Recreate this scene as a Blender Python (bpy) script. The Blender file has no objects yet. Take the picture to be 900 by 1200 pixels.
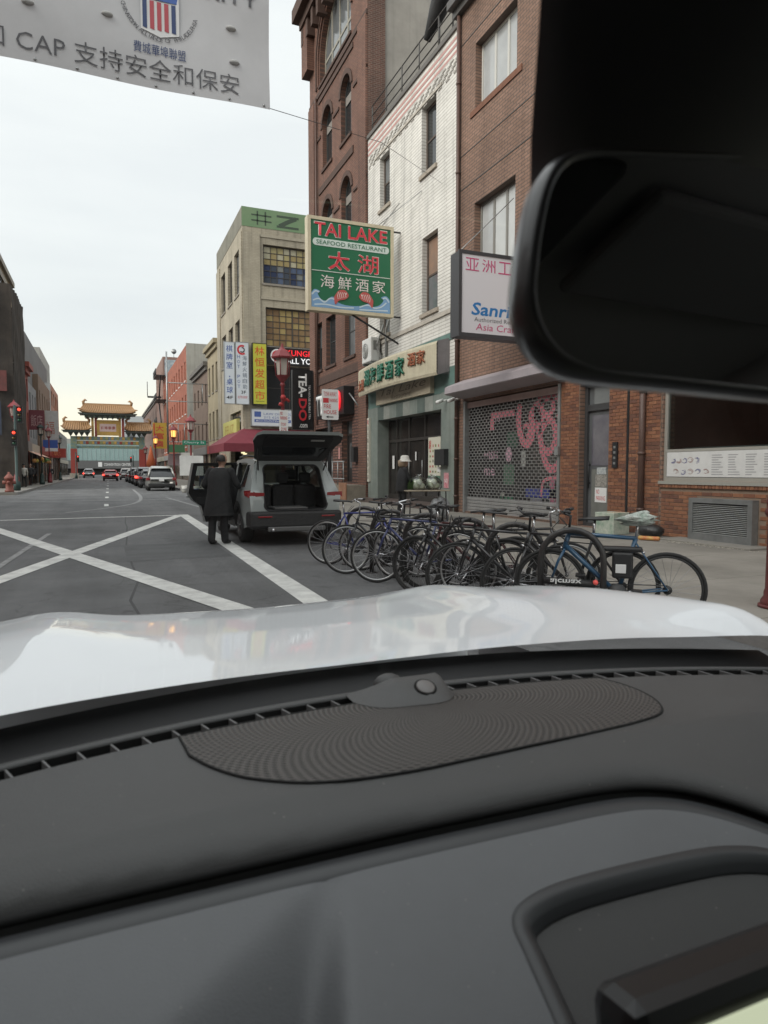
import bpy, bmesh, math, random
from mathutils import Vector, Matrix
from mathutils.geometry import delaunay_2d_cdt

R = math.radians
PI = math.pi
random.seed(7)
scn = bpy.context.scene
col = scn.collection

# ------------------------------------------------------------------ camera
CAM_Z = 1.4
YAW, PITCH = 22.509, -3.549
cam_d = bpy.data.cameras.new('camera')
cam = bpy.data.objects.new('camera', cam_d)
col.objects.link(cam)
cam.location = (0, 0, CAM_Z)
cam.rotation_euler = (R(90 + PITCH), 0, R(-YAW))
cam_d.sensor_fit = 'VERTICAL'
cam_d.sensor_height = 36.0
cam_d.lens = 36.0 * 790.0 / 1200.0
cam_d.clip_start = 0.02
cam_d.clip_end = 3000
cam_d.dof.use_dof = True
cam_d.dof.focus_distance = 7.0
cam_d.dof.aperture_fstop = 6.5
scn.camera = cam

# ------------------------------------------------------------------ sky
world = bpy.data.worlds.new('World')
scn.world = world
world.use_nodes = True
wn, wl = world.node_tree.nodes, world.node_tree.links
wn.clear()
w_out = wn.new('ShaderNodeOutputWorld')
w_bg = wn.new('ShaderNodeBackground')
w_sky = wn.new('ShaderNodeTexSky')
w_sky.sky_type = 'NISHITA'
w_sky.sun_disc = False
SUN_EL, SUN_AZ = 32.0, -108.0          # sun behind thin cloud, over the left shoulder
w_sky.sun_elevation = R(SUN_EL)
w_sky.sun_rotation = R(SUN_AZ)
w_sky.air_density = 1.0
w_sky.dust_density = 4.0
w_tc = wn.new('ShaderNodeTexCoord')
w_sep = wn.new('ShaderNodeSeparateXYZ')
wl.new(w_tc.outputs['Generated'], w_sep.inputs[0])
w_ramp = wn.new('ShaderNodeValToRGB')          # overcast: paler and brighter towards the zenith
els = w_ramp.color_ramp.elements
els[0].position = 0.0
els[0].color = (0.80, 0.73, 0.57, 1)
els[1].position = 1.0
els[1].color = (1.25, 1.28, 1.30, 1)
for pos, c in ((0.07, (0.78, 0.735, 0.61)), (0.115, (0.67, 0.675, 0.63)), (0.18, (0.635, 0.66, 0.668)), (0.36, (0.70, 0.72, 0.726)), (0.6, (0.715, 0.735, 0.742))):
    e = els.new(pos)
    e.color = (*c, 1)
wl.new(w_sep.outputs['Z'], w_ramp.inputs['Fac'])
w_map = wn.new('ShaderNodeMapping')
w_map.inputs['Scale'].default_value = (1.0, 1.0, 5.0)
wl.new(w_tc.outputs['Generated'], w_map.inputs['Vector'])
w_noise = wn.new('ShaderNodeTexNoise')
w_noise.inputs['Scale'].default_value = 1.3
w_noise.inputs['Detail'].default_value = 5
w_noise.inputs['Roughness'].default_value = 0.5
wl.new(w_map.outputs[0], w_noise.inputs['Vector'])
w_cr = wn.new('ShaderNodeValToRGB')
w_cr.color_ramp.elements[0].position = 0.38
w_cr.color_ramp.elements[0].color = (0.91, 0.92, 0.93, 1)
w_cr.color_ramp.elements[1].position = 0.62
w_cr.color_ramp.elements[1].color = (1.04, 1.04, 1.03, 1)
wl.new(w_noise.outputs['Fac'], w_cr.inputs['Fac'])
w_mul = wn.new('ShaderNodeMixRGB')
w_mul.blend_type = 'MULTIPLY'
w_mul.inputs['Fac'].default_value = 1.0
wl.new(w_ramp.outputs['Color'], w_mul.inputs['Color1'])
wl.new(w_cr.outputs['Color'], w_mul.inputs['Color2'])
w_skys = wn.new('ShaderNodeMixRGB')           # the clear sky's share, at strength 0.08
w_skys.blend_type = 'MULTIPLY'
w_skys.inputs['Fac'].default_value = 1.0
w_skys.inputs['Color2'].default_value = (0.08, 0.08, 0.08, 1)
wl.new(w_sky.outputs[0], w_skys.inputs['Color1'])
w_mix = wn.new('ShaderNodeMixRGB')
w_mix.inputs['Fac'].default_value = 0.93      # cloud cover
wl.new(w_skys.outputs[0], w_mix.inputs['Color1'])
wl.new(w_mul.outputs[0], w_mix.inputs['Color2'])
wl.new(w_mix.outputs[0], w_bg.inputs['Color'])
w_bg.inputs['Strength'].default_value = 0.86
wl.new(w_bg.outputs[0], w_out.inputs['Surface'])

sun_d = bpy.data.lights.new('sun', 'SUN')
sun_d.energy = 1.5
sun_d.angle = R(40)
sun_d.color = (1.0, 0.96, 0.90)
sun = bpy.data.objects.new('sun', sun_d)
col.objects.link(sun)
sd = Vector((math.sin(R(SUN_AZ)) * math.cos(R(SUN_EL)), math.cos(R(SUN_AZ)) * math.cos(R(SUN_EL)), math.sin(R(SUN_EL))))
sun.rotation_euler = sd.to_track_quat('Z', 'Y').to_euler()

scn.view_settings.view_transform = 'Standard'
scn.view_settings.look = 'None'
scn.view_settings.gamma = 1.0
scn.view_settings.exposure = 0.84
scn.view_settings.use_curve_mapping = False
scn.cycles.max_bounces = 8
scn.cycles.diffuse_bounces = 4
scn.cycles.glossy_bounces = 4
scn.cycles.transmission_bounces = 4
scn.cycles.transparent_max_bounces = 16
scn.cycles.use_denoising = True
scn.cycles.sample_clamp_indirect = 6.0
scn.cycles.caustics_reflective = False
scn.cycles.caustics_refractive = False

# ------------------------------------------------------------------ helpers
class MB:
    """collects boxes, tubes, sheets; build() links them as ONE mesh object"""
    def __init__(s):
        s.v, s.f, s.m, s.sm = [], [], [], []
    def add(s, verts, faces, mi=0, smooth=False):
        o = len(s.v)
        s.v += [tuple(p) for p in verts]
        for f in faces:
            s.f.append([i + o for i in f]); s.m.append(mi); s.sm.append(smooth)
        return s
    def box(s, x0, x1, y0, y1, z0, z1, mi=0, M=None):
        vs = [Vector((x, y, z)) for x in (x0, x1) for y in (y0, y1) for z in (z0, z1)]
        if M is not None: vs = [M @ v for v in vs]
        return s.add(vs, [(0,1,3,2),(4,6,7,5),(0,4,5,1),(2,3,7,6),(0,2,6,4),(1,5,7,3)], mi)
    def bbox(s, x0, x1, y0, y1, z0, z1, b, mi=0, M=None):
        """box with bevelled vertical and horizontal edges (chamfer b)"""
        cx, cy, cz = (x0+x1)/2, (y0+y1)/2, (z0+z1)/2
        hx, hy, hz = abs(x1-x0)/2, abs(y1-y0)/2, abs(z1-z0)/2
        b = min(b, hx*.9, hy*.9, hz*.9)
        bm = bmesh.new()
        bmesh.ops.create_cube(bm, size=2)
        for v in bm.verts: v.co = Vector((v.co.x*hx, v.co.y*hy, v.co.z*hz))
        bmesh.ops.bevel(bm, geom=bm.edges[:], offset=b, segments=2, affect='EDGES', profile=.5)
        bm.verts.index_update()
        vs = [v.co + Vector((cx, cy, cz)) for v in bm.verts]
        if M is not None: vs = [M @ v for v in vs]
        s.add(vs, [[v.index for v in f.verts] for f in bm.faces], mi)
        bm.free()
        return s
    def quad(s, a, b, c, d, mi=0):
        return s.add([a, b, c, d], [(0,1,2,3)], mi)
    def tube(s, pts, r, n=8, mi=0, closed=False, caps=True, smooth=True):
        pts = [Vector(p) for p in pts]
        N = len(pts)
        rs = r if isinstance(r, (list, tuple)) else [r]*N
        vs, fs = [], []
        prev = None
        for i, p in enumerate(pts):
            if closed: t = pts[(i+1) % N] - pts[i-1]
            elif i == 0: t = pts[1] - pts[0]
            elif i == N-1: t = pts[-1] - pts[-2]
            else: t = (pts[i+1]-pts[i]).normalized() + (pts[i]-pts[i-1]).normalized()
            if t.length < 1e-9: t = Vector((0,0,1))
            t.normalize()
            if prev is None:
                a = Vector((0,0,1)) if abs(t.z) < .9 else Vector((1,0,0))
                u = t.cross(a).normalized()
            else:
                u = prev - t*prev.dot(t)
                if u.length < 1e-6: u = t.orthogonal()
                u.normalize()
            prev = u
            w = t.cross(u)
            for k in range(n):
                an = 2*PI*k/n
                vs.append(p + (u*math.cos(an) + w*math.sin(an))*rs[i])
        M_ = N if closed else N-1
        for i in range(M_):
            j = (i+1) % N
            for k in range(n):
                l = (k+1) % n
                fs.append((i*n+k, i*n+l, j*n+l, j*n+k))
        if caps and not closed:
            fs.append(tuple(range(n))[::-1]); fs.append(tuple(range((N-1)*n, N*n)))
        return s.add(vs, fs, mi, smooth)
    def cyl(s, a, b, r, n=12, mi=0, r2=None, smooth=True):
        return s.tube([a, b], [r, r if r2 is None else r2], n, mi, smooth=smooth)
    def lathe(s, prof, c=(0,0,0), n=16, mi=0, smooth=True, axis='Z'):
        vs, fs = [], []
        for (r, z) in prof:
            for k in range(n):
                a = 2*PI*k/n
                p = (r*math.cos(a), r*math.sin(a), z)
                if axis == 'X': p = (z, r*math.cos(a), r*math.sin(a))
                if axis == 'Y': p = (r*math.cos(a), z, r*math.sin(a))
                vs.append((c[0]+p[0], c[1]+p[1], c[2]+p[2]))
        for i in range(len(prof)-1):
            for k in range(n):
                l = (k+1) % n
                fs.append((i*n+k, i*n+l, (i+1)*n+l, (i+1)*n+k))
        fs.append(tuple(range(n))[::-1]); fs.append(tuple(range((len(prof)-1)*n, len(prof)*n)))
        return s.add(vs, fs, mi, smooth)
    def ball(s, c, r, mi=0, n=10, sc=(1,1,1)):
        vs, fs = [], []
        m = max(4, n//2+1)
        for i in range(m+1):
            th = PI*i/m
            for k in range(n):
                a = 2*PI*k/n
                vs.append((c[0]+r*sc[0]*math.sin(th)*math.cos(a), c[1]+r*sc[1]*math.sin(th)*math.sin(a), c[2]+r*sc[2]*math.cos(th)))
        for i in range(m):
            for k in range(n):
                l = (k+1) % n
                fs.append((i*n+k, (i+1)*n+k, (i+1)*n+l, i*n+l))
        return s.add(vs, fs, mi, True)
    def prism(s, poly, P, d0, d1, mi=0, smooth=False):
        """poly: 2D outline, P(a,b,d) -> 3D, between depths d0 and d1"""
        n = len(poly)
        vs = [P(a, b, d0) for a, b in poly] + [P(a, b, d1) for a, b in poly]
        fs = [tuple(range(n)), tuple(range(2*n-1, n-1, -1))] + [(i, (i+1) % n, n+(i+1) % n, n+i) for i in range(n)]
        return s.add(vs, fs, mi, smooth)
    def xf(s, M):
        s.v = [tuple(M @ Vector(v)) for v in s.v]
        return s
    def build(s, name, mats, parent=None, loc=None):
        me = bpy.data.meshes.new(name)
        me.from_pydata(s.v, [], s.f)
        if not isinstance(mats, (list, tuple)): mats = [mats]
        for m in mats: me.materials.append(m)
        me.polygons.foreach_set('material_index', s.m)
        me.polygons.foreach_set('use_smooth', s.sm)
        me.update()
        return link(name, me, parent, loc)

def link(name, data, parent=None, loc=None):
    o = bpy.data.objects.new(name, data)
    col.objects.link(o)
    if parent is not None: o.parent = parent
    if loc is not None: o.location = loc
    return o
def tag(o, label, cat, group=None):
    o['label'] = label; o['category'] = cat
    if group: o['group'] = group
    return o
def thing(name, label, cat, loc=(0,0,0), rz=0, group=None):
    o = link(name, None)
    o.location = loc; o.rotation_euler = (0, 0, rz); o.empty_display_size = .1
    return tag(o, label, cat, group)
def struct(o):
    o['kind'] = 'structure'; return o
def stuff(o):
    o['kind'] = 'stuff'; return o
KIDS = {}
def dup(root, loc=None, rz=None, label=None, group=None, swap=None, scale=None):
    """a copy of a thing, its parts and their sub-parts; swap: {material name: material}"""
    def cp(o, par):
        c = o.copy(); col.objects.link(c)
        if par is not None: c.parent = par
        if swap and o.type == 'MESH':
            for sl in c.material_slots:
                if sl.material and sl.material.name in swap:
                    m = swap[sl.material.name]; sl.link = 'OBJECT'; sl.material = m
        for ch in o.children: cp(ch, c)
        return c
    r = cp(root, None)
    if loc is not None: r.location = loc
    if rz is not None: r.rotation_euler = (0, 0, rz)
    if label: r['label'] = label
    if group: r['group'] = group
    if scale: r.scale = (scale,)*3
    return r

def pip(p, poly):
    x, y = p; c = False; j = len(poly)-1
    for i in range(len(poly)):
        xi, yi = poly[i]; xj, yj = poly[j]
        if (yi > y) != (yj > y) and x < (xj-xi)*(y-yi)/(yj-yi)+xi: c = not c
        j = i
    return c
def sheet(outline, holes=(), step=None):
    """2D region with holes -> (points, triangles)"""
    vs, es = [], []
    for lp in [outline]+list(holes):
        o = len(vs); n = len(lp)
        vs += [Vector(p) for p in lp]
        es += [(o+i, o+(i+1) % n) for i in range(n)]
    if step:
        xs = [p[0] for p in outline]; ys = [p[1] for p in outline]
        nx = max(1, int((max(xs)-min(xs))/step)); ny = max(1, int((max(ys)-min(ys))/step))
        for i in range(1, nx):
            for j in range(1, ny):
                q = (min(xs)+(max(xs)-min(xs))*i/nx, min(ys)+(max(ys)-min(ys))*j/ny)
                if pip(q, outline) and not any(pip(q, h) for h in holes): vs.append(Vector(q))
    V, E, F, *_ = delaunay_2d_cdt(vs, es, [], 0, 1e-5)
    out = []
    for f in F:
        c = (sum(V[i][0] for i in f)/len(f), sum(V[i][1] for i in f)/len(f))
        if pip(c, outline) and not any(pip(c, h) for h in holes): out.append(list(f))
    return [tuple(v) for v in V], out
def rect(a0, a1, b0, b1): return [(a0,b0),(a1,b0),(a1,b1),(a0,b1)]
def arch(a0, a1, b0, b1, n=12):
    r = (a1-a0)/2; c = (a0+a1)/2
    return [(a0,b0),(a1,b0)] + [(c+r*math.cos(PI*i/n), b1-r+r*math.sin(PI*i/n)) for i in range(n+1)]
def rrect(a0, a1, b0, b1, r, n=5):
    out = []
    for cx, cy, s in ((a1-r,b1-r,0),(a0+r,b1-r,90),(a0+r,b0+r,180),(a1-r,b0+r,270)):
        out += [(cx+r*math.cos(R(s+90*i/n)), cy+r*math.sin(R(s+90*i/n))) for i in range(n+1)]
    return out
def PX(X):      # facade on the right side of the street: s runs along Y, faces -X, depth goes into the building
    return lambda s, z, d=0: (X+d, s, z)
def PL(X):      # facade on the left side: faces +X
    return lambda s, z, d=0: (X-d, s, z)
def PY(Y):      # wall facing the camera: s runs along X, faces -Y
    return lambda s, z, d=0: (s, Y+d, z)
def wall(mb, P, outline, holes, depth=.25, mi=0, mi_rev=None):
    V, F = sheet(outline, holes)
    mb.add([P(a, b, 0) for a, b in V], F, mi)
    for h in holes:
        n = len(h)
        mb.add([P(a, b, 0) for a, b in h]+[P(a, b, depth) for a, b in h], [(i, (i+1) % n, n+(i+1) % n, n+i) for i in range(n)], mi if mi_rev is None else mi_rev)
    return mb

# ------------------------------------------------------------------ materials
MAT = {}
def mat(name, c, rough=.6, metal=0., var=.0, vs=3., bump=0., bs=40., coat=0., spec=.5, emit=None, es=1., alpha=None, c2=None, streak=0.):
    """principled material; var: amount of noise between c and c2 (or darker c); bump: fine relief; streak: vertical rain stains"""
    if name in MAT: return MAT[name]
    m = bpy.data.materials.new(name); MAT[name] = m
    m.use_nodes = True
    nt = m.node_tree; n, l = nt.nodes, nt.links
    b = n['Principled BSDF']
    b.inputs['Base Color'].default_value = (*c, 1)
    b.inputs['Roughness'].default_value = rough
    b.inputs['Metallic'].default_value = metal
    b.inputs['Coat Weight'].default_value = coat
    b.inputs['Coat Roughness'].default_value = .04
    b.inputs['Specular IOR Level'].default_value = spec
    m.diffuse_color = (*c, 1)
    if emit:
        b.inputs['Emission Color'].default_value = (*emit, 1); b.inputs['Emission Strength'].default_value = es
    if var or bump or streak:
        g = n.new('ShaderNodeNewGeometry')
    if var:
        no = n.new('ShaderNodeTexNoise'); no.inputs['Scale'].default_value = vs; no.inputs['Detail'].default_value = 6; no.inputs['Roughness'].default_value = .65
        l.new(g.outputs['Position'], no.inputs['Vector'])
        mx = n.new('ShaderNodeMixRGB')
        mx.inputs['Color1'].default_value = (*c, 1)
        mx.inputs['Color2'].default_value = (*(c2 if c2 else [x*.45 for x in c]), 1)
        mr = n.new('ShaderNodeMapRange')
        mr.inputs[1].default_value = .38; mr.inputs[2].default_value = .72; mr.inputs[4].default_value = var
        l.new(no.outputs['Fac'], mr.inputs[0]); l.new(mr.outputs[0], mx.inputs['Fac'])
        last = mx.outputs[0]
        if streak:
            mp = n.new('ShaderNodeMapping'); mp.inputs['Scale'].default_value = (5, 5, .25)
            l.new(g.outputs['Position'], mp.inputs['Vector'])
            n2 = n.new('ShaderNodeTexNoise'); n2.inputs['Scale'].default_value = 1.0; n2.inputs['Detail'].default_value = 5
            l.new(mp.outputs[0], n2.inputs['Vector'])
            r2 = n.new('ShaderNodeMapRange'); r2.inputs[1].default_value = .5; r2.inputs[2].default_value = .75; r2.inputs[4].default_value = streak
            l.new(n2.outputs['Fac'], r2.inputs[0])
            m2 = n.new('ShaderNodeMixRGB'); m2.inputs['Color2'].default_value = (*[x*.4 for x in c], 1)
            l.new(last, m2.inputs['Color1']); l.new(r2.outputs[0], m2.inputs['Fac']); last = m2.outputs[0]
        l.new(last, b.inputs['Base Color'])
        rr = n.new('ShaderNodeMapRange'); rr.inputs[3].default_value = max(0, rough-.08); rr.inputs[4].default_value = min(1, rough+.1)
        l.new(no.outputs['Fac'], rr.inputs[0]); l.new(rr.outputs[0], b.inputs['Roughness'])
    if bump:
        nb = n.new('ShaderNodeTexNoise'); nb.inputs['Scale'].default_value = bs; nb.inputs['Detail'].default_value = 4
        l.new(g.outputs['Position'], nb.inputs['Vector'])
        bp = n.new('ShaderNodeBump'); bp.inputs['Strength'].default_value = bump; bp.inputs['Distance'].default_value = .02
        l.new(nb.outputs['Fac'], bp.inputs['Height']); l.new(bp.outputs[0], b.inputs['Normal'])
    return m
def brick_mat(name, c1, c2, mortar, axis='Y', bw=.21, bh=.0715, ms=.011, var=.35, bump=.5, streak=.3, rough=.8, vs=.5):
    """brickwork laid along Y (axis 'Y') or X (axis 'X') in world units"""
    if name in MAT: return MAT[name]
    m = bpy.data.materials.new(name); MAT[name] = m
    m.use_nodes = True
    nt = m.node_tree; n, l = nt.nodes, nt.links
    b = n['Principled BSDF']; b.inputs['Roughness'].default_value = rough
    g = n.new('ShaderNodeNewGeometry'); sp = n.new('ShaderNodeSeparateXYZ'); cb = n.new('ShaderNodeCombineXYZ')
    l.new(g.outputs['Position'], sp.inputs[0]); l.new(sp.outputs['Y' if axis == 'Y' else 'X'], cb.inputs['X']); l.new(sp.outputs['Z'], cb.inputs['Y'])
    t = n.new('ShaderNodeTexBrick')
    t.inputs['Color1'].default_value = (*c1, 1); t.inputs['Color2'].default_value = (*c2, 1); t.inputs['Mortar'].default_value = (*mortar, 1)
    t.inputs['Scale'].default_value = 1.0; t.inputs['Mortar Size'].default_value = ms; t.inputs['Mortar Smooth'].default_value = .2
    t.inputs['Brick Width'].default_value = bw; t.inputs['Row Height'].default_value = bh; t.inputs['Bias'].default_value = -.1
    l.new(cb.outputs[0], t.inputs['Vector'])
    no = n.new('ShaderNodeTexNoise'); no.inputs['Scale'].default_value = vs; no.inputs['Detail'].default_value = 7; no.inputs['Roughness'].default_value = .7
    l.new(g.outputs['Position'], no.inputs['Vector'])
    mr = n.new('ShaderNodeMapRange'); mr.inputs[1].default_value = .35; mr.inputs[2].default_value = .7; mr.inputs[3].default_value = 1.12; mr.inputs[4].default_value = 1-var
    l.new(no.outputs['Fac'], mr.inputs[0])
    mx = n.new('ShaderNodeMixRGB'); mx.blend_type = 'MULTIPLY'; mx.inputs['Fac'].default_value = 1
    l.new(t.outputs['Color'], mx.inputs['Color1']); l.new(mr.outputs[0], mx.inputs['Color2'])
    mp = n.new('ShaderNodeMapping'); mp.inputs['Scale'].default_value = (3, 3, .2)
    l.new(g.outputs['Position'], mp.inputs['Vector'])
    n2 = n.new('ShaderNodeTexNoise'); n2.inputs['Scale'].default_value = 1.; n2.inputs['Detail'].default_value = 5
    l.new(mp.outputs[0], n2.inputs['Vector'])
    r2 = n.new('ShaderNodeMapRange'); r2.inputs[1].default_value = .5; r2.inputs[2].default_value = .75; r2.inputs[3].default_value = 1; r2.inputs[4].default_value = 1-streak
    l.new(n2.outputs['Fac'], r2.inputs[0])
    m2 = n.new('ShaderNodeMixRGB'); m2.blend_type = 'MULTIPLY'; m2.inputs['Fac'].default_value = 1
    l.new(mx.outputs[0], m2.inputs['Color1']); l.new(r2.outputs[0], m2.inputs['Color2'])
    l.new(m2.outputs[0], b.inputs['Base Color'])
    bp = n.new('ShaderNodeBump'); bp.inputs['Strength'].default_value = bump; bp.inputs['Distance'].default_value = .01; bp.invert = True
    l.new(t.outputs['Fac'], bp.inputs['Height']); l.new(bp.outputs[0], b.inputs['Normal'])
    return m
def glass_mat(name, tint=(.96,.98,.97), refl=.06, rough=.01):
    """clear pane: mostly see-through, with a mirror-like share that grows at grazing angles"""
    if name in MAT: return MAT[name]
    m = bpy.data.materials.new(name); MAT[name] = m
    m.use_nodes = True
    nt = m.node_tree; n, l = nt.nodes, nt.links
    n.remove(n['Principled BSDF'])
    tr = n.new('ShaderNodeBsdfTransparent'); tr.inputs[0].default_value = (*tint, 1)
    gl = n.new('ShaderNodeBsdfGlossy'); gl.inputs['Roughness'].default_value = rough
    lw = n.new('ShaderNodeLayerWeight'); lw.inputs['Blend'].default_value = .25
    mr = n.new('ShaderNodeMapRange'); mr.inputs[3].default_value = refl*.6; mr.inputs[4].default_value = min(1, refl*8)
    l.new(lw.outputs['Fresnel'], mr.inputs[0])
    mx = n.new('ShaderNodeMixShader')
    l.new(mr.outputs[0], mx.inputs[0]); l.new(tr.outputs[0], mx.inputs[1]); l.new(gl.outputs[0], mx.inputs[2])
    l.new(mx.outputs[0], n['Material Output'].inputs['Surface'])
    return m

def text_mesh(s, bold=0., extrude=.002, shear=0., spacing=1.):
    cu = bpy.data.curves.new('lettering', 'FONT')
    cu.body = s; cu.size = 1; cu.align_x = 'LEFT'; cu.resolution_u = 2
    cu.offset = bold; cu.extrude = 0; cu.shear = shear; cu.space_character = spacing
    o = bpy.data.objects.new('lettering', cu); col.objects.link(o)
    dg = bpy.context.evaluated_depsgraph_get()
    me = bpy.data.meshes.new_from_object(o.evaluated_get(dg))
    bpy.data.objects.remove(o); bpy.data.curves.remove(cu)
    return me
TEXTS = []
def text(s, P, a0, b0, a1, b1, m, parent, bold=.0, d=-.012, flip=False, shear=0., rot=0, name='lettering', thick=0.):
    """flat lettering filling the box (a0,b0)-(a1,b1) of the plane P (2D -> 3D); flip when the plane's a axis runs right to left; rot in quarter turns"""
    me = text_mesh(s, bold, shear=shear)
    if not len(me.vertices): return None
    xs = [v.co.x for v in me.vertices]; ys = [v.co.y for v in me.vertices]
    x0, x1, y0, y1 = min(xs), max(xs), min(ys), max(ys)
    for v in me.vertices:
        u = (v.co.x-x0)/max(1e-6, x1-x0); w = (v.co.y-y0)/max(1e-6, y1-y0)
        if rot == -1: u, w = w, 1-u
        elif rot == 1: u, w = 1-w, u
        elif rot == 2: u, w = 1-u, 1-w
        if flip: u = 1-u
        v.co = Vector(P(a0+(a1-a0)*u, b0+(b1-b0)*w, d))
    if thick:
        vs = [v.co.copy() for v in me.vertices]
        bm = bmesh.new(); bm.from_mesh(me)
        off = Vector(P(a0, b0, d-thick))-Vector(P(a0, b0, d))
        r = bmesh.ops.extrude_face_region(bm, geom=bm.faces[:])
        for g in r['geom']:
            if isinstance(g, bmesh.types.BMVert): g.co += off
        bm.to_mesh(me); bm.free()
    me.materials.clear(); me.materials.append(m)
    me.name = name
    return link(name, me, parent)
# ------------------------------------------------------------------ palette
def asphalt_mat():
    """worn street asphalt: aggregate speckle, tyre-polished lanes along Y, dark oil blotches, fine cracks"""
    m = mat('asphalt', (.085,.086,.088), .85, bump=.5, bs=220)
    nt = m.node_tree; n, l = nt.nodes, nt.links; b = n['Principled BSDF']; g = n.new('ShaderNodeNewGeometry')
    def noise(scale, sc=(1,1,1), det=5):
        mp = n.new('ShaderNodeMapping'); mp.inputs['Scale'].default_value = sc; l.new(g.outputs['Position'], mp.inputs['Vector'])
        q = n.new('ShaderNodeTexNoise'); q.inputs['Scale'].default_value = scale; q.inputs['Detail'].default_value = det; q.inputs['Roughness'].default_value = .65; l.new(mp.outputs[0], q.inputs['Vector']); return q.outputs['Fac']
    def rng(v, a, b_, c, d):
        q = n.new('ShaderNodeMapRange'); l.new(v, q.inputs[0])
        for k, x in enumerate((a, b_, c, d)): q.inputs[k+1].default_value = x
        return q.outputs[0]
    def mul(a, b_):
        q = n.new('ShaderNodeMath'); q.operation = 'MULTIPLY'; l.new(a, q.inputs[0]); l.new(b_, q.inputs[1]); return q.outputs[0]
    f = mul(rng(noise(.5), .3, .7, .72, 1.22), rng(noise(90, det=2), .3, .7, .70, 1.30))
    f = mul(f, rng(noise(1.1, (1, .06, 1)), .35, .65, .82, 1.15))
    f = mul(f, rng(noise(2.2, det=3), .62, .74, 1.0, .62))
    v = n.new('ShaderNodeTexVoronoi'); v.feature = 'DISTANCE_TO_EDGE'; v.inputs['Scale'].default_value = .55
    wv = n.new('ShaderNodeTexNoise'); wv.inputs['Scale'].default_value = 1.4; wv.inputs['Detail'].default_value = 4; l.new(g.outputs['Position'], wv.inputs['Vector'])
    ad = n.new('ShaderNodeMixRGB'); ad.blend_type = 'ADD'; ad.inputs['Fac'].default_value = .9; l.new(g.outputs['Position'], ad.inputs['Color1']); l.new(wv.outputs['Color'], ad.inputs['Color2']); l.new(ad.outputs[0], v.inputs['Vector'])
    f = mul(f, rng(v.outputs['Distance'], .0, .010, .75, 1.0))
    mx = n.new('ShaderNodeMixRGB'); mx.blend_type = 'MULTIPLY'; mx.inputs['Fac'].default_value = 1; mx.inputs['Color1'].default_value = (.122,.123,.125,1); l.new(f, mx.inputs['Color2']); l.new(mx.outputs[0], b.inputs['Base Color'])
    return m
M_asph = asphalt_mat()
M_conc = mat('pavement_concrete', (.24,.225,.20), .85, var=.6, vs=1.1, bump=.2, bs=60, c2=(.13,.12,.105))
M_kerb = mat('kerb_granite', (.27,.26,.25), .8, var=.5, vs=3, bump=.2)
M_paint = mat('road_paint', (.66,.66,.63), .75, var=.8, vs=3.5, c2=(.34,.34,.33), bump=.3, bs=200)
M_paintw = mat('worn_road_paint', (.30,.30,.30), .8, var=.95, vs=5, c2=(.10,.10,.10))
M_tar = mat('tar_patch', (.045,.045,.047), .75, var=.4, vs=2)
M_black = mat('black_metal', (.018,.018,.020), .45, var=.3, vs=8)
M_dark = mat('dark_interior', (.012,.012,.013), .9)
M_white = mat('white_paint', (.75,.75,.73), .5, var=.3, vs=2)
M_wht = mat('sign_white', (.78,.78,.77), .5)
M_red = mat('sign_red', (.55,.025,.035), .45)
M_green = mat('sign_green', (.015,.14,.065), .4)
M_steel = mat('galvanised_steel', (.36,.37,.37), .42, metal=.6, var=.5, vs=5)
M_stone = mat('stone_trim', (.30,.27,.23), .8, var=.5, vs=2, bump=.2)
M_glassd = mat('dark_window_glass', (.025,.028,.030), .06, spec=.6)
M_glassg = mat('grey_window_glass', (.16,.17,.175), .08, spec=.6, var=.5, vs=1.2, c2=(.05,.055,.06))
M_blind = mat('window_with_blind', (.55,.56,.55), .12, spec=.6, var=.4, vs=.8, c2=(.30,.31,.31))
M_wfr = mat('window_frame_bronze', (.06,.052,.045), .5)
M_wfw = mat('window_frame_white', (.55,.54,.50), .5)

def pbox(mb, P, a0, a1, b0, b1, d0, d1, mi=0):
    vs = [P(a, b, d) for a in (a0, a1) for b in (b0, b1) for d in (d0, d1)]
    return mb.add(vs, [(0,1,3,2),(4,6,7,5),(0,4,5,1),(2,3,7,6),(0,2,6,4),(1,5,7,3)], mi)
def part(name, parent, m, *boxes):
    mb = MB()
    for b in boxes: mb.box(*b)
    return mb.build(name, m, parent)
def ppart(name, parent, P, m, *boxes):
    mb = MB()
    for b in boxes: pbox(mb, P, *b)
    return mb.build(name, m, parent)
def pick(x): return random.choice(x) if isinstance(x, (list, tuple)) else x

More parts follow.
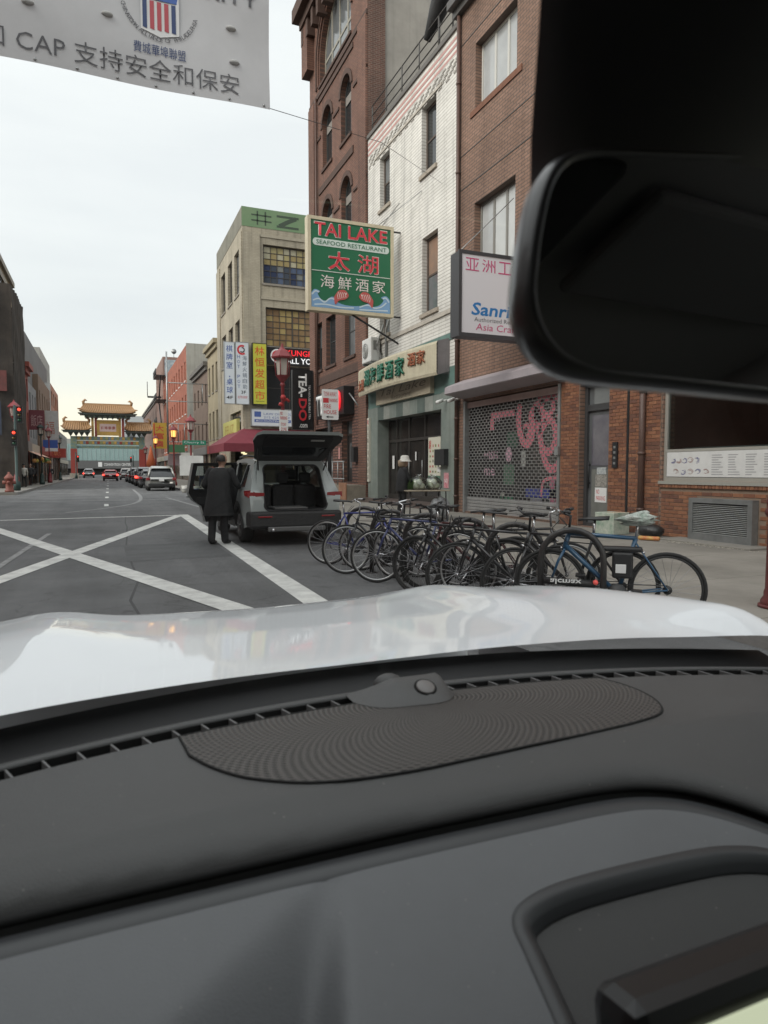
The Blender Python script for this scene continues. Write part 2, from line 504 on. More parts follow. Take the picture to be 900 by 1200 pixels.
def window(par, P, a0, a1, b0, b1, d=.16, nx=1, ny=2, fm=None, pm=None, fw=.06, bw=.035, sill=None, arched=False, fine=True, name='window'):
    fm = fm or M_wfr; pm = pm or M_glassd
    mb = MB()
    if arched:
        ol = arch(a0, a1, b0, b1); il = arch(a0+fw, a1-fw, b0+fw, b1-fw)
        V, F = sheet(ol, [il])
        mb.add([P(a, b, d) for a, b in V], F)
        n = len(il)
        mb.add([P(a, b, d) for a, b in il]+[P(a, b, d+.05) for a, b in il], [(i, (i+1) % n, n+(i+1) % n, n+i) for i in range(n)])
        r = (a1-a0)/2; zs = b1-r
        for i in range(1, nx):
            a = a0+(a1-a0)*i/nx
            top = zs+math.sqrt(max(0, (r-fw)**2-(a-(a0+a1)/2)**2))
            pbox(mb, P, a-bw/2, a+bw/2, b0+fw, top, d+.002, d+.05)
        for j in range(1, ny):
            b = b0+(zs-b0)*j/(ny-1) if ny > 1 else zs
            pbox(mb, P, a0+fw, a1-fw, b-bw/2, b+bw/2, d+.004, d+.045)
    else:
        pbox(mb, P, a0, a0+fw, b0, b1, d, d+.07); pbox(mb, P, a1-fw, a1, b0, b1, d, d+.07)
        pbox(mb, P, a0+fw, a1-fw, b0, b0+fw, d+.002, d+.068); pbox(mb, P, a0+fw, a1-fw, b1-fw, b1, d+.002, d+.068)
        for i in range(1, nx):
            a = a0+fw+(a1-a0-2*fw)*i/nx
            pbox(mb, P, a-bw/2, a+bw/2, b0+fw, b1-fw, d+.006, d+.055)
        for j in range(1, ny):
            b = b0+fw+(b1-b0-2*fw)*j/ny
            pbox(mb, P, a0+fw, a1-fw, b-bw/2, b+bw/2, d+.01, d+.05)
    w = mb.build(name, fm, par)
    if arched:
        MB().prism(arch(a0+fw*.7, a1-fw*.7, b0+fw*.7, b1-fw*.7), P, d+.03, d+.045).build('pane', pick(pm), w)
    elif fine:
        iw, ih = (a1-a0-2*fw)/nx, (b1-b0-2*fw)/ny
        for i in range(nx):
            for j in range(ny):
                dd = d+.03+random.uniform(-.003, .003)
                ppart('pane', w, P, pick(pm), (a0+fw+iw*i, a0+fw+iw*(i+1), b0+fw+ih*j, b0+fw+ih*(j+1), dd, dd+.008))
    else:
        ppart('pane', w, P, pick(pm), (a0+fw, a1-fw, b0+fw, b1-fw, d+.03, d+.04))
    if sill:
        ppart('sill', w, P, sill, (a0-.08, a1+.08, b0-.12, b0-.001, -.07, d+.06))
    return w
def shell(par, x0, x1, y0, y1, z1, m, mroof=None, skip=''):
    """side walls, back wall and roof of a building; skip holds the letters of faces built elsewhere"""
    mb = MB(); z0 = -.05
    if 'L' not in skip: mb.quad((x0,y0,z0),(x0,y1,z0),(x0,y1,z1),(x0,y0,z1))
    if 'R' not in skip: mb.quad((x1,y0,z0),(x1,y1,z0),(x1,y1,z1),(x1,y0,z1))
    if 'F' not in skip: mb.quad((x0,y0,z0),(x1,y0,z0),(x1,y0,z1),(x0,y0,z1))
    if 'B' not in skip: mb.quad((x0,y1,z0),(x1,y1,z0),(x1,y1,z1),(x0,y1,z1))
    o = mb.build('wall', m, par)
    MB().quad((x0,y0,z1-.3),(x1,y0,z1-.3),(x1,y1,z1-.3),(x0,y1,z1-.3)).build('roof', mroof or M_tar, par)
    return o
def ribbon(mb, P, pts, w, d, mi=0):
    """flat stroke along 2D points"""
    n = len(pts); L, Rr = [], []
    for i in range(n):
        a = Vector(pts[max(0, i-1)]); b = Vector(pts[min(n-1, i+1)])
        t = (b-a).normalized(); nn = Vector((-t.y, t.x)); ww = w[i] if isinstance(w, (list, tuple)) else w
        q = Vector(pts[i]); L.append(q+nn*ww/2); Rr.append(q-nn*ww/2)
    mb.add([P(q.x, q.y, d) for q in L]+[P(q.x, q.y, d) for q in Rr], [(i, i+1, n+i+1, n+i) for i in range(n-1)], mi)
def patch(name, par, poly, P, d, m, step=.05):
    """flat print that follows a curved surface P"""
    V, F = sheet(poly, (), step)
    return MB().add([P(a, b, d) for a, b in V], F, 0, True).build(name, m, par)
def smooth2(pts, k=6):
    out = []; n = len(pts)
    for i in range(n-1):
        p0, p1, p2, p3 = [Vector(pts[max(0, min(n-1, j))]) for j in (i-1, i, i+1, i+2)]
        for q in range(k):
            t = q/k
            out.append(tuple(.5*((2*p1)+(p2-p0)*t+(2*p0-5*p1+4*p2-p3)*t*t+(3*p1-p0-3*p2+p3)*t**3)))
    out.append(tuple(pts[-1]))
    return out

# ------------------------------------------------------------------ ground, road, pavements
struct(MB().quad((-900,-900,-.02),(900,-900,-.02),(900,900,-.02),(-900,900,-.02)).build('ground', mat('far_ground', (.16,.155,.15), .9, var=.5, vs=.05)))
mb = MB()
for i in range(-3, 30):
    mb.quad((-4.6, i*10, 0), (4.75, i*10, 0), (4.75, i*10+10, 0), (-4.6, i*10+10, 0))
mb.quad((-60, 34.5, -.004), (-4.6, 34.5, -.004), (-4.6, 42.0, -.004), (-60, 42.0, -.004))
mb.quad((4.75, 35.5, -.004), (60, 35.5, -.004), (60, 43.0, -.004), (4.75, 43.0, -.004))
struct(mb.build('road', M_asph))

def pavement(name, x0, x1, y0, y1, side, slab=None, z=.15, bed=M_conc):
    """kerbed pavement: bed, kerb stones, and slabs where the joints can be seen"""
    o = part(name, None, bed, (x0, x1, y0, y1, -.01, z-.03 if slab else z)); struct(o)
    kx0, kx1 = (x0-.15, x0) if side == 'R' else (x1, x1+.15)
    y = y0
    if slab:
        while y < y1-.1:
            e = min(y1, y+2.4)
            part('kerb_stone', o, M_kerb, (kx0, kx1-.001 if side == 'R' else kx1, y+.006, e-.006, -.01, z-random.uniform(0, .008)))
            y = e
        nx = max(1, round((x1-x0)/slab)); ny = max(1, round((y1-y0)/slab)); sx, sy = (x1-x0)/nx, (y1-y0)/ny
        me = None
        for i in range(nx):
            for j in range(ny):
                if me is None:
                    s = MB().bbox(-sx/2+.006, sx/2-.006, -sy/2+.006, sy/2-.006, -.05, 0, .008).build('paving_slab', M_slab, o); me = s.data
                else: s = link('paving_slab', me, o)
                s.location = (x0+sx*(i+.5), y0+sy*(j+.5), z-random.uniform(0, .006))
    else:
        part('kerb', o, M_kerb, (kx0, kx1, y0, y1, -.01, z-.004))
    return o
M_slab = mat('paving_slab_concrete', (.27,.25,.22), .85, var=.75, vs=.8, bump=.2, bs=70, c2=(.12,.11,.095))
pavement('pavement_right', 4.90, 9.85, -6, 34.0, 'R', 1.65)
pavement('pavement_right_far', 4.90, 9.9, 44.5, 200, 'R')
pavement('pavement_left_far', -10.5, -4.75, 43.5, 200, 'L')
pavement('pavement_left', -10.5, -4.75, -20, 33.5, 'L')

# white hatching in front of the fire house, lane dashes, worn lines
pn = thing('keep_clear_marking', 'white painted crossed keep clear box on the asphalt', 'road marking')
def stripe(par, a, b, w, z=.004, m=M_paint, name='painted_line'):
    a, b = Vector(a), Vector(b); t = (b-a).normalized(); n = Vector((-t.y, t.x))*w/2
    return MB().quad((a.x+n.x, a.y+n.y, z), (b.x+n.x, b.y+n.y, z), (b.x-n.x, b.y-n.y, z), (a.x-n.x, a.y-n.y, z)).build(name, m, par)
stripe(pn, (2.02, 5.4), (2.27, 22.0), .28, .004)
stripe(pn, (-3.3, 21.35), (2.13, 21.75), .22, .0055)
stripe(pn, (2.10, 21.6), (-3.6, 1.5), .27, .007)
stripe(pn, (-3.3, 21.0), (1.95, 4.4), .30, .0085)
ln = thing('lane_dashes', 'row of short white dashes down the middle of the far road', 'road marking')
for y in (29.2, 37.5, 46, 55, 65, 76, 88, 100):
    stripe(ln, (.05+(y-29)*.006, y-.9), (.05+(y-29)*.006, y+.9), .16, .005, M_paint, 'painted_dash')
wl_ = thing('worn_lane_line', 'old curved lane line worn to pale grey beyond the box', 'road marking')
pts = smooth2([(-1.2, 24.5), (.2, 27.2), (1.25, 31), (1.75, 38), (1.9, 52)])
mb = MB(); ribbon(mb, lambda a, b, d=0: (a, b, .005), pts, .16, 0); mb.build('painted_line', M_paintw, wl_)
stripe(wl_, (3.4, 24.6), (2.9, 36), .15, .009, M_paintw)
stripe(wl_, (-4.0, 33.6), (4.2, 33.8), .3, .006, M_paintw)
stripe(wl_, (-3.9, 45.0), (-1.3, 45.0), .45, .006, M_paintw)
stripe(wl_, (-1.9, 2.5), (-1.15, 16.5), .10, .007, M_paintw)
# repair patches and cracks in the asphalt
cp = thing('asphalt_patch', 'darker tar seams and repair patch in the grey asphalt', 'road repair')
MB().quad((.3,11.0,.003),(1.9,11.0,.003),(1.9,13.4,.003),(.3,13.4,.003)).build('patch', mat('patch_asphalt', (.085,.086,.088), .8, var=.5, vs=2), cp)
random.seed(3)
for (x0, y0, x1, y1) in ((-2.5,13,4.5,13.8),(.2,2,.5,22),(-3.5,19.6,-.3,22.6),(3.0,23,4.4,30)):
    pts = [(x0+(x1-x0)*t/14+random.uniform(-.08,.08), y0+(y1-y0)*t/14+random.uniform(-.08,.08)) for t in range(15)]
    mb = MB(); ribbon(mb, lambda a, b, d=0: (a, b, .0025), pts, .03, 0); mb.build('crack', M_tar, cp)
XF = 9.8
PF = PX(XF)
# ================================================================== brown brick building (near right)
Mb_brown = brick_mat('brown_brickwork', (.285,.17,.122), (.23,.135,.094), (.135,.095,.075), 'Y', bh=.088, bw=.26, ms=.014, var=.3, vs=.4, streak=.3, bump=.8)
Mb_brownx = brick_mat('brown_brickwork_side', (.27,.125,.075), (.20,.085,.05), (.17,.115,.085), 'X')
M_mort = mat('mortar', (.27,.20,.15), .9, var=.4, vs=6)
BRK = [mat('brick_a', (.265,.115,.062), .8, var=.5, vs=14, bump=.2), mat('brick_b', (.225,.095,.055), .8, var=.5, vs=14, bump=.2),
       mat('brick_c', (.31,.14,.075), .8, var=.5, vs=14, bump=.2), mat('brick_d', (.165,.075,.05), .8, var=.5, vs=14, bump=.2)]
bb = thing('brick_building', 'brown brick building with roller shutter shop, grey door and menu window', 'building')
SH = (12.95, 17.50, .20, 3.40)         # shutter opening y0,y1,z0,z1
DR = (11.33, 12.28, .16, 3.30)         # door
WN = (5.6, 9.85, 1.20, 3.70)           # menu window
holes = [rect(*SH), rect(*DR), rect(*WN)]
wins = [(14.95,17.0,11.45,13.2),(14.95,17.0,6.85,8.88),(10.2,12.25,11.45,13.2),(10.2,12.25,6.85,8.88),(5.4,7.45,11.45,13.2),(5.4,7.45,6.85,8.88)]
holes += [rect(*w) for w in wins]
mb = MB(); wall(mb, PF, rect(1.0, 17.93, -.05, 14.6), holes, .30)
mb.build('front_wall', Mb_brown, bb)
shell(bb, XF, 24, 1.0, 17.93, 14.6, Mb_brownx, skip='L')
for w in wins:
    window(bb, PF, *w, d=.20, nx=3, ny=1, fm=M_wfw if w[3] > 13 else mat('window_frame_grey', (.22,.21,.19), .5), pm=[M_blind, mat('window_with_blind_b', (.45,.46,.46), .12, var=.4, vs=.8, c2=(.2,.21,.22))], fw=.07, bw=.09)
    ppart('brick_band', bb, PF, mat('soldier_course', (.20,.09,.055), .85, var=.5, vs=7), (w[0]-.25, w[1]+.25, w[2]-.16, w[2]-.002, -.03, .2))
for zz in (10.45, 13.55, 5.85, 9.5):
    ppart('dark_strip', bb, PF, M_wfr, (1.0, 17.9, zz, zz+.03, -.012, .05))  # thin dark strips standing slightly proud of the brickwork
ppart('cornice', bb, PF, mat('cornice_metal', (.09,.085,.08), .5, var=.4), (1.0, 18.05, 14.42, 14.62, -.16, .1), (1.0, 18.1, 14.624, 14.85, -.34, .1))
# bricks of the ground floor, one by one where they show largest
full = {}
def brick_piece(par, y0, y1, z0, k):
    m = BRK[k]
    if k not in full:
        full[k] = MB().bbox(XF-.014, XF+.03, -.1, .1, .0, .061, .004).build('brick', m, par); o = full[k]
    else: o = link('brick', full[k].data, par)
    o.location = (0, (y0+y1)/2, z0); o.scale = (1, (y1-y0)/.2, 1)
zones = [(5.2, 9.83, .16, 1.06), (9.90, 10.72, .16, 3.66), (10.80, 11.31, .16, 3.66), (12.30, 12.93, .16, 3.66)]
rest = MB(); cnt = 0; kinds = [[], [], [], []]
random.seed(11)
for zi, (y0, y1, z0, z1) in enumerate(zones):
    row = 0; z = z0
    while z+.066 <= z1:
        y = y0-(.105 if row % 2 else 0)
        while y < y1-.02:
            a, b = max(y, y0), min(y+.20, y1)
            if b-a > .03 and not (zi == 0 and 7.7 < (a+b)/2 < 9.05 and z < .9):
                k = random.choices(range(4), (4, 4, 2, 2))[0]
                vis = (zi == 0 and a > 6.9) or (zi == 1 and z < 1.9)
                if cnt < 300 and vis:
                    brick_piece(bb, a, b, z, k); cnt += 1
                else: kinds[k].append((a, b, z))
            y += .211
        z += .0715; row += 1
mb = MB()
for k in range(4):
    for a, b, z in kinds[k]: mb.box(XF-.014, XF+.02, a, b, z, z+.061, k)
stuff(mb.build('bricks', BRK, bb))
ppart('mortar_bed', bb, PF, M_mort, *[(y0-.01, y1+.01, z0-.1, z1+.05, -.004, .02) for y0, y1, z0, z1 in zones])
# header course under the window sill
for i in range(62):
    y = 5.2+i*.0752
    o = link('header_brick', full[i % 3].data, bb); o.location = (-.03, y+.035, 1.075); o.scale = (1, .33, 1.75)
# roller shutter shop front
M_shut = mat('shutter_steel', (.33,.325,.32), .45, metal=.2, var=.5, vs=4)
mb = MB()
z = .62; row = 0
while z < 3.22:
    mb.box(XF+.075, XF+.093, SH[0]+.09, SH[1]-.09, z, z+.014)
    y = SH[0]+.10+(.095 if row % 2 else 0)
    while y < SH[1]-.12:
        mb.box(XF+.072, XF+.096, y, y+.013, z+.012, z+.078); y += .19
    z += .078; row += 1
stuff(mb.build('shutter_curtain', M_shut, bb))
for i in range(5):
    z = .17+i*.09
    MB().bbox(XF+.06, XF+.10, SH[0]+.08, SH[1]-.08, z, z+.082, .012).build('shutter_slat', M_shut, bb)
ppart('guide_rail', bb, PF, M_steel, (SH[0], SH[0]+.09, .16, 3.4, -.03, .12))
ppart('guide_rail', bb, PF, M_steel, (SH[1]-.09, SH[1], .16, 3.4, -.03, .12))
ppart('lock_box', bb, PF, M_steel, (SH[0]-.02, SH[0]+.12, 1.75, 1.95, -.09, -.031))
ppart('shutter_rail', bb, PF, mat('pinkish_shutter_rail', (.42,.30,.28), .5, var=.4), (SH[0]+.1, SH[1]-.1, 3.2, 3.36, .04, .12))
# metal awning hood over the shutter
mb = MB(); prof = [(-.02, 4.02), (-.50, 3.84), (-.62, 3.78), (-.63, 3.60), (-.59, 3.57), (-.02, 3.48)]
for i in range(len(prof)):
    (d0, z0), (d1, z1) = prof[i], prof[(i+1) % len(prof)]
    mb.quad((XF+d0, 12.75, z0), (XF+d0, 17.55, z0), (XF+d1, 17.55, z1), (XF+d1, 12.75, z1))
for y in (12.75, 17.55): mb.add([(XF+d, y, z) for d, z in prof], [tuple(range(6))])
mb.build('shutter_hood', mat('shutter_hood_paint', (.40,.35,.37), .5, var=.5, vs=1.5, c2=(.27,.26,.27)), bb)
# shop glass with pink prints behind the grille
ppart('shop_glass', bb, PF, mat('shop_glass_dark', (.035,.033,.034), .12, var=.5, vs=1.2, c2=(.015,.015,.015)), (SH[0], SH[1], .2, 3.4, .20, .22))
Mp = mat('pink_vinyl', (.78,.24,.30), .5); Mpl = mat('light_pink_vinyl', (.78,.48,.60), .5)
G = lambda s, z, d=0: (XF+.185+d, s, z)
mb = MB()
for pts, w in ((smooth2([(14.9,3.1),(14.95,2.6),(14.75,2.15),(14.45,2.1),(14.3,2.45),(14.4,2.75),(14.25,2.9),(14.1,2.7),(14.05,2.3)]), .22),
               (smooth2([(14.2,3.1),(14.1,2.7),(13.7,2.65),(13.45,2.5),(13.4,2.1),(13.6,1.85),(13.9,1.95),(14.0,2.3),(13.75,2.6)]), .2),
               (smooth2([(13.95,1.95),(13.7,1.5),(13.4,1.45),(13.15,1.75),(13.1,2.3)]), .2),
               (smooth2([(14.1,3.1),(13.7,3.2),(13.3,3.15),(13.1,2.8),(13.3,2.6)]), .24),
               (smooth2([(13.55,3.15),(13.5,2.85),(13.75,2.75),(13.95,2.9),(13.9,3.15)]), .16),
               (smooth2([(14.75,2.5),(14.55,2.55),(14.45,2.35),(14.6,2.25)]), .12),
               (smooth2([(13.95,.75),(13.85,1.1),(13.6,1.2),(13.2,1.25)]), .09)):
    ribbon(mb, G, pts, w, -.002*len(pts)/50)
mb.build('window_print', Mp, bb)
mb = MB(); pbox(mb, G, 15.15, 16.3, 2.82, 3.0, -.002, 0); pbox(mb, G, 16.15, 16.35, 2.5, 2.84, -.001, 0); mb.build('window_print', Mp, bb)
text('36', G, 15.85, 2.72, 16.15, 2.92, Mpl, bb, flip=True, d=-.006)
text('MISH', G, 15.95, 1.70, 16.65, 1.92, Mpl, bb, bold=.008, flip=True, d=-.004)
text('me', G, 16.1, 1.25, 16.65, 1.45, Mpl, bb, bold=.008, flip=True, d=-.004)
MB().prism([(15.4+.15*math.cos(2*PI*i/20), 1.82+.20*math.sin(2*PI*i/20)) for i in range(20)], G, -.003, 0).build('round_sticker', Mpl, bb)
for (a0, a1, b0, b1, c) in ((14.62,14.82,1.5,1.9,(.5,.5,.48)), (15.6,15.75,.45,.8,(.55,.56,.5)), (15.15,15.65,1.0,1.55,(.10,.20,.13)), (13.0,13.6,.5,1.2,(.55,.20,.28)), (13.3,14.6,.72,.95,(.05,.07,.35)), (13.1,13.4,.95,1.15,(.6,.35,.1)), (13.9,14.4,.5,.7,(.3,.3,.35)), (15.2,15.8,.45,.7,(.08,.25,.15)), (15.0,15.5,2.0,2.4,(.03,.10,.06))):
    ppart('shop_display', bb, G, mat('display_%d%d%d' % (c[0]*100, c[1]*100, c[2]*100), c, .6, var=.5, vs=9), (a0, a1, b0, b1, .004, .0145))
# door with transom, notices and intercom
M_dfr = mat('door_frame_dark', (.05,.05,.052), .5)
M_door = mat('door_grey', (.11,.115,.12), .5, var=.5, vs=3, c2=(.06,.06,.065))
d_ = ppart('door', bb, PF, M_door, (DR[0]+.09, DR[1]-.09, .24, 2.70, .20, .25))
ppart('door_frame', d_, PF, M_dfr, (DR[0], DR[0]+.09, .16, 3.3, .14, .30), (DR[1]-.09, DR[1], .16, 3.3, .14, .30), (DR[0]+.09, DR[1]-.09, 2.70, 2.84, .145, .295), (DR[0]+.09, DR[1]-.09, 3.22, 3.3, .145, .295), (DR[0]+.09, DR[1]-.09, .16, .24, .145, .295))
ppart('transom', d_, PF, M_glassg, (DR[0]+.09, DR[1]-.09, 2.84, 3.22, .2, .21))
ppart('door_glass', d_, PF, mat('door_pane', (.13,.125,.15), .15, var=.6, vs=3, c2=(.06,.05,.08)), (DR[0]+.17, DR[1]-.2, 1.50, 2.60, .192, .199))
ppart('door_glass', d_, PF, mat('door_pane_b', (.19,.195,.18), .2, var=.4, vs=3), (DR[0]+.17, DR[1]-.2, .34, 1.42, .192, .199))
mb = MB(); mb.tube([(XF+.15, DR[1]-.14, 1.0), (XF+.15, DR[1]-.14, 1.6)], .018); mb.box(XF+.15, XF+.2, DR[1]-.155, DR[1]-.125, 1.1, 1.13); mb.box(XF+.15, XF+.2, DR[1]-.155, DR[1]-.125, 1.5, 1.53)
mb.build('handle', M_black, d_)
nt_ = ppart('notice', d_, PF, M_wht, (11.58, 11.95, .70, 1.02, .185, .1905))
text('NO\nPARKING', PF, 11.62, .74, 11.91, .98, M_red, nt_, flip=True, d=.184)
n2_ = ppart('notice', d_, PF, mat('photo_notice', (.42,.40,.36), .5, var=.9, vs=30, c2=(.05,.05,.05)), (11.58, 11.95, 1.04, 1.30, .185, .1905))
ppart('notice', d_, PF, mat('blue_notice', (.55,.58,.55), .5, var=.8, vs=25, c2=(.1,.12,.2)), (11.6, 11.9, 1.31, 1.46, .185, .1905))
ic = ppart('intercom', bb, PF, M_black, (11.02, 11.16, 1.45, 1.98, -.05, -.016))
for i in range(4): ppart('button', ic, PF, M_steel, (11.06, 11.12, 1.52+i*.11, 1.57+i*.11, -.056, -.051))
# down pipes and the groove in the pier
for y in (10.30, 17.83):
    mb = MB(); mb.tube([(XF-.08, y, .16), (XF-.08, y, 14.4 if y > 15 else 3.75)], .06, 10)
    for z in (.6, 1.7, 2.9, 5.2, 7.5, 10, 12.5):
        if z < 3.5 or y > 15: mb.tube([(XF-.08, y, z), (XF-.08, y, z+.06)], .075, 10)
    mb.build('down_pipe', mat('pipe_brown', (.10,.055,.042), .5, var=.4, vs=4), bb)
ppart('joint', bb, PF, M_dark, (10.735, 10.785, .16, 3.7, -.016, .01))
# menu window: frame, glass, menu boards, room behind with counter
fm = M_wfw
w_ = window(bb, PF, WN[0], WN[1], WN[2], WN[3], d=.05, nx=1, ny=1, fm=mat('aluminium_frame', (.42,.41,.37), .4, metal=.3), pm=glass_mat('shop_window_glass', (.75,.78,.77), .07), fw=.07)
ppart('sill', w_, PF, mat('aluminium_frame', (.42,.41,.37)), (WN[0]-.05, WN[1]+.03, 1.14, 1.199, -.06, .12))
ppart('rail', w_, PF, mat('aluminium_frame', (.42,.41,.37)), (WN[0]+.07, WN[1]-.07, 1.74, 1.79, .045, .075))
menu = ppart('menu_board', w_, PF, mat('menu_paper', (.66,.66,.65), .6, var=.25, vs=3), (WN[0]+.08, WN[1]-.08, 1.28, 1.735, .046, .05))
random.seed(5)
Mdr = [mat('menu_ink_blue', (.12,.12,.25), .6), mat('menu_ink_brown', (.30,.18,.16), .6), mat('menu_ink_grey', (.35,.35,.36), .6)]
for i in range(10):
    y = 9.62-i*.135 if i < 5 else 9.55-(i-5)*.17
    z = 1.58 if i < 5 else 1.37
    mb = MB()
    for q in range(3):
        r0 = .028+.012*q; a0 = random.uniform(0, 3)
        ribbon(mb, PF, [(y+r0*1.2*math.cos(a0+a*.5)+.01*math.sin(a*2.3), z+r0*math.sin(a0+a*.5)) for a in range(7)], .009, .0448-.0003*q)
    mb.build('menu_picture', Mdr[i % 2], menu)
mb = MB()
for c in range(7):
    for r in range(9):
        y = 8.75-c*.34
        pbox(mb, PF, y-random.uniform(.12,.24), y, 1.32+r*.042, 1.335+r*.042, .044, .0455)
mb.build('menu_print', Mdr[2], menu)
rm = MB(); rm.quad((XF+.32, 4, 1.0), (XF+.32, 11, 1.0), (XF+4, 11, 1.0), (XF+4, 4, 1.0)); rm.quad((XF+4, 4, 1.0), (XF+4, 11, 1.0), (XF+4, 11, 4), (XF+4, 4, 4)); rm.quad((XF+.32,11,1),(XF+4,11,1),(XF+4,11,4),(XF+.32,11,4)); rm.quad((XF+.32,4,1),(XF+4,4,1),(XF+4,4,4),(XF+.32,4,4)); rm.quad((XF+.32,4,4),(XF+.32,11,4),(XF+4,11,4),(XF+4,4,4))
rm.build('shop_room', mat('shop_room_wall', (.42,.20,.17), .7, var=.6, vs=1.3, c2=(.16,.10,.09)), bb)
ct = part('counter', bb, mat('counter_grey', (.30,.32,.33), .3, metal=.3), (XF+.9, XF+1.6, 6.0, 10.2, 1.0, 1.85))
for i in range(3): MB().lathe([(.035,0),(.05,.13)], (XF+.55, 7.85-i*.17, 1.79), 10).build('paper_cup', M_wht, bb)
part('shelf_box', bb, mat('box_card', (.35,.30,.24), .8), (XF+1.9, XF+2.2, 8.6, 9.1, 2.0, 2.25)); part('shelf_box', bb, mat('box_card', (.35,.30,.24), .8), (XF+1.9, XF+2.2, 8.2, 8.55, 2.0, 2.35))
part('wall_notice', bb, M_wht, (XF+3.9, XF+3.95, 9.2, 9.55, 2.6, 3.0))
part('pillar', bb, mat('shop_pillar', (.2,.2,.2), .6), (XF+2.5, XF+2.7, 7.9, 8.05, 1.0, 4.0))
# louvred vent box under the window
vb = thing('vent_box', 'galvanised louvred air conditioner box set in brick wall under menu window', 'vent', (XF, 8.4, .15))
mb = MB(); y0, y1 = -.65, .64
mb.box(-.16, -.02, y0, y0+.09, 0, .76); mb.box(-.16, -.02, y1-.09, y1, 0, .76); mb.box(-.162, -.02, y0+.09, y1-.09, .68, .76); mb.box(-.158, -.02, y0+.09, y1-.09, 0, .14)
mb.build('frame', mat('vent_steel', (.27,.28,.28), .45, metal=.5, var=.6, vs=4), vb)
part('back', vb, M_dark, (-.05, -.02, y0+.09, y1-.09, .14, .68))
sl = None
for i in range(17):
    z = .15+i*.031
    if sl is None: sl = MB().add([(-.145, y0+.09, 0), (-.145, y1-.09, 0), (-.115, y1-.09, .013), (-.115, y0+.09, .013), (-.145, y0+.09, -.004), (-.145, y1-.09, -.004)], [(0,1,2,3),(0,1,5,4)]).build('slat', mat('vent_slat', (.42,.43,.42), .45, metal=.4), vb); o = sl
    else: o = link('slat', sl.data, vb)
    o.location = (0, 0, z)
MB().bbox(-.55, -.01, -.95, .95, -.02, .03, .015).build('concrete_apron', M_conc, vb)

# ================================================================== white brick restaurant
Mw = brick_mat('white_brickwork', (.72,.70,.655), (.67,.65,.605), (.43,.405,.37), 'Y', bw=1.7, bh=.105, ms=.013, var=.22, streak=.28, bump=.5, vs=.6)
wb = thing('white_building', 'white painted brick restaurant building with pink stripes under its roof railing', 'building')
Y0, Y1, ZR = 17.95, 25.28, 14.3
ww = [(23.1,24.05,11.1,13.0),(19.4,20.45,10.95,13.1),(23.1,24.05,6.45,8.9),(19.25,20.37,6.5,8.95)]
OP = (18.85, 24.15, .3, 3.3)
mb = MB(); wall(mb, PF, rect(Y0, Y1, 4.55, ZR), [rect(*w) for w in ww], .25); mb.build('front_wall', Mw, wb)
shell(wb, XF, 24, Y0, Y1, ZR, Mw, skip='L')
for i, w in enumerate(ww):
    window(wb, PF, *w, d=.17, nx=1, ny=2, fm=mat('sash_brown', (.10,.075,.06), .6, var=.4), pm=[M_glassd, M_glassg] if i != 3 else [mat('boarded_pane', (.30,.19,.13), .3, var=.6, vs=3, c2=(.15,.13,.12)), M_glassg], fw=.09, bw=.06, sill=mat('sill_stained', (.38,.33,.27), .8, var=.6, vs=5))
Mpk = mat('pink_band', (.50,.27,.25), .8, var=.4, vs=2, c2=(.5,.36,.33))
for i in range(3):
    ppart('pink_stripe', wb, PF, Mpk, (Y0+.02, Y1-.02, 13.58+i*.19, 13.66+i*.19, -.006-.001*i, .02))
# brick diaper pattern under the stripes
mb = MB(); rows = 7
for r in range(rows):
    y = Y0+.08
    k = 0
    while y < Y1-.15:
        ph = (k+r) % 4
        if ph in (0, 1): pbox(mb, PF, y, y+.105, 13.05+r*.065, 13.10+r*.065, -.02, .01)
        y += .125; k += 1
stuff(mb.build('brick_pattern', mat('dark_recess_brick', (.36,.34,.31), .85), wb))
for zz, h_ in ((9.25, .05), (13.28, .05), (5.95, .05)):
    pass
ppart('coping', wb, PF, mat('coping_dark', (.12,.11,.10), .6), (Y0+.01, Y1-.01, 14.22, 14.36, -.06, .25))
ppart('ledge', wb, PF, mat('ledge_stained', (.50,.46,.40), .8, var=.5, vs=3), (Y0, Y1, 6.15, 6.27, -.05, .02), (19.0, 24.5, 13.12, 13.2, -.04, .02))
# ground floor: green stone surround
Mgs = mat('green_stone', (.235,.265,.24), .45, var=.7, vs=1.6, c2=(.13,.165,.15), streak=.35)
ppart('pillar', wb, PF, Mgs, (Y0+.02, OP[0], .15, 3.80, -.06, .5))
ppart('pillar', wb, PF, Mgs, (OP[1], Y1-.12, .15, 3.80, -.06, .5))
n = 9
for i in range(n):
    a = OP[0]+(OP[1]-OP[0])*i/n; b = OP[0]+(OP[1]-OP[0])*(i+1)/n
    ppart('stone_panel', wb, PF, [Mgs, mat('green_stone_dark', (.115,.15,.135), .45, var=.6, vs=2), mat('green_stone_light', (.30,.32,.29), .45, var=.6, vs=2)][i*2 % 3], (a+.004, b-.004, 3.30, 3.78, -.055, .4))
Mteal = mat('teal_fascia', (.14,.235,.21), .6, var=.5, vs=2)
ppart('fascia', wb, PF, Mteal, (Y0+.02, Y1-.02, 3.80, 4.55, .0, .3), (Y0+.02, Y1-.02, 5.35, 5.55, -.03, .05))
ppart('step', wb, PF, mat('granite_step', (.12,.09,.08), .5, var=.5, vs=6), (Y0+.1, Y1-.1, .145, .32, -.35, .6))
ppart('name_board', wb, PF, mat('cream_board', (.50,.44,.33), .6, var=.5, vs=3), (19.45, 24.05, 3.86, 4.46, -.16, -.005))
nb = lambda s, z, d=0: (XF-.162+d, s, z)
Mgold = mat('bronze_letters', (.16,.135,.10), .5)
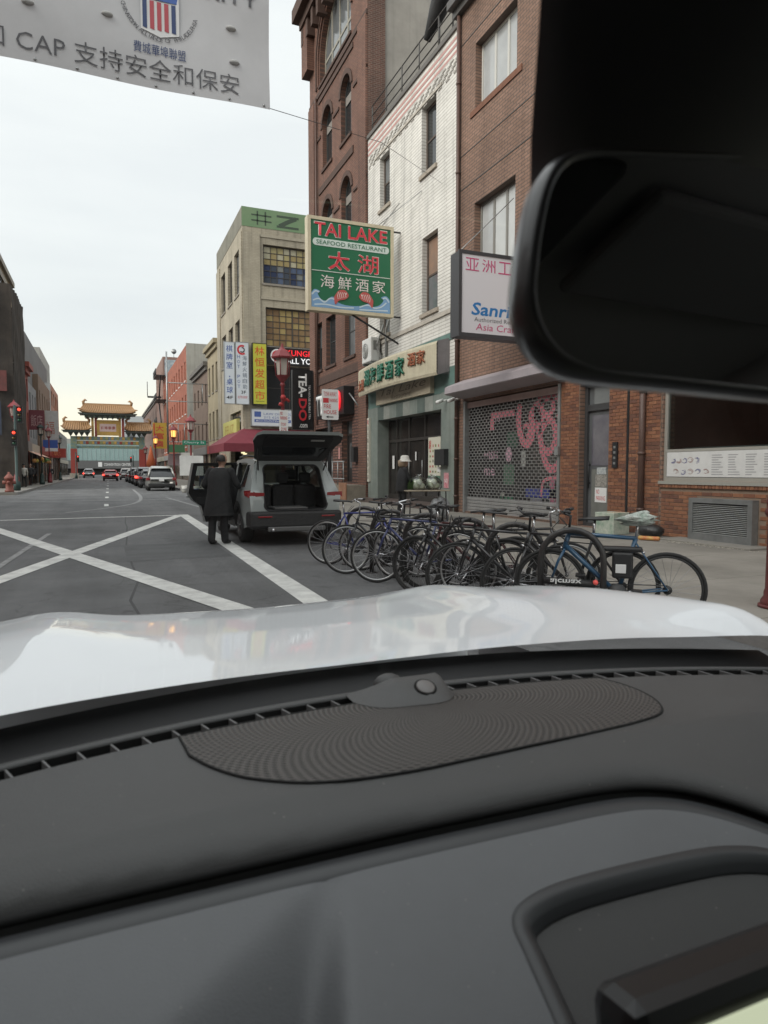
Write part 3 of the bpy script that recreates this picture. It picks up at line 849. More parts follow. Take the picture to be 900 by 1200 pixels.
text('Tai Lake', nb, 19.75, 4.14, 23.6, 4.40, Mgold, wb, flip=True, shear=.3, d=-.004)
text('Restaurant', nb, 20.9, 3.92, 22.6, 4.12, Mgold, wb, flip=True, shear=.3, d=-.004)
# curved marquee sign
Ncv = 16; Mcr = mat('marquee_cream', (.56,.51,.38), .6, var=.6, vs=2.5, c2=(.38,.33,.23), streak=.4)
def mq(t): return -.42-.28*math.sin(PI*t)          # depth along the marquee
mb = MB(); ya, yb = 18.42, 25.2
rowz = [(4.28, 0), (4.36, -.03), (5.22, -.03), (5.30, 0)]
for i in range(Ncv):
    t0, t1 = i/Ncv, (i+1)/Ncv
    for j in range(3):
        (za, da), (zb, db) = rowz[j], rowz[j+1]
        mb.quad((XF+mq(t0)+da, ya+(yb-ya)*t0, za), (XF+mq(t1)+da, ya+(yb-ya)*t1, za), (XF+mq(t1)+db, ya+(yb-ya)*t1, zb), (XF+mq(t0)+db, ya+(yb-ya)*t0, zb))
mq_o = mb.build('marquee', Mcr, wb)
mb = MB()
for i in range(Ncv):
    t0, t1 = i/Ncv, (i+1)/Ncv
    for z, zw in ((4.28, 4.42), (5.30, 5.42)):
        mb.quad((XF+mq(t0), ya+(yb-ya)*t0, z), (XF+mq(t1), ya+(yb-ya)*t1, z), (XF, ya+(yb-ya)*t1, zw), (XF, ya+(yb-ya)*t0, zw))
mb.build('soffit', mat('marquee_soffit', (.27,.265,.25), .6, var=.4), mq_o)
MB().add([(XF-.42, ya, 4.28), (XF-.42, ya, 5.30), (XF, ya, 5.42), (XF, ya, 4.42)], [(0,1,2,3)]).add([(XF-.42, yb, 4.28), (XF-.42, yb, 5.30), (XF, yb, 5.42), (XF, yb, 4.42)], [(0,1,2,3)]).build('end_panel', mat('marquee_end', (.27,.25,.255), .6, var=.5, vs=3, streak=.5), mq_o)
mb = MB()
for k in range(12):
    x = XF-.42+k*.035
    mb.box(x, x+.006, ya-.004, ya, 4.32, 5.34)
mb.build('end_ribs', mat('marquee_end', (.27,.25,.255)), mq_o)
def PM(s, z, d=0):
    t = (s-ya)/(yb-ya); return (XF+mq(t)-.04+d, s, z)
Mgl = mat('green_letters', (.008,.13,.075), .4); Mrl = mat('red_brown_letters', (.34,.11,.05), .6, var=.5, vs=8)
for i, ch in enumerate('太湖海鮮酒家'[1:]):
    s1 = 24.0-i*.78
    text(ch, PM, s1-.62, 4.50, s1, 5.12, Mgl, mq_o, bold=.012, flip=True, d=-.02, thick=.05)
for i, ch in enumerate('酒家'): text(ch, PM, 19.0+(1-i)*.55, 4.72, 19.48+(1-i)*.55, 5.14, Mrl, mq_o, bold=.012, flip=True, d=-.02, thick=.03)
for i, ch in enumerate('太湖'): text(ch, PM, 24.2+(1-i)*.42, 4.42, 24.58+(1-i)*.42, 4.86, Mrl, mq_o, bold=.012, flip=True, d=-.02, thick=.03)
# recessed shop front
S = .40
Mfr = mat('shopfront_bronze', (.035,.030,.027), .4)
sf = ppart('shop_front', wb, PF, Mfr, *[(y-.045, y+.045, .32, 3.3, S, S+.1) for y in (18.9, 19.75, 20.95, 22.25, 23.35, 24.10)], (18.9, 24.1, 2.45, 2.55, S-.005, S+.105), (18.9, 24.1, .32, .5, S-.003, S+.102))
M_sg = mat('restaurant_glass', (.022,.02,.019), .07, var=.6, vs=1.5, c2=(.06,.05,.045))
for i, (a, b) in enumerate(((18.95,19.7),(19.8,20.9),(21.0,22.2),(22.3,23.3),(23.4,24.05))):
    ppart('pane', sf, PF, M_sg, (a, b, .5, 2.45, S+.04, S+.05)); ppart('pane', sf, PF, M_sg, (a, b, 2.55, 3.3, S+.04, S+.05))
for y in (21.05, 22.15): MB().tube([(XF+S-.05, y, 1.1), (XF+S-.05, y, 1.75)], .018).build('door_handle', M_steel, sf)
po = ppart('poster', sf, PF, mat('poster_cream', (.62,.60,.50), .5), (19.72, 20.62, 1.05, 2.50, S-.03, S-.012))
ppart('poster_base', po, PF, mat('poster_green', (.08,.16,.11), .5), (19.72, 20.62, 1.05, 1.22, S-.034, S-.031))
random.seed(9)
for r in range(6):
    for c in range(4):
        y = 19.82+c*.2; z = 1.32+r*.17
        k = random.choice([(.45,.10,.08),(.20,.22,.08),(.35,.22,.10),(.10,.12,.08)])
        ppart('dish_picture', po, PF, mat('dish_%d' % (k[0]*100), k, .6), (y, y+random.uniform(.06,.1), z, z+random.uniform(.06,.1), S-.034, S-.031))
text('湖', PF, 20.42, 2.1, 20.58, 2.4, M_red, po, flip=True, d=S-.035, bold=.01)
ppart('notice', sf, PF, M_wht, (23.55, 23.72, 1.45, 1.95, S-.02, S-.006))
ppart('notice', sf, PF, M_wht, (21.6, 21.68, 1.75, 2.05, S-.02, S-.006))
ppart('menu_case', wb, PF, M_black, (18.35, 19.0, 1.55, 2.05, -.22, -.061))
ppart('menu_paper', wb, PF, M_wht, (18.86, 19.05, 1.35, 1.5, -.08, -.062))
ps = ppart('no_smoking_notice', wb, PF, mat('pink_notice', (.55,.14,.18), .5, var=.8, vs=20, c2=(.65,.6,.58)), (18.32, 18.62, .85, 1.32, -.075, -.061))
text('NO', PF, 18.36, 1.02, 18.58, 1.14, M_wht, ps, flip=True, d=-.078)
vs_ = ppart('vertical_sign', wb, PF, mat('cream_sign', (.60,.58,.50), .5, var=.3), (25.0-.12, 25.0+.10, .95, 3.45, -.13, -.061))
for i, ch in enumerate('歡迎光臨太湖海鮮酒家'): text(ch, PF, 24.91, 3.20-i*.24, 25.07, 3.38-i*.24, M_red if i == 0 else Mgold, vs_, flip=True, d=-.134)
for (y, z) in ((18.5, 3.55), (17.75, 3.52)):
    mb = MB(); mb.tube([(XF-.02, y, z), (XF-.22, y-.02, z-.05)], .03, 8); mb.tube([(XF-.2, y, z-.02), (XF-.42, y-.04, z-.1)], .055, 10); mb.build('security_camera', M_white, wb)
# roof railing and bundled tarpaulin
Mrl2 = mat('railing_dark', (.06,.055,.05), .5)
mb = MB(); posts = [18.1, 19.5, 20.9, 22.3, 23.7, 25.1]
for y in posts: mb.tube([(XF+.12, y, 14.3), (XF+.12, y, 15.45)], .025, 6)
for z in (14.75, 15.1, 15.45): mb.tube([(XF+.12, 18.0, z), (XF+.12, 25.2, z)], .022, 6)
mb.build('roof_railing', Mrl2, wb)
mb = MB(); pts = [(XF+.2, 20.5, 15.3), (XF+.3, 19.9, 15.9), (XF+.2, 19.2, 16.25), (XF+.25, 18.4, 16.4), (XF+.2, 18.0, 16.2)]
mb.tube(pts, [.12, .3, .34, .32, .2], 9); mb.build('tarpaulin', mat('tarpaulin_grey', (.05,.05,.052), .6, var=.5, vs=6, bump=.6, bs=8), wb)
mb = MB()
for y in (18.2, 19.0, 19.9): mb.tube([(XF+.35, y, 14.3), (XF+.35, y, 16.1)], .03, 6)
mb.build('tarpaulin_pole', Mrl2, wb)
# conduits and wall anchors above the marquee
mb = MB(); mb.tube([(XF-.06, 23.3, 5.42), (XF-.06, 23.3, 6.6), (XF-.02, 23.1, 6.9)], .05, 8); mb.tube([(XF-.09, 23.55, 5.4), (XF-.2, 23.9, 6.1), (XF-.08, 23.5, 6.8)], .04, 6); mb.build('conduit', mat('conduit_grey', (.35,.35,.34), .5), wb)

ac = thing('air_conditioner', 'white outdoor air conditioner unit standing above the restaurant marquee', 'air conditioner', (XF-.25, 24.3, 5.42))
MB().bbox(-.2, .17, -.45, .5, .08, .98, .03).build('casing', M_white, ac)
mb = MB(); mb.lathe([(.30,0),(.30,.01)], (-.205, .12, .52), 24, axis='X'); mb.build('fan_grille', mat('fan_grille', (.22,.22,.21), .5), ac)
for r_ in (.08, .15, .22, .29):
    MB().tube([(-.222, .12+r_*math.cos(2*PI*i/24), .52+r_*math.sin(2*PI*i/24)) for i in range(24)], .008, 5, closed=True).build('grille_ring', M_white, ac)
part('bracket', ac, M_steel, (-.2, .25, -.4, -.34, 0, .08), (-.2, .25, .38, .44, 0, .08))
MB().box(-.1, .1, -.455, -.452, .5, .85).build('side_vent', mat('fan_grille', (.22,.22,.21), .5), ac)

# ================================================================== red brick building with arches
Mr = brick_mat('red_brickwork', (.215,.105,.072), (.17,.08,.055), (.10,.06,.047), 'Y', bh=.1, bw=.3, ms=.016, var=.35, vs=.3, streak=.35)
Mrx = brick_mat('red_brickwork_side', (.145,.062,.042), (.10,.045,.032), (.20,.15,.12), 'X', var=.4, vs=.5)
Mdk = mat('dark_brick_trim', (.085,.048,.036), .8, var=.5, vs=5)
rb = thing('arched_building', 'tall red brick building with arched windows and a bracketed cornice', 'building')
y0, y1, zt = 25.32, 33.2, 23.6
arches = [(29.75,31.15,15.4,18.0),(27.2,28.5,15.4,18.0),(29.75,31.15,11.25,13.85),(27.2,28.5,11.25,13.85)]
big = (27.2, 31.5, 19.4, 22.6)
rects_ = [(29.35,30.75,6.25,8.5),(26.8,28.1,6.25,8.5),(31.4,32.4,6.25,8.5)]
dh = (27.0, 28.35, .9, 3.55); gw = (29.6, 32.3, 1.2, 3.4)
mb = MB(); wall(mb, PF, rect(y0, y1, -.05, zt), [arch(*a) for a in arches]+[arch(*big)]+[rect(*a) for a in rects_]+[rect(*dh), rect(*gw)], .32)
mb.build('front_wall', Mr, rb)
sw = MB(); sw.quad((XF, y0, -.05), (XF+.75, y0, -.05), (XF+.75, y0, zt), (XF, y0, zt)); sw.quad((XF, y1, -.05), (XF+9, y1, -.05), (XF+9, y1, zt), (XF, y1, zt)); sw.build('side_wall', Mrx, rb)
MB().quad((XF+.75, y0+.06, -.05), (XF+14, y0+.06, -.05), (XF+14, y0+.06, 27), (XF+.75, y0+.06, 27)).quad((XF+.75, y0, -.05), (XF+.75, y0+.06, -.05), (XF+.75, y0+.06, 27), (XF+.75, y0, 27)).build('plastered_wall', mat('grey_render', (.37,.345,.31), .9, var=.5, vs=.7, bump=.15, bs=6, streak=.25), rb)
MB().quad((XF, y0, zt-.2), (XF+14, y0, zt-.2), (XF+14, y1, zt-.2), (XF, y1, zt-.2)).build('roof', M_tar, rb)
for a in arches:
    window(rb, PF, *a, d=.20, nx=1, ny=2, fm=mat('arch_frame', (.05,.055,.055), .5), pm=M_glassd, fw=.09, arched=True, sill=Mdk)
    # upper blank lunette and dark brick hood mould
    lw_ = arch(a[0]-.2, a[1]+.2, a[2]+1.2, a[3]+.2); li = arch(a[0]-.002, a[1]+.002, a[2]+1.2, a[3]+.002)
    m2 = MB()
    for i in range(2, len(lw_)-1):
        p, q, r_, s_ = lw_[i], lw_[i+1], li[i+1], li[i]
        m2.add([PF(*p, -.05), PF(*q, -.05), PF(*r_, -.05), PF(*s_, -.05), PF(*p, .01), PF(*q, .01), PF(*r_, .01), PF(*s_, .01)], [(0,1,2,3),(0,1,5,4),(3,2,6,7)])
    m2.build('hood_mould', Mdk, rb)
    ppart('blind_panel', rb, PF, mat('lunette_panel', (.22,.20,.18), .7), (a[0]+.1, a[1]-.1, a[2]+1.6, a[2]+1.95, .19, .199))
window(rb, PF, *big, d=.25, nx=4, ny=2, fm=mat('arch_frame_big', (.30,.28,.23), .5), pm=M_glassg, fw=.12, bw=.12, arched=True, sill=Mdk)
for k, off in enumerate((.12, .42)):
    lw_ = arch(big[0]-off-.12, big[1]+off+.12, big[2], big[3]+off+.12, 20); li = arch(big[0]-off, big[1]+off, big[2], big[3]+off, 20); m2 = MB()
    for i in range(1, len(lw_)-1):
        p, q, r_, s_ = lw_[i], lw_[i+1], li[i+1], li[i]
        m2.add([PF(*p, -.08), PF(*q, -.08), PF(*r_, -.08), PF(*s_, -.08), PF(*p, .01), PF(*q, .01), PF(*r_, .01), PF(*s_, .01)], [(0,1,2,3),(0,1,5,4),(3,2,6,7)])
    m2.build('arch_mould', Mdk if k else Mr, rb)
for a in rects_: window(rb, PF, *a, d=.2, nx=1, ny=2, fm=mat('arch_frame', (.05,.055,.055)), pm=[M_glassd, M_glassg], fw=.08, sill=Mdk)
for (a, b, z, h_) in ((y0,y1,18.95,.22),(26.9,31.7,18.62,.2),(26.9,31.7,14.45,.3),(y0,26.9,17.0,.12),(28.7,29.5,17.0,.12),(31.4,y1,17.0,.12),(y0,26.9,12.85,.12),(28.7,29.5,12.85,.12),(31.4,y1,12.85,.12),(y0,y1,9.6,.3),(y0,y1,5.5,.35),(26.4,y1,4.9,.18)):
    ppart('string_course', rb, PF, Mdk, (a, b, z, z+h_, -.05, .01))
ppart('pier', rb, PF, Mr, (y0, y0+.9, .1, 19.0, -.09, .01)); ppart('pier', rb, PF, Mr, (y1-.9, y1, .1, 19.0, -.09, .01))
ppart('cornice', rb, PF, Mdk, (y0-.0, y1+.5, 23.3, 23.9, -.75, .2), (y0, y1+.25, 22.9, 23.298, -.45, .2))
for i in range(10): ppart('bracket', rb, PF, Mdk, (y0+.2+i*.84, y0+.5+i*.84, 22.1, 22.9, -.38, .1))
for a in (y1-.15,): ppart('corner_bracket', rb, PF, Mr, (a-.6, a+.35, 20.6, 22.9, -.35, .1))
# ground floor brick grille courses, doorway, railing and plinth
Mgb = brick_mat('ribbed_brick', (.21,.105,.08), (.16,.075,.058), (.07,.04,.032), 'Y', bw=.42, bh=.125, ms=.03, var=.2, bump=1.0, streak=.2)
mb = MB(); wall(mb, lambda s, z, d=0: (XF-.07+d, s, z), rect(25.34, 33.18, .8, 4.88), [rect(*dh), rect(*gw)], .07); mb.build('ribbed_wall', Mgb, rb)
ppart('plinth', rb, PF, mat('plinth_stone', (.27,.235,.19), .8, var=.6, vs=3), (25.36, 29.4, .1, .80, -.9, .02)); ppart('plinth', rb, PF, mat('plinth_orange', (.33,.17,.10), .8, var=.6, vs=3), (25.34, 26.2, .1, .9, -.95, -.901))
d2 = ppart('door', rb, PF, mat('door_black', (.03,.03,.03), .4), (dh[0]+.08, dh[1]-.08, .9, 2.9, .22, .27))
ppart('door_frame', d2, PF, Mfr, (dh[0], dh[0]+.08, .9, 3.55, .18, .3), (dh[1]-.08, dh[1], .9, 3.55, .18, .3), (dh[0]+.08, dh[1]-.08, 2.9, 3.0, .185, .295), (27.62, 27.72, .9, 2.9, .21, .28))
ppart('transom', d2, PF, M_glassg, (dh[0]+.08, dh[1]-.08, 3.0, 3.55, .22, .23))
for a in (27.2, 27.85): ppart('pane', d2, PF, M_glassg, (a, a+.22, 1.5, 2.6, .212, .219))
MB().tube([(XF+.17, 27.6, 1.7), (XF+.17, 27.6, 2.1)], .02).build('handle', M_steel, d2)
window(rb, PF, *gw, d=.22, nx=3, ny=1, fm=Mfr, pm=mat('neon_window', (.03,.025,.025), .1), fw=.08)
ppart('letter_box', rb, PF, M_black, (26.25, 26.6, 1.75, 2.35, -.28, -.071))
ppart('red_notice', rb, PF, mat('pink_notice2', (.6,.3,.28), .5), (28.6, 28.75, 1.9, 2.4, -.09, -.071))
mb = MB()
for y in (25.9, 26.6, 27.3, 28.0, 28.7, 29.4): mb.tube([(XF-.85, y, .8), (XF-.85, y, 1.75)], .022, 6)
for z in (1.05, 1.75): mb.tube([(XF-.85, 25.8, z), (XF-.85, 29.5, z)], .025, 6)
mb.tube([(XF-.85, 29.5, 1.75), (XF-.85, 31.4, .95)], .03, 6); mb.tube([(XF-.85, 29.5, 1.45), (XF-.85, 31.4, .65)], .03, 6)
mb.build('stair_railing', M_steel, rb)
for i in range(4): ppart('step', rb, PF, M_stone, (29.42+i*.4, 29.82+i*.4, .1, .70-i*.15, -.9, -.1))
mb = MB(); mb.tube([(XF-.1, 31.9, 3.6), (XF-.1, 31.9, 19)], .06, 8); mb.build('down_pipe', mat('pipe_brown', (.10,.055,.042)), rb)
# ================================================================== beige corner building beyond the side street
Mbe = brick_mat('beige_brickwork_side', (.42,.375,.29), (.37,.33,.255), (.33,.29,.22), 'X', bh=.12, bw=.3, var=.25, streak=.35, vs=.3, bump=.2)
Mbey = brick_mat('beige_brickwork', (.42,.375,.29), (.37,.33,.255), (.33,.29,.22), 'Y', bh=.12, bw=.3, var=.25, streak=.35, vs=.3, bump=.2)
be = thing('corner_building', 'beige four storey corner building with big gridded windows and painted green top', 'building')
PB = PY(51.0); bx0, bx1, bz = 9.8, 26.0, 20.75
fw_ = [(11.35, 18.6, 15.4, 18.25), (11.5, 18.7, 10.75, 13.65), (11.5, 18.7, 6.0, 9.3)]
mb = MB(); wall(mb, PB, rect(bx0, bx1, -.05, bz), [rect(*w) for w in fw_]+[rect(10.6, 18.5, .3, 3.3)], .35); mb.build('front_wall', Mbe, be)
sw_ = []
for z0, z1 in ((14.8, 18.1), (10.2, 12.9)):
    for a, b in ((52.2, 54.3), (55.3, 57.3), (58.6, 60.8)): sw_.append((a, b, z0, z1))
mb = MB(); wall(mb, PF, rect(51.0, 62.9, -.05, bz), [rect(*w) for w in sw_]+[rect(52, 57, 4.2, 6.0), rect(52, 57, .3, 3.2)], .35); mb.build('street_wall', Mbey, be)
shell(be, bx0, bx1, 51.0, 62.9, bz, Mbe, skip='LF')
Mpy = [mat('pane_yellow', (.42,.36,.18), .2, var=.5, vs=2), mat('pane_cream', (.45,.42,.30), .2), mat('pane_tan', (.34,.27,.13), .2)]
Mpb = [mat('pane_blue', (.10,.13,.20), .1), mat('pane_slate', (.07,.085,.11), .1), mat('pane_grey', (.22,.23,.22), .1), mat('pane_dblue', (.045,.06,.11), .1)]
Mor = [mat('pane_amber', (.30,.20,.10), .2, var=.5, vs=2), mat('pane_brown', (.23,.15,.085), .2), mat('pane_gold', (.38,.29,.13), .2)]
def grid_window(par, P, w, nx, ny, upper, lower):
    a0, a1, b0, b1 = w; fw = .1
    mb = MB()
    pbox(mb, P, a0, a0+fw, b0, b1, .2, .3); pbox(mb, P, a1-fw, a1, b0, b1, .2, .3); pbox(mb, P, a0+fw, a1-fw, b0, b0+fw, .201, .299); pbox(mb, P, a0+fw, a1-fw, b1-fw, b1, .201, .299)
    for i in range(1, nx):
        a = a0+fw+(a1-a0-2*fw)*i/nx; t = .05 if i % 4 == 0 else .022
        pbox(mb, P, a-t, a+t, b0+fw, b1-fw, .205, .27)
    for j in range(1, ny):
        b = b0+fw+(b1-b0-2*fw)*j/ny; pbox(mb, P, a0+fw, a1-fw, b-.022, b+.022, .21, .265)
    o = mb.build('window', M_wfr, par)
    iw, ih = (a1-a0-2*fw)/nx, (b1-b0-2*fw)/ny
    for i in range(nx):
        for j in range(ny):
            m = random.choice(upper) if j >= ny/2 else random.choice(lower)
            ppart('pane', o, P, m, (a0+fw+iw*i, a0+fw+iw*(i+1), b0+fw+ih*j, b0+fw+ih*(j+1), .24, .25))
    ppart('sill', o, P, M_stone, (a0-.1, a1+.1, b0-.15, b0-.001, -.08, .3))
random.seed(21)
grid_window(be, PB, fw_[0], 14, 6, Mpy, Mpb); grid_window(be, PB, fw_[1], 14, 6, Mor, Mor)
window(be, PB, *fw_[2], d=.2, nx=4, ny=2, pm=M_glassd, fw=.1)
for w in sw_: window(be, PF, *w, d=.2, nx=2, ny=4, pm=[M_glassd, M_glassg], fw=.09, fine=False, sill=M_stone)
window(be, PF, 52, 57, 4.2, 6.0, d=.2, nx=4, ny=1, pm=M_glassd)
ppart('pier', be, PB, Mbe, (9.82, 11.1, 0, 19.0, -.09, .0)); ppart('pier', be, PF, Mbey, (51.0, 51.9, 4, 19.0, -.08, .0)); ppart('pier', be, PF, Mbey, (61.2, 62.9, 4, 19.0, -.08, .0))
for z in (18.75, 14.2): ppart('moulding', be, PB, mat('beige_stone', (.40,.36,.28), .8, var=.3), (11.12, bx1, z, z+.2, -.06, .0))
Mgf = mat('painted_green_band', (.16,.26,.14), .8, var=.5, vs=1.2, c2=(.24,.30,.18))
ppart('painted_band', be, PB, Mgf, (9.79, bx1, 19.4, 20.80, -.02, .0)); ppart('painted_band', be, PF, mat('faded_band', (.22,.21,.17), .8, var=.6, vs=1), (51.0, 62.9, 19.4, 20.78, -.02, .0))
Mgd = mat('painted_dark_lettering', (.06,.085,.06), .8)
Mgl2 = mat('painted_pale_lettering', (.27,.38,.22), .8)
mb = MB()
for (a, b, z0, z1) in ((10.9,11.0,19.6,20.6),(11.5,11.6,19.6,20.6),(10.5,12.0,19.85,19.95),(10.5,12.0,20.25,20.35),(12.4,14.1,20.35,20.5),(12.4,14.1,19.6,19.75),(14.6,14.7,19.6,20.6),(14.6,15.8,20.45,20.6),(14.6,15.8,19.6,19.75),(15.7,15.8,19.6,20.6),(15.0,15.4,19.95,20.25)):
    pbox(mb, PB, a, b, z0, z1, -.03, -.021)
ribbon(mb, PB, [(13.9,20.4),(13.2,20.05),(12.6,19.7)], .3, -.026)
stuff(mb.build('painted_lettering', Mgd, be))
# signs on the corner building (facing the junction)
def board(name, label, P, a0, a1, b0, b1, m, d0=-.2, d1=-.06, edge=None, cat='sign', group=None):
    t = thing(name, label, cat, group=group)
    ppart('panel', t, P, m, (a0, a1, b0, b1, d0, d1))
    if edge:
        e = .05*(a1-a0) if (a1-a0) < 2 else .06
        ppart('frame', t, P, edge, (a0-e, a0, b0-e, b1+e, d0-.01, d1), (a1, a1+e, b0-e, b1+e, d0-.01, d1), (a0, a1, b0-e, b0, d0-.009, d1), (a0, a1, b1, b1+e, d0-.009, d1))
    return t
Mlb = mat('lightbox_white', (.62,.66,.70), .4); Mbl = mat('letter_blue', (.06,.11,.32), .5); Mrd = mat('letter_red', (.55,.03,.04), .5)
s = board('vertical_sign', 'pale vertical light box sign with blue characters marked 4F', PB, 8.32, 9.02, 6.3, 10.75, Mlb, -.5, -.25, M_steel)
for i, ch in enumerate('棋牌室·桌球'):
    if ch == '·': text(ch, PB, 8.62, 8.2, 8.72, 8.32, Mbl, s, d=-.505)
    else: text(ch, PB, 8.44, 10.05-i*.6, 8.9, 10.53-i*.6, Mbl, s, d=-.505, bold=.008)
text('4F', PB, 8.42, 6.62, 8.9, 6.86, M_black, s, d=-.505, bold=.01)
s = board('vertical_sign', 'pale vertical light box sign reading HOT POT with round red emblem', PB, 9.14, 10.06, 6.3, 10.78, Mlb, -.5, -.25, M_steel)
for i, ch in enumerate('HOT POT'):
    if ch != ' ': text(ch, PB, 9.24, 9.62-i*.36, 9.44, 9.86-i*.36, Mbl, s, d=-.505)
for i, ch in enumerate('海鮮火鍋自助'): text(ch, PB, 9.62, 9.5-i*.42, 9.94, 9.84-i*.42, mat('letter_slate', (.12,.15,.20), .5), s, d=-.505)
text('3F', PB, 9.5, 7.05, 9.86, 7.28, M_black, s, d=-.505, bold=.01); text('ALL YOU CAN EAT', PB, 9.26, 6.7, 9.95, 6.9, Mrd, s, d=-.505)
def emblem(P, cx, cz, r, par, d):
    mb = MB()
    ribbon(mb, P, [(cx+r*math.cos(R(a)), cz+r*math.sin(R(a))) for a in range(60, 311, 10)], r*.45, d)
    mb.build('emblem_ring', Mrd, par)
    mb = MB(); ribbon(mb, P, [(cx+.55*r*math.cos(R(a)), cz+.55*r*math.sin(R(a))) for a in range(-140, 120, 20)], r*.28, d-.002); mb.build('emblem_swirl', M_black, par)
emblem(PB, 9.6, 10.25, .30, s, -.505)
s = board('vertical_sign', 'bright yellow green vertical sign with orange supermarket characters', PB, 10.42, 11.42, 6.35, 10.8, mat('lime_yellow', (.52,.52,.06), .45), -.42, -.12, M_black)
for i, ch in enumerate('林恒发超市'): text(ch, PB, 10.55, 9.93-i*.82, 11.28, 10.60-i*.82, mat('letter_orange', (.55,.12,.02), .5), s, bold=.014, d=-.425)
text('Supermarket', PB, 10.6, 6.48, 11.25, 6.6, M_black, s, d=-.425)
s = board('shop_sign', 'black lit sign with red and white letters and a round emblem', PB, 11.52, 18.5, 9.38, 10.66, mat('sign_black', (.012,.012,.013), .35), -.25, -.02)
mb = MB(); mb.prism([(12.3+.52*math.cos(2*PI*i/24), 10.02+.52*math.sin(2*PI*i/24)) for i in range(24)], PB, -.27, -.251); mb.build('emblem_disc', M_wht, s)
emblem(PB, 12.3, 10.02, .34, s, -.275)
Mem = mat('lit_red', (.75,.03,.04), .4, emit=(.8,.02,.03), es=.5); Mew = mat('lit_white', (.8,.8,.8), .4, emit=(.9,.92,.95), es=.35)
text('KUNGFU HOTPOT', PB, 13.0, 10.08, 18.0, 10.52, Mem, s, bold=.012, d=-.27); text('ALL YOU CAN EAT', PB, 13.0, 9.50, 18.0, 9.94, Mew, s, bold=.012, d=-.27)
s = board('shop_sign', 'white office sign with blue square and small lettering above maroon awning', PB, 10.3, 13.6, 4.75, 5.95, mat('pale_office_sign', (.60,.63,.66), .45), -.3, -.05, M_steel)
ppart('logo', s, PB, Mbl, (10.5, 11.0, 5.4, 5.8, -.305, -.3)); ppart('blue_bar', s, PB, Mbl, (10.5, 13.3, 5.0, 5.22, -.305, -.3))
text('LAW OFFICES', PB, 11.2, 5.55, 13.3, 5.72, Mbl, s, d=-.305); text('215 625 0229', PB, 11.2, 5.3, 13.2, 5.46, Mbl, s, d=-.305); text('ACCOUNTING TAX', PB, 10.6, 5.05, 13.2, 5.17, M_wht, s, d=-.31)
s = board('shop_sign', 'white office sign with small red print beside black tea sign', PB, 13.75, 15.4, 4.7, 5.9, mat('pale_office_sign', (.60,.63,.66)), -.3, -.05, M_steel)
text('FARM', PB, 13.9, 5.4, 15.2, 5.72, Mbl, s, d=-.305, bold=.01); text('bakery', PB, 14.0, 4.95, 15.0, 5.2, Mrd, s, d=-.305)
s = board('shop_sign', 'long yellow sign with faint brown letters along the beige wall', PF, 52.3, 58.6, 3.9, 5.35, mat('pale_yellow', (.50,.48,.16), .5), -.35, -.1)
text('FELIZ', PF, 53.5, 4.3, 57.5, 5.0, mat('brown_letter', (.35,.22,.05), .5), s, flip=True, d=-.36)
# maroon awning round the corner
aw = thing('awning', 'maroon canvas corner awning over the shop entrance with lit interior', 'awning')
Mma = mat('maroon_canvas', (.16,.022,.035), .75, var=.3, vs=3)
mb = MB(); mb.quad((8.0,49.4,3.35),(16,49.4,3.35),(16,51.0,4.55),(9.8,51.0,4.55)); mb.quad((8.0,49.4,2.75),(16,49.4,2.75),(16,49.4,3.35),(8.0,49.4,3.35)); mb.quad((8.0,49.4,3.35),(9.8,51.0,4.55),(9.8,57,4.55),(8.0,57,3.35)); mb.quad((8.0,49.4,2.75),(8.0,49.4,3.35),(8.0,57,3.35),(8.0,57,2.75)); mb.build('canopy', Mma, aw)
text('PHO & CAFE', PY(49.4), 11.9, 2.85, 14.8, 3.25, M_wht, aw, bold=.02, d=-.01)
Mlamp = mat('shop_lamp', (.9,.8,.5), .4, emit=(1.0,.85,.5), es=.7)
for x in (9.6, 10.8, 12.2, 13.4):
    for y in (49.9, 50.6): MB().lathe([(.13,0),(.16,.1)], (x, y, 2.55+.1*(y > 50)), 8).build('lamp', Mlamp, aw)
ppart('shop_glass', be, PB, mat('shop_inside_yellow', (.30,.26,.14), .2, var=.7, vs=1.4, c2=(.05,.04,.03)), (10.6, 18.5, .3, 3.3, .3, .32))
for x in (10.6, 12.2, 13.9, 15.6): ppart('shop_mullion', be, PB, M_wfr, (x, x+.1, .3, 3.3, .2, .299))
ppart('shop_poster', be, PB, M_wht, (12.6, 13.6, 1.6, 2.6, .27, .298))

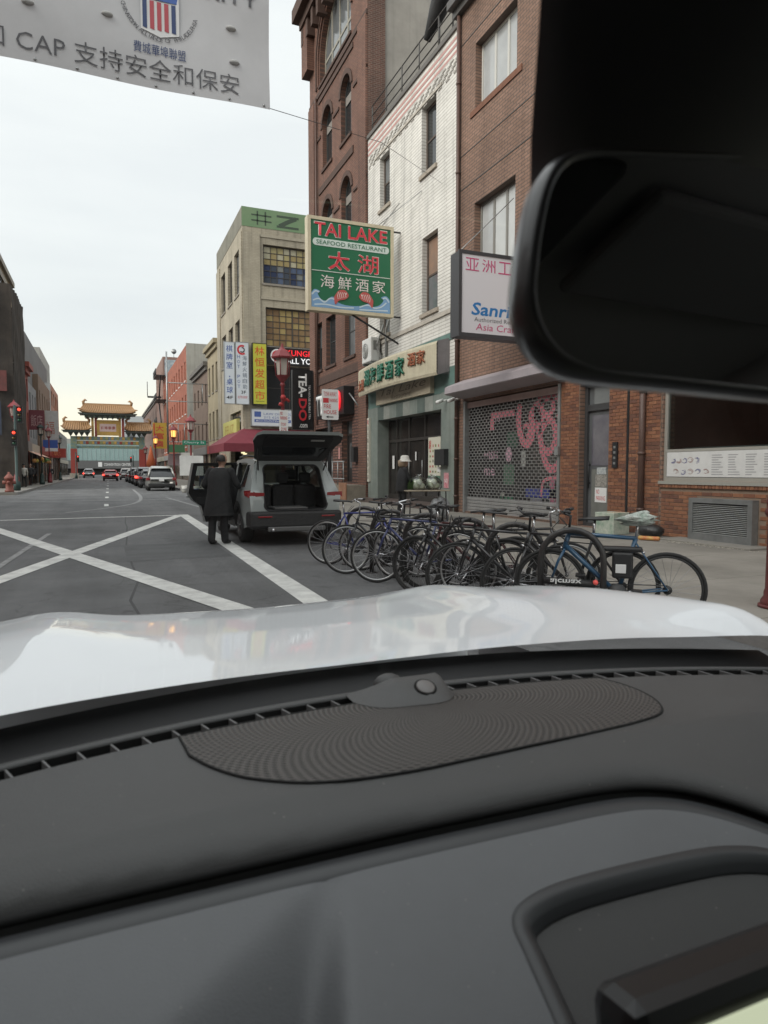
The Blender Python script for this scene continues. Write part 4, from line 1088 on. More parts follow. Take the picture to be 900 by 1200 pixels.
# ================================================================== row of buildings further down the right side
def row_building(name, label, y0, y1, zt, m, mside, floors, bays, x0=XF, fm=None, pm=None, left=False, shop=None, zs=3.9, depth=12, cornice=None, ww=1.0, hh=1.9, arched=False, sill=None):
    P = PL(x0) if left else PX(x0); t = thing(name, label, 'building')
    holes = []; ws = []
    fh = (zt-zs-.6)/floors
    for f in range(floors):
        for b in range(bays):
            a = y0+(y1-y0)*(b+.5)/bays; z = zs+.5+fh*f
            w = (a-ww/2, a+ww/2, z, z+min(hh, fh*.72)); ws.append(w); holes.append(rect(*w))
    sh = rect(y0+.4, y1-.4, .15, zs-.9); holes.append(sh)
    mb = MB(); wall(mb, P, rect(y0, y1, -.05, zt), holes, .3); mb.build('front_wall', m, t)
    x1 = x0-depth if left else x0+depth
    shell(t, min(x0, x1), max(x0, x1), y0, y1, zt, mside, skip='R' if left else 'L')
    for w in ws: window(t, P, *w, d=.14, nx=1, ny=2, fm=fm, pm=pm or [M_glassd, M_glassg], fw=.08, fine=False, sill=sill)
    ppart('shop_front', t, P, shop or mat('shop_front_dark', (.05,.045,.04), .2, var=.7, vs=1.2, c2=(.2,.15,.08)), (y0+.4, y1-.4, .15, zs-.9, .2, .22))
    for i in range(5):
        a = y0+.4+(y1-y0-.8)*i/4; ppart('mullion', t, P, M_wfr, (a-.06, a+.06, .15, zs-.9, .1, .19))
    ppart('fascia', t, P, random.choice([mat('fascia_red', (.30,.05,.04), .5), mat('fascia_cream', (.45,.42,.34), .5), mat('fascia_grey', (.2,.2,.2), .5)]), (y0+.2, y1-.2, zs-.88, zs-.1, -.2, -.002))
    if cornice: ppart('cornice', t, P, cornice, (y0-.05, y1+.05, zt-.35, zt+.05, -.45, .1), (y0, y1, zt-.75, zt-.352, -.22, .1))
    return t
random.seed(31)
Mtan = mat('tan_stucco', (.40,.34,.23), .85, var=.4, vs=.6, streak=.3); Mtanx = Mtan
t = row_building('row_house', 'narrow tan stucco house with heavy cornice beside the beige corner building', 62.95, 69.7, 13.3, Mtan, Mtanx, 2, 3, cornice=mat('tan_cornice', (.36,.31,.21), .8, var=.4), ww=1.1, hh=2.6, sill=M_stone)
t = row_building('row_house', 'brown brick house with small dark windows beside the tan house', 69.75, 81.7, 12.2, mat('brown_stucco', (.20,.145,.115), .85, var=.4, vs=.7, streak=.3), mat('brown_stucco', (.2,.145,.115)), 2, 4, cornice=mat('slate_cornice', (.14,.13,.12), .7))
t = row_building('row_house', 'long bright red brick row with white window surrounds beyond the brown house', 88, 123.5, 17.0, brick_mat('bright_red_brick', (.36,.115,.07), (.30,.09,.055), (.28,.15,.11), 'Y', bw=.5, bh=.2, var=.25, streak=.15), mat('pale_party_wall', (.40,.385,.34), .9, var=.5, vs=.4, streak=.4), 3, 10, fm=M_wfw, pm=M_blind, sill=M_wht, ww=1.3, hh=2.4)
ppart('party_wall', t, PY(87.9), mat('pale_party_wall', (.40,.385,.34)), (XF-.02, XF+12, 0, 17.2, 0, .09))
t = row_building('row_house', 'taller pinkish brick building with blue mural panel and iron fire escape', 123.6, 140, 21, mat('pink_brick', (.27,.17,.14), .85, var=.3, vs=.5), mat('pink_brick', (.27,.17,.14)), 4, 4)
ppart('mural', t, PY(123.5), mat('mural_paint', (.45,.50,.52), .7, var=.9, vs=1.6, c2=(.10,.14,.20)), (XF+.3, XF+5, 14.5, 20.5, -.06, .05))
mb = MB()
for z in (9.0, 13.0, 17.0):
    mb.box(XF-1.6, XF-.02, 118, 124, z, z+.12)
    for k in range(8): mb.tube([(XF-1.55, 118+k*.85, z+.1), (XF-1.55, 118+k*.85, z+1.1)], .05, 5)
    mb.tube([(XF-1.55, 118, z+1.1), (XF-1.55, 124, z+1.1)], .06, 5)
mb.tube([(XF-.8, 118.5, 9), (XF-.8, 123, 13)], .12, 5); mb.tube([(XF-.8, 123, 13), (XF-.8, 118.5, 17)], .12, 5); mb.box(XF-2.4, XF-.1, 127, 127.2, 14.2, 14.5); mb.tube([(XF-2.4, 127.1, 14.4), (XF-2.4, 127.1, 17)], .06, 5)
mb.build('fire_escape', M_black, t)
t = row_building('row_house', 'far dull brown block with a plain cornice behind the fire escape', 141, 187, 15.5, mat('far_brown', (.20,.14,.12), .9, var=.3, vs=.4), mat('far_brown', (.2,.14,.12)), 3, 9, cornice=mat('slate_cornice', (.14,.13,.12)))
# rooftop clutter
rt = thing('roof_vent', 'grey rooftop ventilator drum on the tan house', 'roof vent', (XF+1.2, 64.5, 13.0))
MB().lathe([(.35,0),(.35,.6),(.55,.7),(.5,1.1),(.1,1.3)], (0,0,0), 12).build('drum', M_steel, rt)
rt2 = thing('satellite_dish', 'small satellite dish standing on the tall pinkish building', 'dish', (XF+2, 125.0, 20.7))
mb = MB(); mb.tube([(0,0,0),(0,0,1.4)], .06, 6); mb.lathe([(.45,0),(.36,.14),(.05,.22)], (0,-.2,1.5), 14, axis='Y'); mb.build('dish', M_steel, rt2)
# ------------------------------------------------------------------ bare steel sign frame on a shop
sfm = thing('sign_frame', 'empty galvanised steel sign frame projecting over the far pavement', 'sign frame')
mb = MB()
for z in (8.2, 10.0): mb.tube([(5.9, 70, z), (9.8, 70, z)], .05, 6)
for x in (5.9, 9.3): mb.tube([(x, 70, 8.2), (x, 70, 10.0)], .05, 6)
mb.tube([(5.9, 70, 3.0), (5.9, 70, 13.0)], .09, 6)
for x in (6.3, 6.9, 7.5): mb.tube([(x, 70, 4.2), (x, 70, 6.0)], .05, 6)
for z in (4.2, 6.0): mb.tube([(5.9, 70, z), (9.8, 70, z)], .05, 6)
mb.build('steel_frame', M_steel, sfm)

# ================================================================== left side of the street
PN = PL(-5.6)
nt = thing('scaffolded_building', 'tall tan building wrapped in dark scaffold netting at the corner', 'building')
mb = MB(); mb.box(-18, -6.5, 53.8, 62.4, 0, 16.3); mb.build('wall', mat('tan_brick_left', (.24,.19,.12), .85, var=.4, vs=.5, streak=.3), nt)
ppart('cornice', nt, PL(-6.6), M_stone, (53.6, 62.4, 15.0, 15.4, -.25, .1), (53.6, 62.45, 16.0, 16.4, -.3, .1))
for i in range(3): window(nt, PL(-6.5), 54.6+i*2.2, 55.8+i*2.2, 14.3, 14.95, d=-.06, nx=1, ny=2, fine=False)
mnet = mat('scaffold_net', (.062,.050,.041), .9, var=.9, vs=.7, bump=.9, bs=2.2, c2=(.018,.016,.015), streak=.6)
V = []; F = []; nx_, nz_ = 60, 40
mb = MB()
def netface(fn, nu, nv):
    vs = [fn(i/nu, j/nv) for i in range(nu+1) for j in range(nv+1)]
    mb.add(vs, [(i*(nv+1)+j, (i+1)*(nv+1)+j, (i+1)*(nv+1)+j+1, i*(nv+1)+j+1) for i in range(nu) for j in range(nv)], 0, True)
netface(lambda u, v: (-5.6+.06*math.sin(u*55)+.04*math.sin(v*23+u*9), 53.0+u*7.6, .2+v*13.9), 40, 30)
netface(lambda u, v: (-16+u*10.4, 53.0+.07*math.sin(u*40)+.04*math.sin(v*19), .2+v*13.9), 40, 30)
netface(lambda u, v: (-5.6-u*1.0+.03*math.sin(v*30), 60.6, .2+v*13.9), 4, 30)
mb.build('netting', mnet, nt)
mb = MB()
for y in (53.3, 55.1, 57.2, 59.0): mb.tube([(-5.75, y, 0), (-5.75, y, 14.1)], .04, 6)
for x in (-7.6, -9.6, -11.6): mb.tube([(x, 53.2, 0), (x, 53.2, 14.3)], .04, 6)
for z in (2.4, 4.6, 6.8, 9.0, 11.2, 12.6): mb.tube([(-5.75, 53.2, z), (-5.75, 59.0, z)], .03, 6); mb.tube([(-14, 53.2, z), (-5.75, 53.2, z)], .03, 6)
stuff(mb.build('scaffold_poles', M_steel, nt))
ppart('faded_hoarding', nt, PY(52.85), mat('mesh_banner_red', (.16,.05,.045), .8, var=.7, vs=1.5, c2=(.04,.035,.03)), (-8.2, -6.0, 6.8, 8.2, -.02, 0))
ppart('faded_hoarding', nt, PY(52.85), mat('mesh_banner_blue', (.05,.065,.10), .8, var=.7, vs=1.5, c2=(.03,.03,.03)), (-8.0, -6.4, 3.8, 6.1, -.02, 0))
random.seed(33)
t = row_building('row_house', 'narrow red painted house with bulging bay cornice next to the netting', 62.5, 66.0, 10.2, mat('red_bay', (.30,.075,.055), .7, var=.4, vs=1), mat('red_bay', (.3,.075,.055)), 2, 2, x0=-5.9, left=True, cornice=mat('red_bay_cornice', (.28,.07,.05), .7))
t = row_building('row_house', 'grey clad house with slanted roof behind the red bay house', 66.1, 76, 9.3, mat('grey_clad', (.25,.26,.27), .7, var=.4, vs=.8), mat('grey_clad', (.25,.26,.27)), 2, 4, x0=-6.1, left=True)
t = row_building('row_house', 'brown brick house with flat roof past the grey clad house', 76.1, 92, 11.0, mat('dull_brown_left', (.22,.15,.105), .85, var=.4, vs=.5), mat('dull_brown_left', (.22,.15,.105)), 2, 5, x0=-5.9, left=True)
MB().box(-18, -6.4, 70, 96, 0, 14.0).build('rear_block', mat('slate_grey_block', (.17,.17,.17), .8, var=.3, vs=.5), t)
t = row_building('row_house', 'pale building with orange and white balcony panels before the gate', 92.1, 107, 12.0, mat('orange_panel', (.42,.18,.10), .8, var=.6, vs=.35, c2=(.5,.47,.42)), M_white, 3, 4, x0=-5.8, left=True, ww=2.2, hh=2.0)
t = row_building('row_house', 'tall pale grey tower block behind the gate roof', 128, 150, 22.0, mat('pale_tower', (.36,.355,.33), .85, var=.3, vs=.3), mat('pale_tower', (.36,.355,.33)), 5, 6, x0=-9.5, left=True)
t = row_building('row_house', 'low grey block seen beyond the gate by the bridge', 150.5, 200, 10.0, mat('dull_grey_left', (.25,.245,.23), .85, var=.3, vs=.3), mat('dull_grey_left', (.25,.245,.23)), 2, 10, x0=-9.0, left=True)
# fire house opposite, outside the frame but mirrored in glass and paint
fh = thing('fire_house', 'brick fire station with wide red doors facing the keep clear box', 'building')
PFH = PL(-9.6)
Mfh = brick_mat('fire_house_brick', (.26,.13,.09), (.20,.10,.07), (.22,.17,.14), 'Y')
fdo = [(2, 7.5, .12, 4.6), (9.5, 15, .12, 4.6), (17, 22.5, .12, 4.6)]; fwi = [(1.5+i*3.2, 3.3+i*3.2, z, z+2.2) for i in range(8) for z in (6.2, 9.8)]
mb = MB(); wall(mb, PFH, rect(-16, 33, -.05, 13.5), [rect(*w) for w in fdo+fwi], .3); mb.build('front_wall', Mfh, fh)
shell(fh, -24, -9.6, -16, 33, 13.5, Mfh, skip='R')
for w in fdo:
    for k in range(6): ppart('door_panel', fh, PFH, mat('fire_door_red', (.32,.03,.03), .4), (w[0]+.05, w[1]-.05, .13+k*.745, .13+k*.745+.72, .2, .25))
for w in fwi: window(fh, PFH, *w, d=.15, nx=2, ny=2, fine=False, sill=M_stone)
# projecting signs on the left
s = board('projecting_sign', 'dark maroon square sign with pale characters over left pavement', PY(66), -5.9, -4.7, 4.9, 6.6, mat('maroon_sign', (.16,.03,.045), .5), -.1, .1)
text('飯店', PY(66), -5.75, 5.2, -4.85, 6.2, mat('dusty_pink', (.45,.30,.30), .5), s, d=-.11)
s = board('projecting_sign', 'tall white banner sign with red figure above the pavement crowd', PY(84), -6.3, -4.6, 4.5, 8.0, mat('white_banner', (.55,.54,.53), .6, var=.3), -.08, .08)
text('福', PY(84), -5.9, 5.4, -5.0, 6.8, mat('dusty_red', (.42,.14,.10), .5), s, d=-.09)
s = board('projecting_sign', 'bright blue and white square sign below the white banner', PY(80), -6.0, -4.5, 3.4, 4.6, mat('blue_sign', (.04,.10,.40), .5), -.08, .08)
ppart('white_strip', s, PY(80), M_wht, (-6.0, -4.5, 3.4, 3.75, -.085, -.081))
s = board('shop_sign', 'long red shop sign with orange characters over the crowd', PY(90), -7.6, -4.2, 2.9, 4.0, mat('red_shop_sign', (.42,.06,.045), .5), -.1, .1)
text('中國城', PY(90), -7.0, 3.1, -4.8, 3.8, mat('orange_letters', (.65,.25,.10), .5), s, d=-.11, bold=.01)
aw2 = thing('produce_awning', 'striped produce stall awning with hanging goods on the left pavement', 'awning')
for i in range(10):
    MB().quad((-5.95, 62+i*1.4, 3.1), (-5.95, 63.4+i*1.4, 3.1), (-4.9, 63.4+i*1.4, 2.6), (-4.9, 62+i*1.4, 2.6)).build('stripe', [mat('awn_orange', (.5,.24,.08), .7), mat('awn_white', (.6,.58,.52), .7), mat('awn_red', (.45,.08,.07), .7)][i % 3], aw2)
random.seed(4)
for i in range(14):
    MB().ball((-5.2+random.uniform(-.2,.3), 62.3+i, 2.3+random.uniform(-.15,.1)), .18, 0, 8).build('hanging_goods', [mat('awn_orange', (.5,.24,.08)), mat('goods_yellow', (.55,.45,.10), .6), mat('goods_green', (.12,.25,.08), .6)][i % 3], aw2)
# far cross building / glass bridge beyond the gate
br = thing('glass_footbridge', 'pale teal glass bridge building with grey lettered band closing the street', 'bridge')
part('glass_wall', br, mat('teal_glass', (.30,.42,.41), .25, var=.3, vs=.25), (-14, 16, 220, 226, 4.3, 9.2))
mb = MB()
for i in range(24): mb.box(-13.5+i*1.25, -13.42+i*1.25, 219.9, 219.98, 4.3, 9.2)
mb.build('mullions', mat('pale_mullion', (.42,.5,.5), .5), br)
part('band', br, mat('grey_band', (.12,.12,.12), .6), (-16, 18, 219.6, 227, 1.9, 4.29))
text('CONVENTION CENTER', PY(219.6), 0, 2.7, 7.5, 3.5, M_wht, br, d=-.05, bold=.01); part('logo', br, M_wht, (-1.6, -.5, 219.5, 219.58, 2.4, 3.8))
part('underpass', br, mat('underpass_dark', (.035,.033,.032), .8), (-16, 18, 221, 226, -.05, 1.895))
part('block', br, mat('pale_tower', (.36,.355,.33)), (-40, 60, 228, 250, 0, 11))
far = thing('tower_block', 'pale distant office block above the right end of the gate roof', 'building')
part('wall', far, mat('distant_block', (.42,.44,.45), .8), (6.5, 30, 262, 280, 0, 21))
for i in range(5):
    for j in range(4): part('window', far, M_glassg, (8+i*4, 10.5+i*4, 261.8, 261.95, 4+j*4, 6.4+j*4))

# ================================================================== friendship gate
GY = 125.0; cx = .78
gt = thing('friendship_gate', 'ornate Chinese gate with tiled roofs, painted beams and name plaque', 'gate', (cx, GY, 0))
Mtile = mat('gate_tile', (.33,.19,.085), .55, var=.5, vs=1.2, c2=(.22,.13,.07)); Mcol = mat('gate_red', (.26,.045,.035), .5)
Mbeam = mat('gate_blue_green', (.09,.19,.20), .6, var=.8, vs=2.6, c2=(.30,.26,.08)); Mgo = mat('gate_gold', (.50,.32,.08), .5, var=.5, vs=3)
Mund = mat('gate_underside', (.05,.09,.08), .7, var=.6, vs=3, c2=(.12,.05,.04))
def pagoda(x0, x1, z, zr, ov, name='roof'):
    """hipped roof with concave slopes and upturned corners; ridge at zr"""
    mb = MB(); n = 24; m = 5; hy = 1.7
    for side in (-1, 1):
        rows = []
        for j in range(m+1):
            v = j/m
            y = side*hy*(1-v*.85); zz = z+(zr-z)*(v**1.5)
            ins = (x1-x0)*.10*v
            rows.append([(x0+ins+(x1-x0-2*ins)*i/n, y, zz+(.55*(abs(2*i/n-1)**6))*(1-v)) for i in range(n+1)])
        vs = [p for r_ in rows for p in r_]
        mb.add(vs, [(j*(n+1)+i, j*(n+1)+i+1, (j+1)*(n+1)+i+1, (j+1)*(n+1)+i) for j in range(m) for i in range(n)], 0, True)
    ro = mb.build(name, Mtile, gt)
    mb = MB(); k = int((x1-x0)/.36)
    for i in range(k+1):
        x = x0+(x1-x0)*i/k; e = .55*(abs(2*i/k-1)**6); xc = (x0+x1)/2+(x-(x0+x1)/2)*.80
        mb.tube([(x, -hy-.04, z+e+.03), (x+(xc-x)*.5, -hy*.55, z+(zr-z)*.36+e*.3+.05), (xc, -hy*.16, zr+.02)], .085, 5)
    stuff(mb.build('tile_ribs', mat('gate_tile_rib', (.38,.22,.10), .55), ro))
    w = x1-x0
    mb = MB(); mb.box(x0+w*.1, x1-w*.1, -.22, .22, zr-.1, zr+.28); mb.build('ridge', mat('gate_tile_rib', (.38,.22,.10)), ro)
    for sx in (x0+w*.1, x1-w*.1):
        s = 1 if sx < (x0+x1)/2 else -1
        mb = MB(); mb.tube([(sx, 0, zr), (sx-.1*s, 0, zr+.5), (sx+.2*s, 0, zr+.85), (sx+.5*s, 0, zr+.7)], [.25,.26,.2,.06], 6); mb.build('ridge_beast', Mtile, ro)
    mb = MB(); mb.quad((x0, -hy, z-.02), (x1, -hy, z-.02), (x1, hy, z-.02), (x0, hy, z-.02)); mb.box(x0+.25, x1-.25, -hy+.15, hy-.15, z-.3, z-.03); mb.build('eave', Mund, ro)
    return ro
pagoda(-4.6, 4.7, 11.0, 12.4, 1)
mb = MB(); mb.box(-3.6, 3.6, -1.0, 1.0, 10.3, 10.7); mb.build('bracket_beam', Mbeam, gt)
for i in range(9):
    x = -3.3+i*.82
    MB().add([(x-.4,-1.3,10.7),(x+.4,-1.3,10.7),(x,-1.0,10.05),(x-.4,1.3,10.7),(x+.4,1.3,10.7),(x,1.0,10.05)], [(0,1,2),(3,5,4),(0,2,5,3),(1,4,5,2)]).build('bracket_set', mat('bracket_dark', (.05,.07,.06), .7), gt)
pagoda(-7.2, -2.55, 8.1, 9.4, 1); pagoda(2.55, 7.2, 8.1, 9.4, 1)
for sx in (-1, 1):
    for i in range(4):
        x = sx*(3.3+i*.85)
        MB().add([(x-.4,-1.2,7.8),(x+.4,-1.2,7.8),(x,-.9,7.1),(x-.4,1.2,7.8),(x+.4,1.2,7.8),(x,.9,7.1)], [(0,1,2),(3,5,4),(0,2,5,3),(1,4,5,2)]).build('bracket_set', mat('bracket_dark', (.05,.07,.06)), gt)
    part('upper_column', gt, Mgo, (sx*2.15-.45, sx*2.15-.05, -.3, .3, 7.1, 10.3)); part('upper_column', gt, Mcol, (sx*2.15+.05, sx*2.15+.45, -.3, .3, 7.1, 10.3))
    part('column', gt, Mcol, (sx*5.4-.5, sx*5.4+.5, -.5, .5, 0, 5.0)); part('column_head', gt, Mbeam, (sx*5.4-.45, sx*5.4+.45, -.45, .45, 5.0, 7.1)); part('column_base', gt, M_stone, (sx*5.4-.7, sx*5.4+.7, -.7, .7, 0, .9))
pf = part('plaque', gt, Mgo, (-1.75, 1.75, -.35, .2, 7.3, 9.9)); part('plaque_face', pf, mat('plaque_pink', (.55,.42,.40), .5), (-1.3, 1.3, -.37, -.351, 7.95, 9.25))
for i, ch in enumerate('城埠華費'): text(ch, PY(-.37), -1.15+(3-i)*.0+i*.6, 8.3, -1.15+i*.6+.48, 8.85, Mcol, pf, d=-.02, bold=.01)
part('beam', gt, Mbeam, (-5.4, 5.4, -.3, .3, 6.5, 7.1)); part('beam', gt, mat('gate_band_gold', (.33,.25,.09), .6, var=.9, vs=2, c2=(.07,.17,.17)), (-4.9, 4.9, -.28, .28, 5.75, 6.35)); part('beam', gt, Mbeam, (-4.9, 4.9, -.25, .25, 5.1, 5.55))
random.seed(8)
for i in range(22):
    x = -4.8+i*.44; part('painted_panel', gt, [Mgo, mat('panel_teal', (.08,.20,.21), .6, var=.8, vs=4, c2=(.35,.28,.12)), mat('panel_green', (.16,.23,.12), .6, var=.8, vs=4, c2=(.4,.3,.1)), mat('panel_blue', (.08,.12,.23), .6, var=.8, vs=4, c2=(.3,.35,.3))][i % 4], (x, x+.38, -.33, -.301, 6.55, 7.05)); part('painted_panel', gt, [mat('panel_green', (.18,.3,.1)), Mgo, mat('panel_blue', (.07,.12,.3)), Mcol][i % 4], (x, x+.38, -.31, -.281, 5.82, 6.28))

# ================================================================== big projecting signs on the right
M_cream = mat('sign_cream_frame', (.60,.53,.38), .5, var=.3, vs=3)
tl = thing('tai_lake_sign', 'large green projecting sign reading TAI LAKE with red letters, fish and waves', 'sign')
PT = PY(22.0)
a0, a1, b0, b1 = 6.38, 9.47, 6.72, 9.80
part('box', tl, M_green, (a0+.08, a1-.08, 22.0, 22.28, b0+.08, b1-.08))
ppart('frame', tl, PT, M_cream, (a0, a0+.11, b0, b1, -.03, .30), (a1-.11, a1, b0, b1, -.03, .30), (a0+.11, a1-.11, b0, b0+.11, -.028, .298), (a0+.11, a1-.11, b1-.11, b1, -.028, .298))
Mrl3 = mat('sign_letter_red', (.62,.05,.07), .45); Mo = mat('letter_outline', (.75,.70,.66), .5)
def otext(s_, P, x0, z0, x1, z1, m, par, o=.02, **k):
    text(s_, P, x0-o, z0-o, x1+o, z1+o, Mo, par, d=-.012, **{**k, 'bold': k.get('bold', 0)+.004}); text(s_, P, x0, z0, x1, z1, m, par, d=-.02, **k)
otext('TAI LAKE', PT, 6.62, 9.20, 9.22, 9.62, Mrl3, tl, bold=.016)
MB().prism(rrect(6.56, 9.30, 8.86, 9.10, .11), PT, -.012, 0).build('name_band', mat('band_pale', (.62,.70,.66), .5), tl)
text('SEAFOOD RESTAURANT', PT, 6.68, 8.91, 9.20, 9.05, M_green, tl, bold=.004, d=-.02)
otext('太', PT, 7.1, 8.12, 7.85, 8.72, Mrl3, tl, bold=.014); otext('湖', PT, 8.15, 8.12, 8.9, 8.72, Mrl3, tl, bold=.004)
ppart('rule', tl, PT, mat('rule_white', (.6,.65,.6), .5), (6.52, 9.34, 8.03, 8.055, -.015, 0))
for i, ch in enumerate('海鮮酒家'): text(ch, PT, 6.82+i*.62, 7.50, 7.30+i*.62, 7.92, Mo, tl, bold=.0, d=-.015)
Mwv = mat('wave_pale', (.55,.66,.72), .5); Mwb = mat('wave_blue', (.20,.36,.58), .5)
mb = MB(); mb.prism([(6.50,6.84)]+smooth2([(6.50,7.30),(6.62,7.42),(6.80,7.36),(6.72,7.28),(6.85,7.10),(7.05,7.08),(7.2,7.22),(7.4,7.18),(7.35,7.1),(7.6,7.0),(7.95,6.98),(8.3,7.02),(8.55,7.12),(8.7,7.02),(8.95,7.1),(9.1,7.28),(9.0,7.36),(9.2,7.42),(9.34,7.28)], 4)+[(9.34,6.84)], PT, -.014, 0); mb.build('waves', Mwb, tl)
mb = MB()
for pts in ([(6.52,7.24),(6.64,7.36),(6.76,7.33)],[(6.55,7.05),(6.75,7.12),(6.95,7.02),(7.15,7.16),(7.32,7.14)],[(6.6,6.92),(7.0,6.95),(7.5,6.9),(8.0,6.92)],[(9.3,7.22),(9.18,7.36),(9.06,7.32)],[(8.2,6.96),(8.5,7.06),(8.75,6.98),(9.0,7.04),(9.2,7.2)],[(8.2,6.88),(8.7,6.9),(9.25,6.93)]): ribbon(mb, PT, smooth2(pts), .045, -.018)
stuff(mb.build('wave_crests', Mwv, tl))
for cxx, s in ((7.55, 1), (8.45, -1)):
    mb = MB(); mb.prism(smooth2([(cxx-.26*s,7.22),(cxx-.1*s,7.44),(cxx+.12*s,7.48),(cxx+.26*s,7.32),(cxx+.14*s,7.18),(cxx-.08*s,7.12),(cxx-.22*s,6.98),(cxx-.26*s,7.22)], 5), PT, -.026, -.015); mb.build('fish', mat('fish_red', (.50,.10,.09), .5), tl)
    mb = MB()
    for k in range(5): ribbon(mb, PT, [(cxx+(-.12+k*.07)*s, 7.16+k*.02), (cxx+(-.14+k*.07)*s, 7.28+k*.02), (cxx+(-.10+k*.07)*s, 7.40)], .018, -.029)
    stuff(mb.build('fish_scales', Mo, tl)); MB().prism([(cxx+.16*s+.03*math.cos(a), 7.36+.03*math.sin(a)) for a in range(6)], PT, -.031, -.027).build('fish_eye', Mo, tl)
mb = MB(); mb.tube([(9.4, 22.14, 9.7), (9.8, 22.14, 9.7)], .03, 6); mb.tube([(9.4, 22.14, 6.78), (9.8, 22.14, 6.78)], .03, 6); mb.build('bracket', M_black, tl)
mb = MB(); mb.tube([(8.0, 22.14, 6.72), (9.78, 22.3, 5.9)], .035, 6); mb.build('brace', M_black, tl)
mb = MB(); mb.tube([(8.9, 22.14, 9.8), (9.78, 23.6, 10.6)], .012, 5); mb.tube([(8.9, 22.14, 9.8), (9.78, 20.4, 10.5)], .012, 5); mb.build('guy_wire', M_steel, tl)

sa = thing('craft_shop_sign', 'white light box sign in grey case with pink and blue lettering Asia Crafts', 'sign')
PS = PY(14.0)
part('case', sa, mat('sign_case_grey', (.06,.06,.065), .5), (7.68, 9.62, 14.0, 14.42, 4.53, 6.46))
ppart('bezel', sa, PS, mat('sign_case_grey', (.12,.12,.13)), (7.66, 7.74, 4.51, 6.48, -.03, .02), (9.55, 9.63, 4.51, 6.48, -.03, .02), (7.74, 9.55, 4.51, 4.60, -.029, .019), (7.74, 9.55, 6.40, 6.48, -.029, .019))
ppart('face', sa, PS, mat('sign_face_lilac', (.80,.79,.83), .4), (7.74, 9.55, 4.60, 6.40, -.012, -.001))
Mhp = mat('hot_pink', (.62,.10,.24), .5); Msb = mat('sky_blue', (.03,.22,.55), .5)
for i, ch in enumerate('亚洲工艺'): text(ch, PS, 7.84+i*.44, 6.03, 8.20+i*.44, 6.32, Mhp, sa, d=-.016)
text('Sanrio', PS, 8.0, 5.02, 9.35, 5.32, Msb, sa, bold=.02, shear=.15, d=-.016)
text('Authorized Retailer', PS, 8.08, 4.88, 9.4, 4.98, mat('letter_grey', (.15,.15,.16), .5), sa, d=-.016)
text('Asia Crafts', PS, 8.12, 4.68, 9.36, 4.84, Mhp, sa, d=-.016, shear=.1)
mb = MB(); mb.tube([(7.75, 14.2, 6.46), (9.78, 15.0, 8.3)], .012, 5); mb.build('guy_wire', M_steel, sa)
mb = MB(); mb.tube([(9.6, 14.2, 6.3), (9.8, 14.2, 6.3)], .03, 6); mb.tube([(9.6, 14.2, 4.7), (9.8, 14.2, 4.7)], .03, 6); mb.build('bracket', M_black, sa)

td = thing('tea_shop_sign', 'black vertical projecting sign reading TEA-DO.com in white and red', 'sign')
PD = PY(32.5)
part('box', td, mat('sign_black', (.012,.012,.013)), (8.62, 9.66, 32.5, 32.75, 3.4, 6.32))
text('TEA-', PD, 8.92, 5.0, 9.34, 6.14, M_wht, td, bold=.03, rot=-1, d=-.01)
text('DO', PD, 8.92, 3.82, 9.34, 4.92, Mrd, td, bold=.03, rot=-1, d=-.01)
text('.com', PD, 8.95, 3.5, 9.36, 3.68, M_wht, td, bold=.012, d=-.01)
text('TEA HOUSE BUBBLE TEA', PD, 9.42, 3.9, 9.52, 5.6, M_wht, td, rot=-1, d=-.01)
td2 = thing('tea_shop_sign', 'long black sign with white and red raised letters over tea shop window', 'sign')
PE = PX(9.25)
part('box', td2, mat('sign_black', (.012,.012,.013)), (9.25, 9.72, 26.7, 30.6, 3.75, 4.9))
text('TEA', PE, 28.55, 3.88, 30.4, 4.78, M_wht, td2, bold=.03, flip=True, d=-.02, thick=.06)
text('DO', PE, 26.95, 3.88, 28.3, 4.78, Mem, td2, bold=.03, flip=True, d=-.02, thick=.06)
MB().tube([(9.5, 26.7, 4.6), (9.75, 26.2, 4.0)], .03, 6).build('stay', M_steel, td2)

# ================================================================== overhead banner and wires
bn = thing('street_banner', 'grey white vinyl banner with shield emblem hung across the street', 'banner')
BY = 10.0
Mban = mat('banner_vinyl', (.56,.56,.575), .65, var=.2, vs=1.2)
def PBn(x, z, d=0): return (x, BY+d+.035*math.sin(x*2.1)+.02*math.sin(z*3.3+x), z+.025*(x-2.33)*0)
mb = MB(); nx_, nz_ = 60, 20
vs = [PBn(-5.2+7.54*i/nx_, 6.60+2.6*j/nz_) for i in range(nx_+1) for j in range(nz_+1)]
mb.add(vs, [(i*(nz_+1)+j, (i+1)*(nz_+1)+j, (i+1)*(nz_+1)+j+1, i*(nz_+1)+j+1) for i in range(nx_) for j in range(nz_)], 0, True)
mb.build('vinyl', Mban, bn)
Mgt = mat('banner_ink', (.10,.10,.11), .6); Mnv = mat('banner_navy', (.035,.06,.16), .6)
text('和 CAP 支持安全和保安', PBn, -1.30, 6.71, 1.90, 6.985, Mgt, bn, bold=-.004, d=-.012)
text('SAFETY AND SECURITY', PBn, -1.6, 7.95, 2.18, 8.13, Mgt, bn, bold=.004, d=-.012)
text('費城華埠聯盟', PBn, .50, 7.03, 1.18, 7.18, Mnv, bn, d=-.012)
ccx, ccz, cr = .85, 7.74, .51
ringtext = 'CHINATOWN ALLIANCE OF PHILADELPHIA'
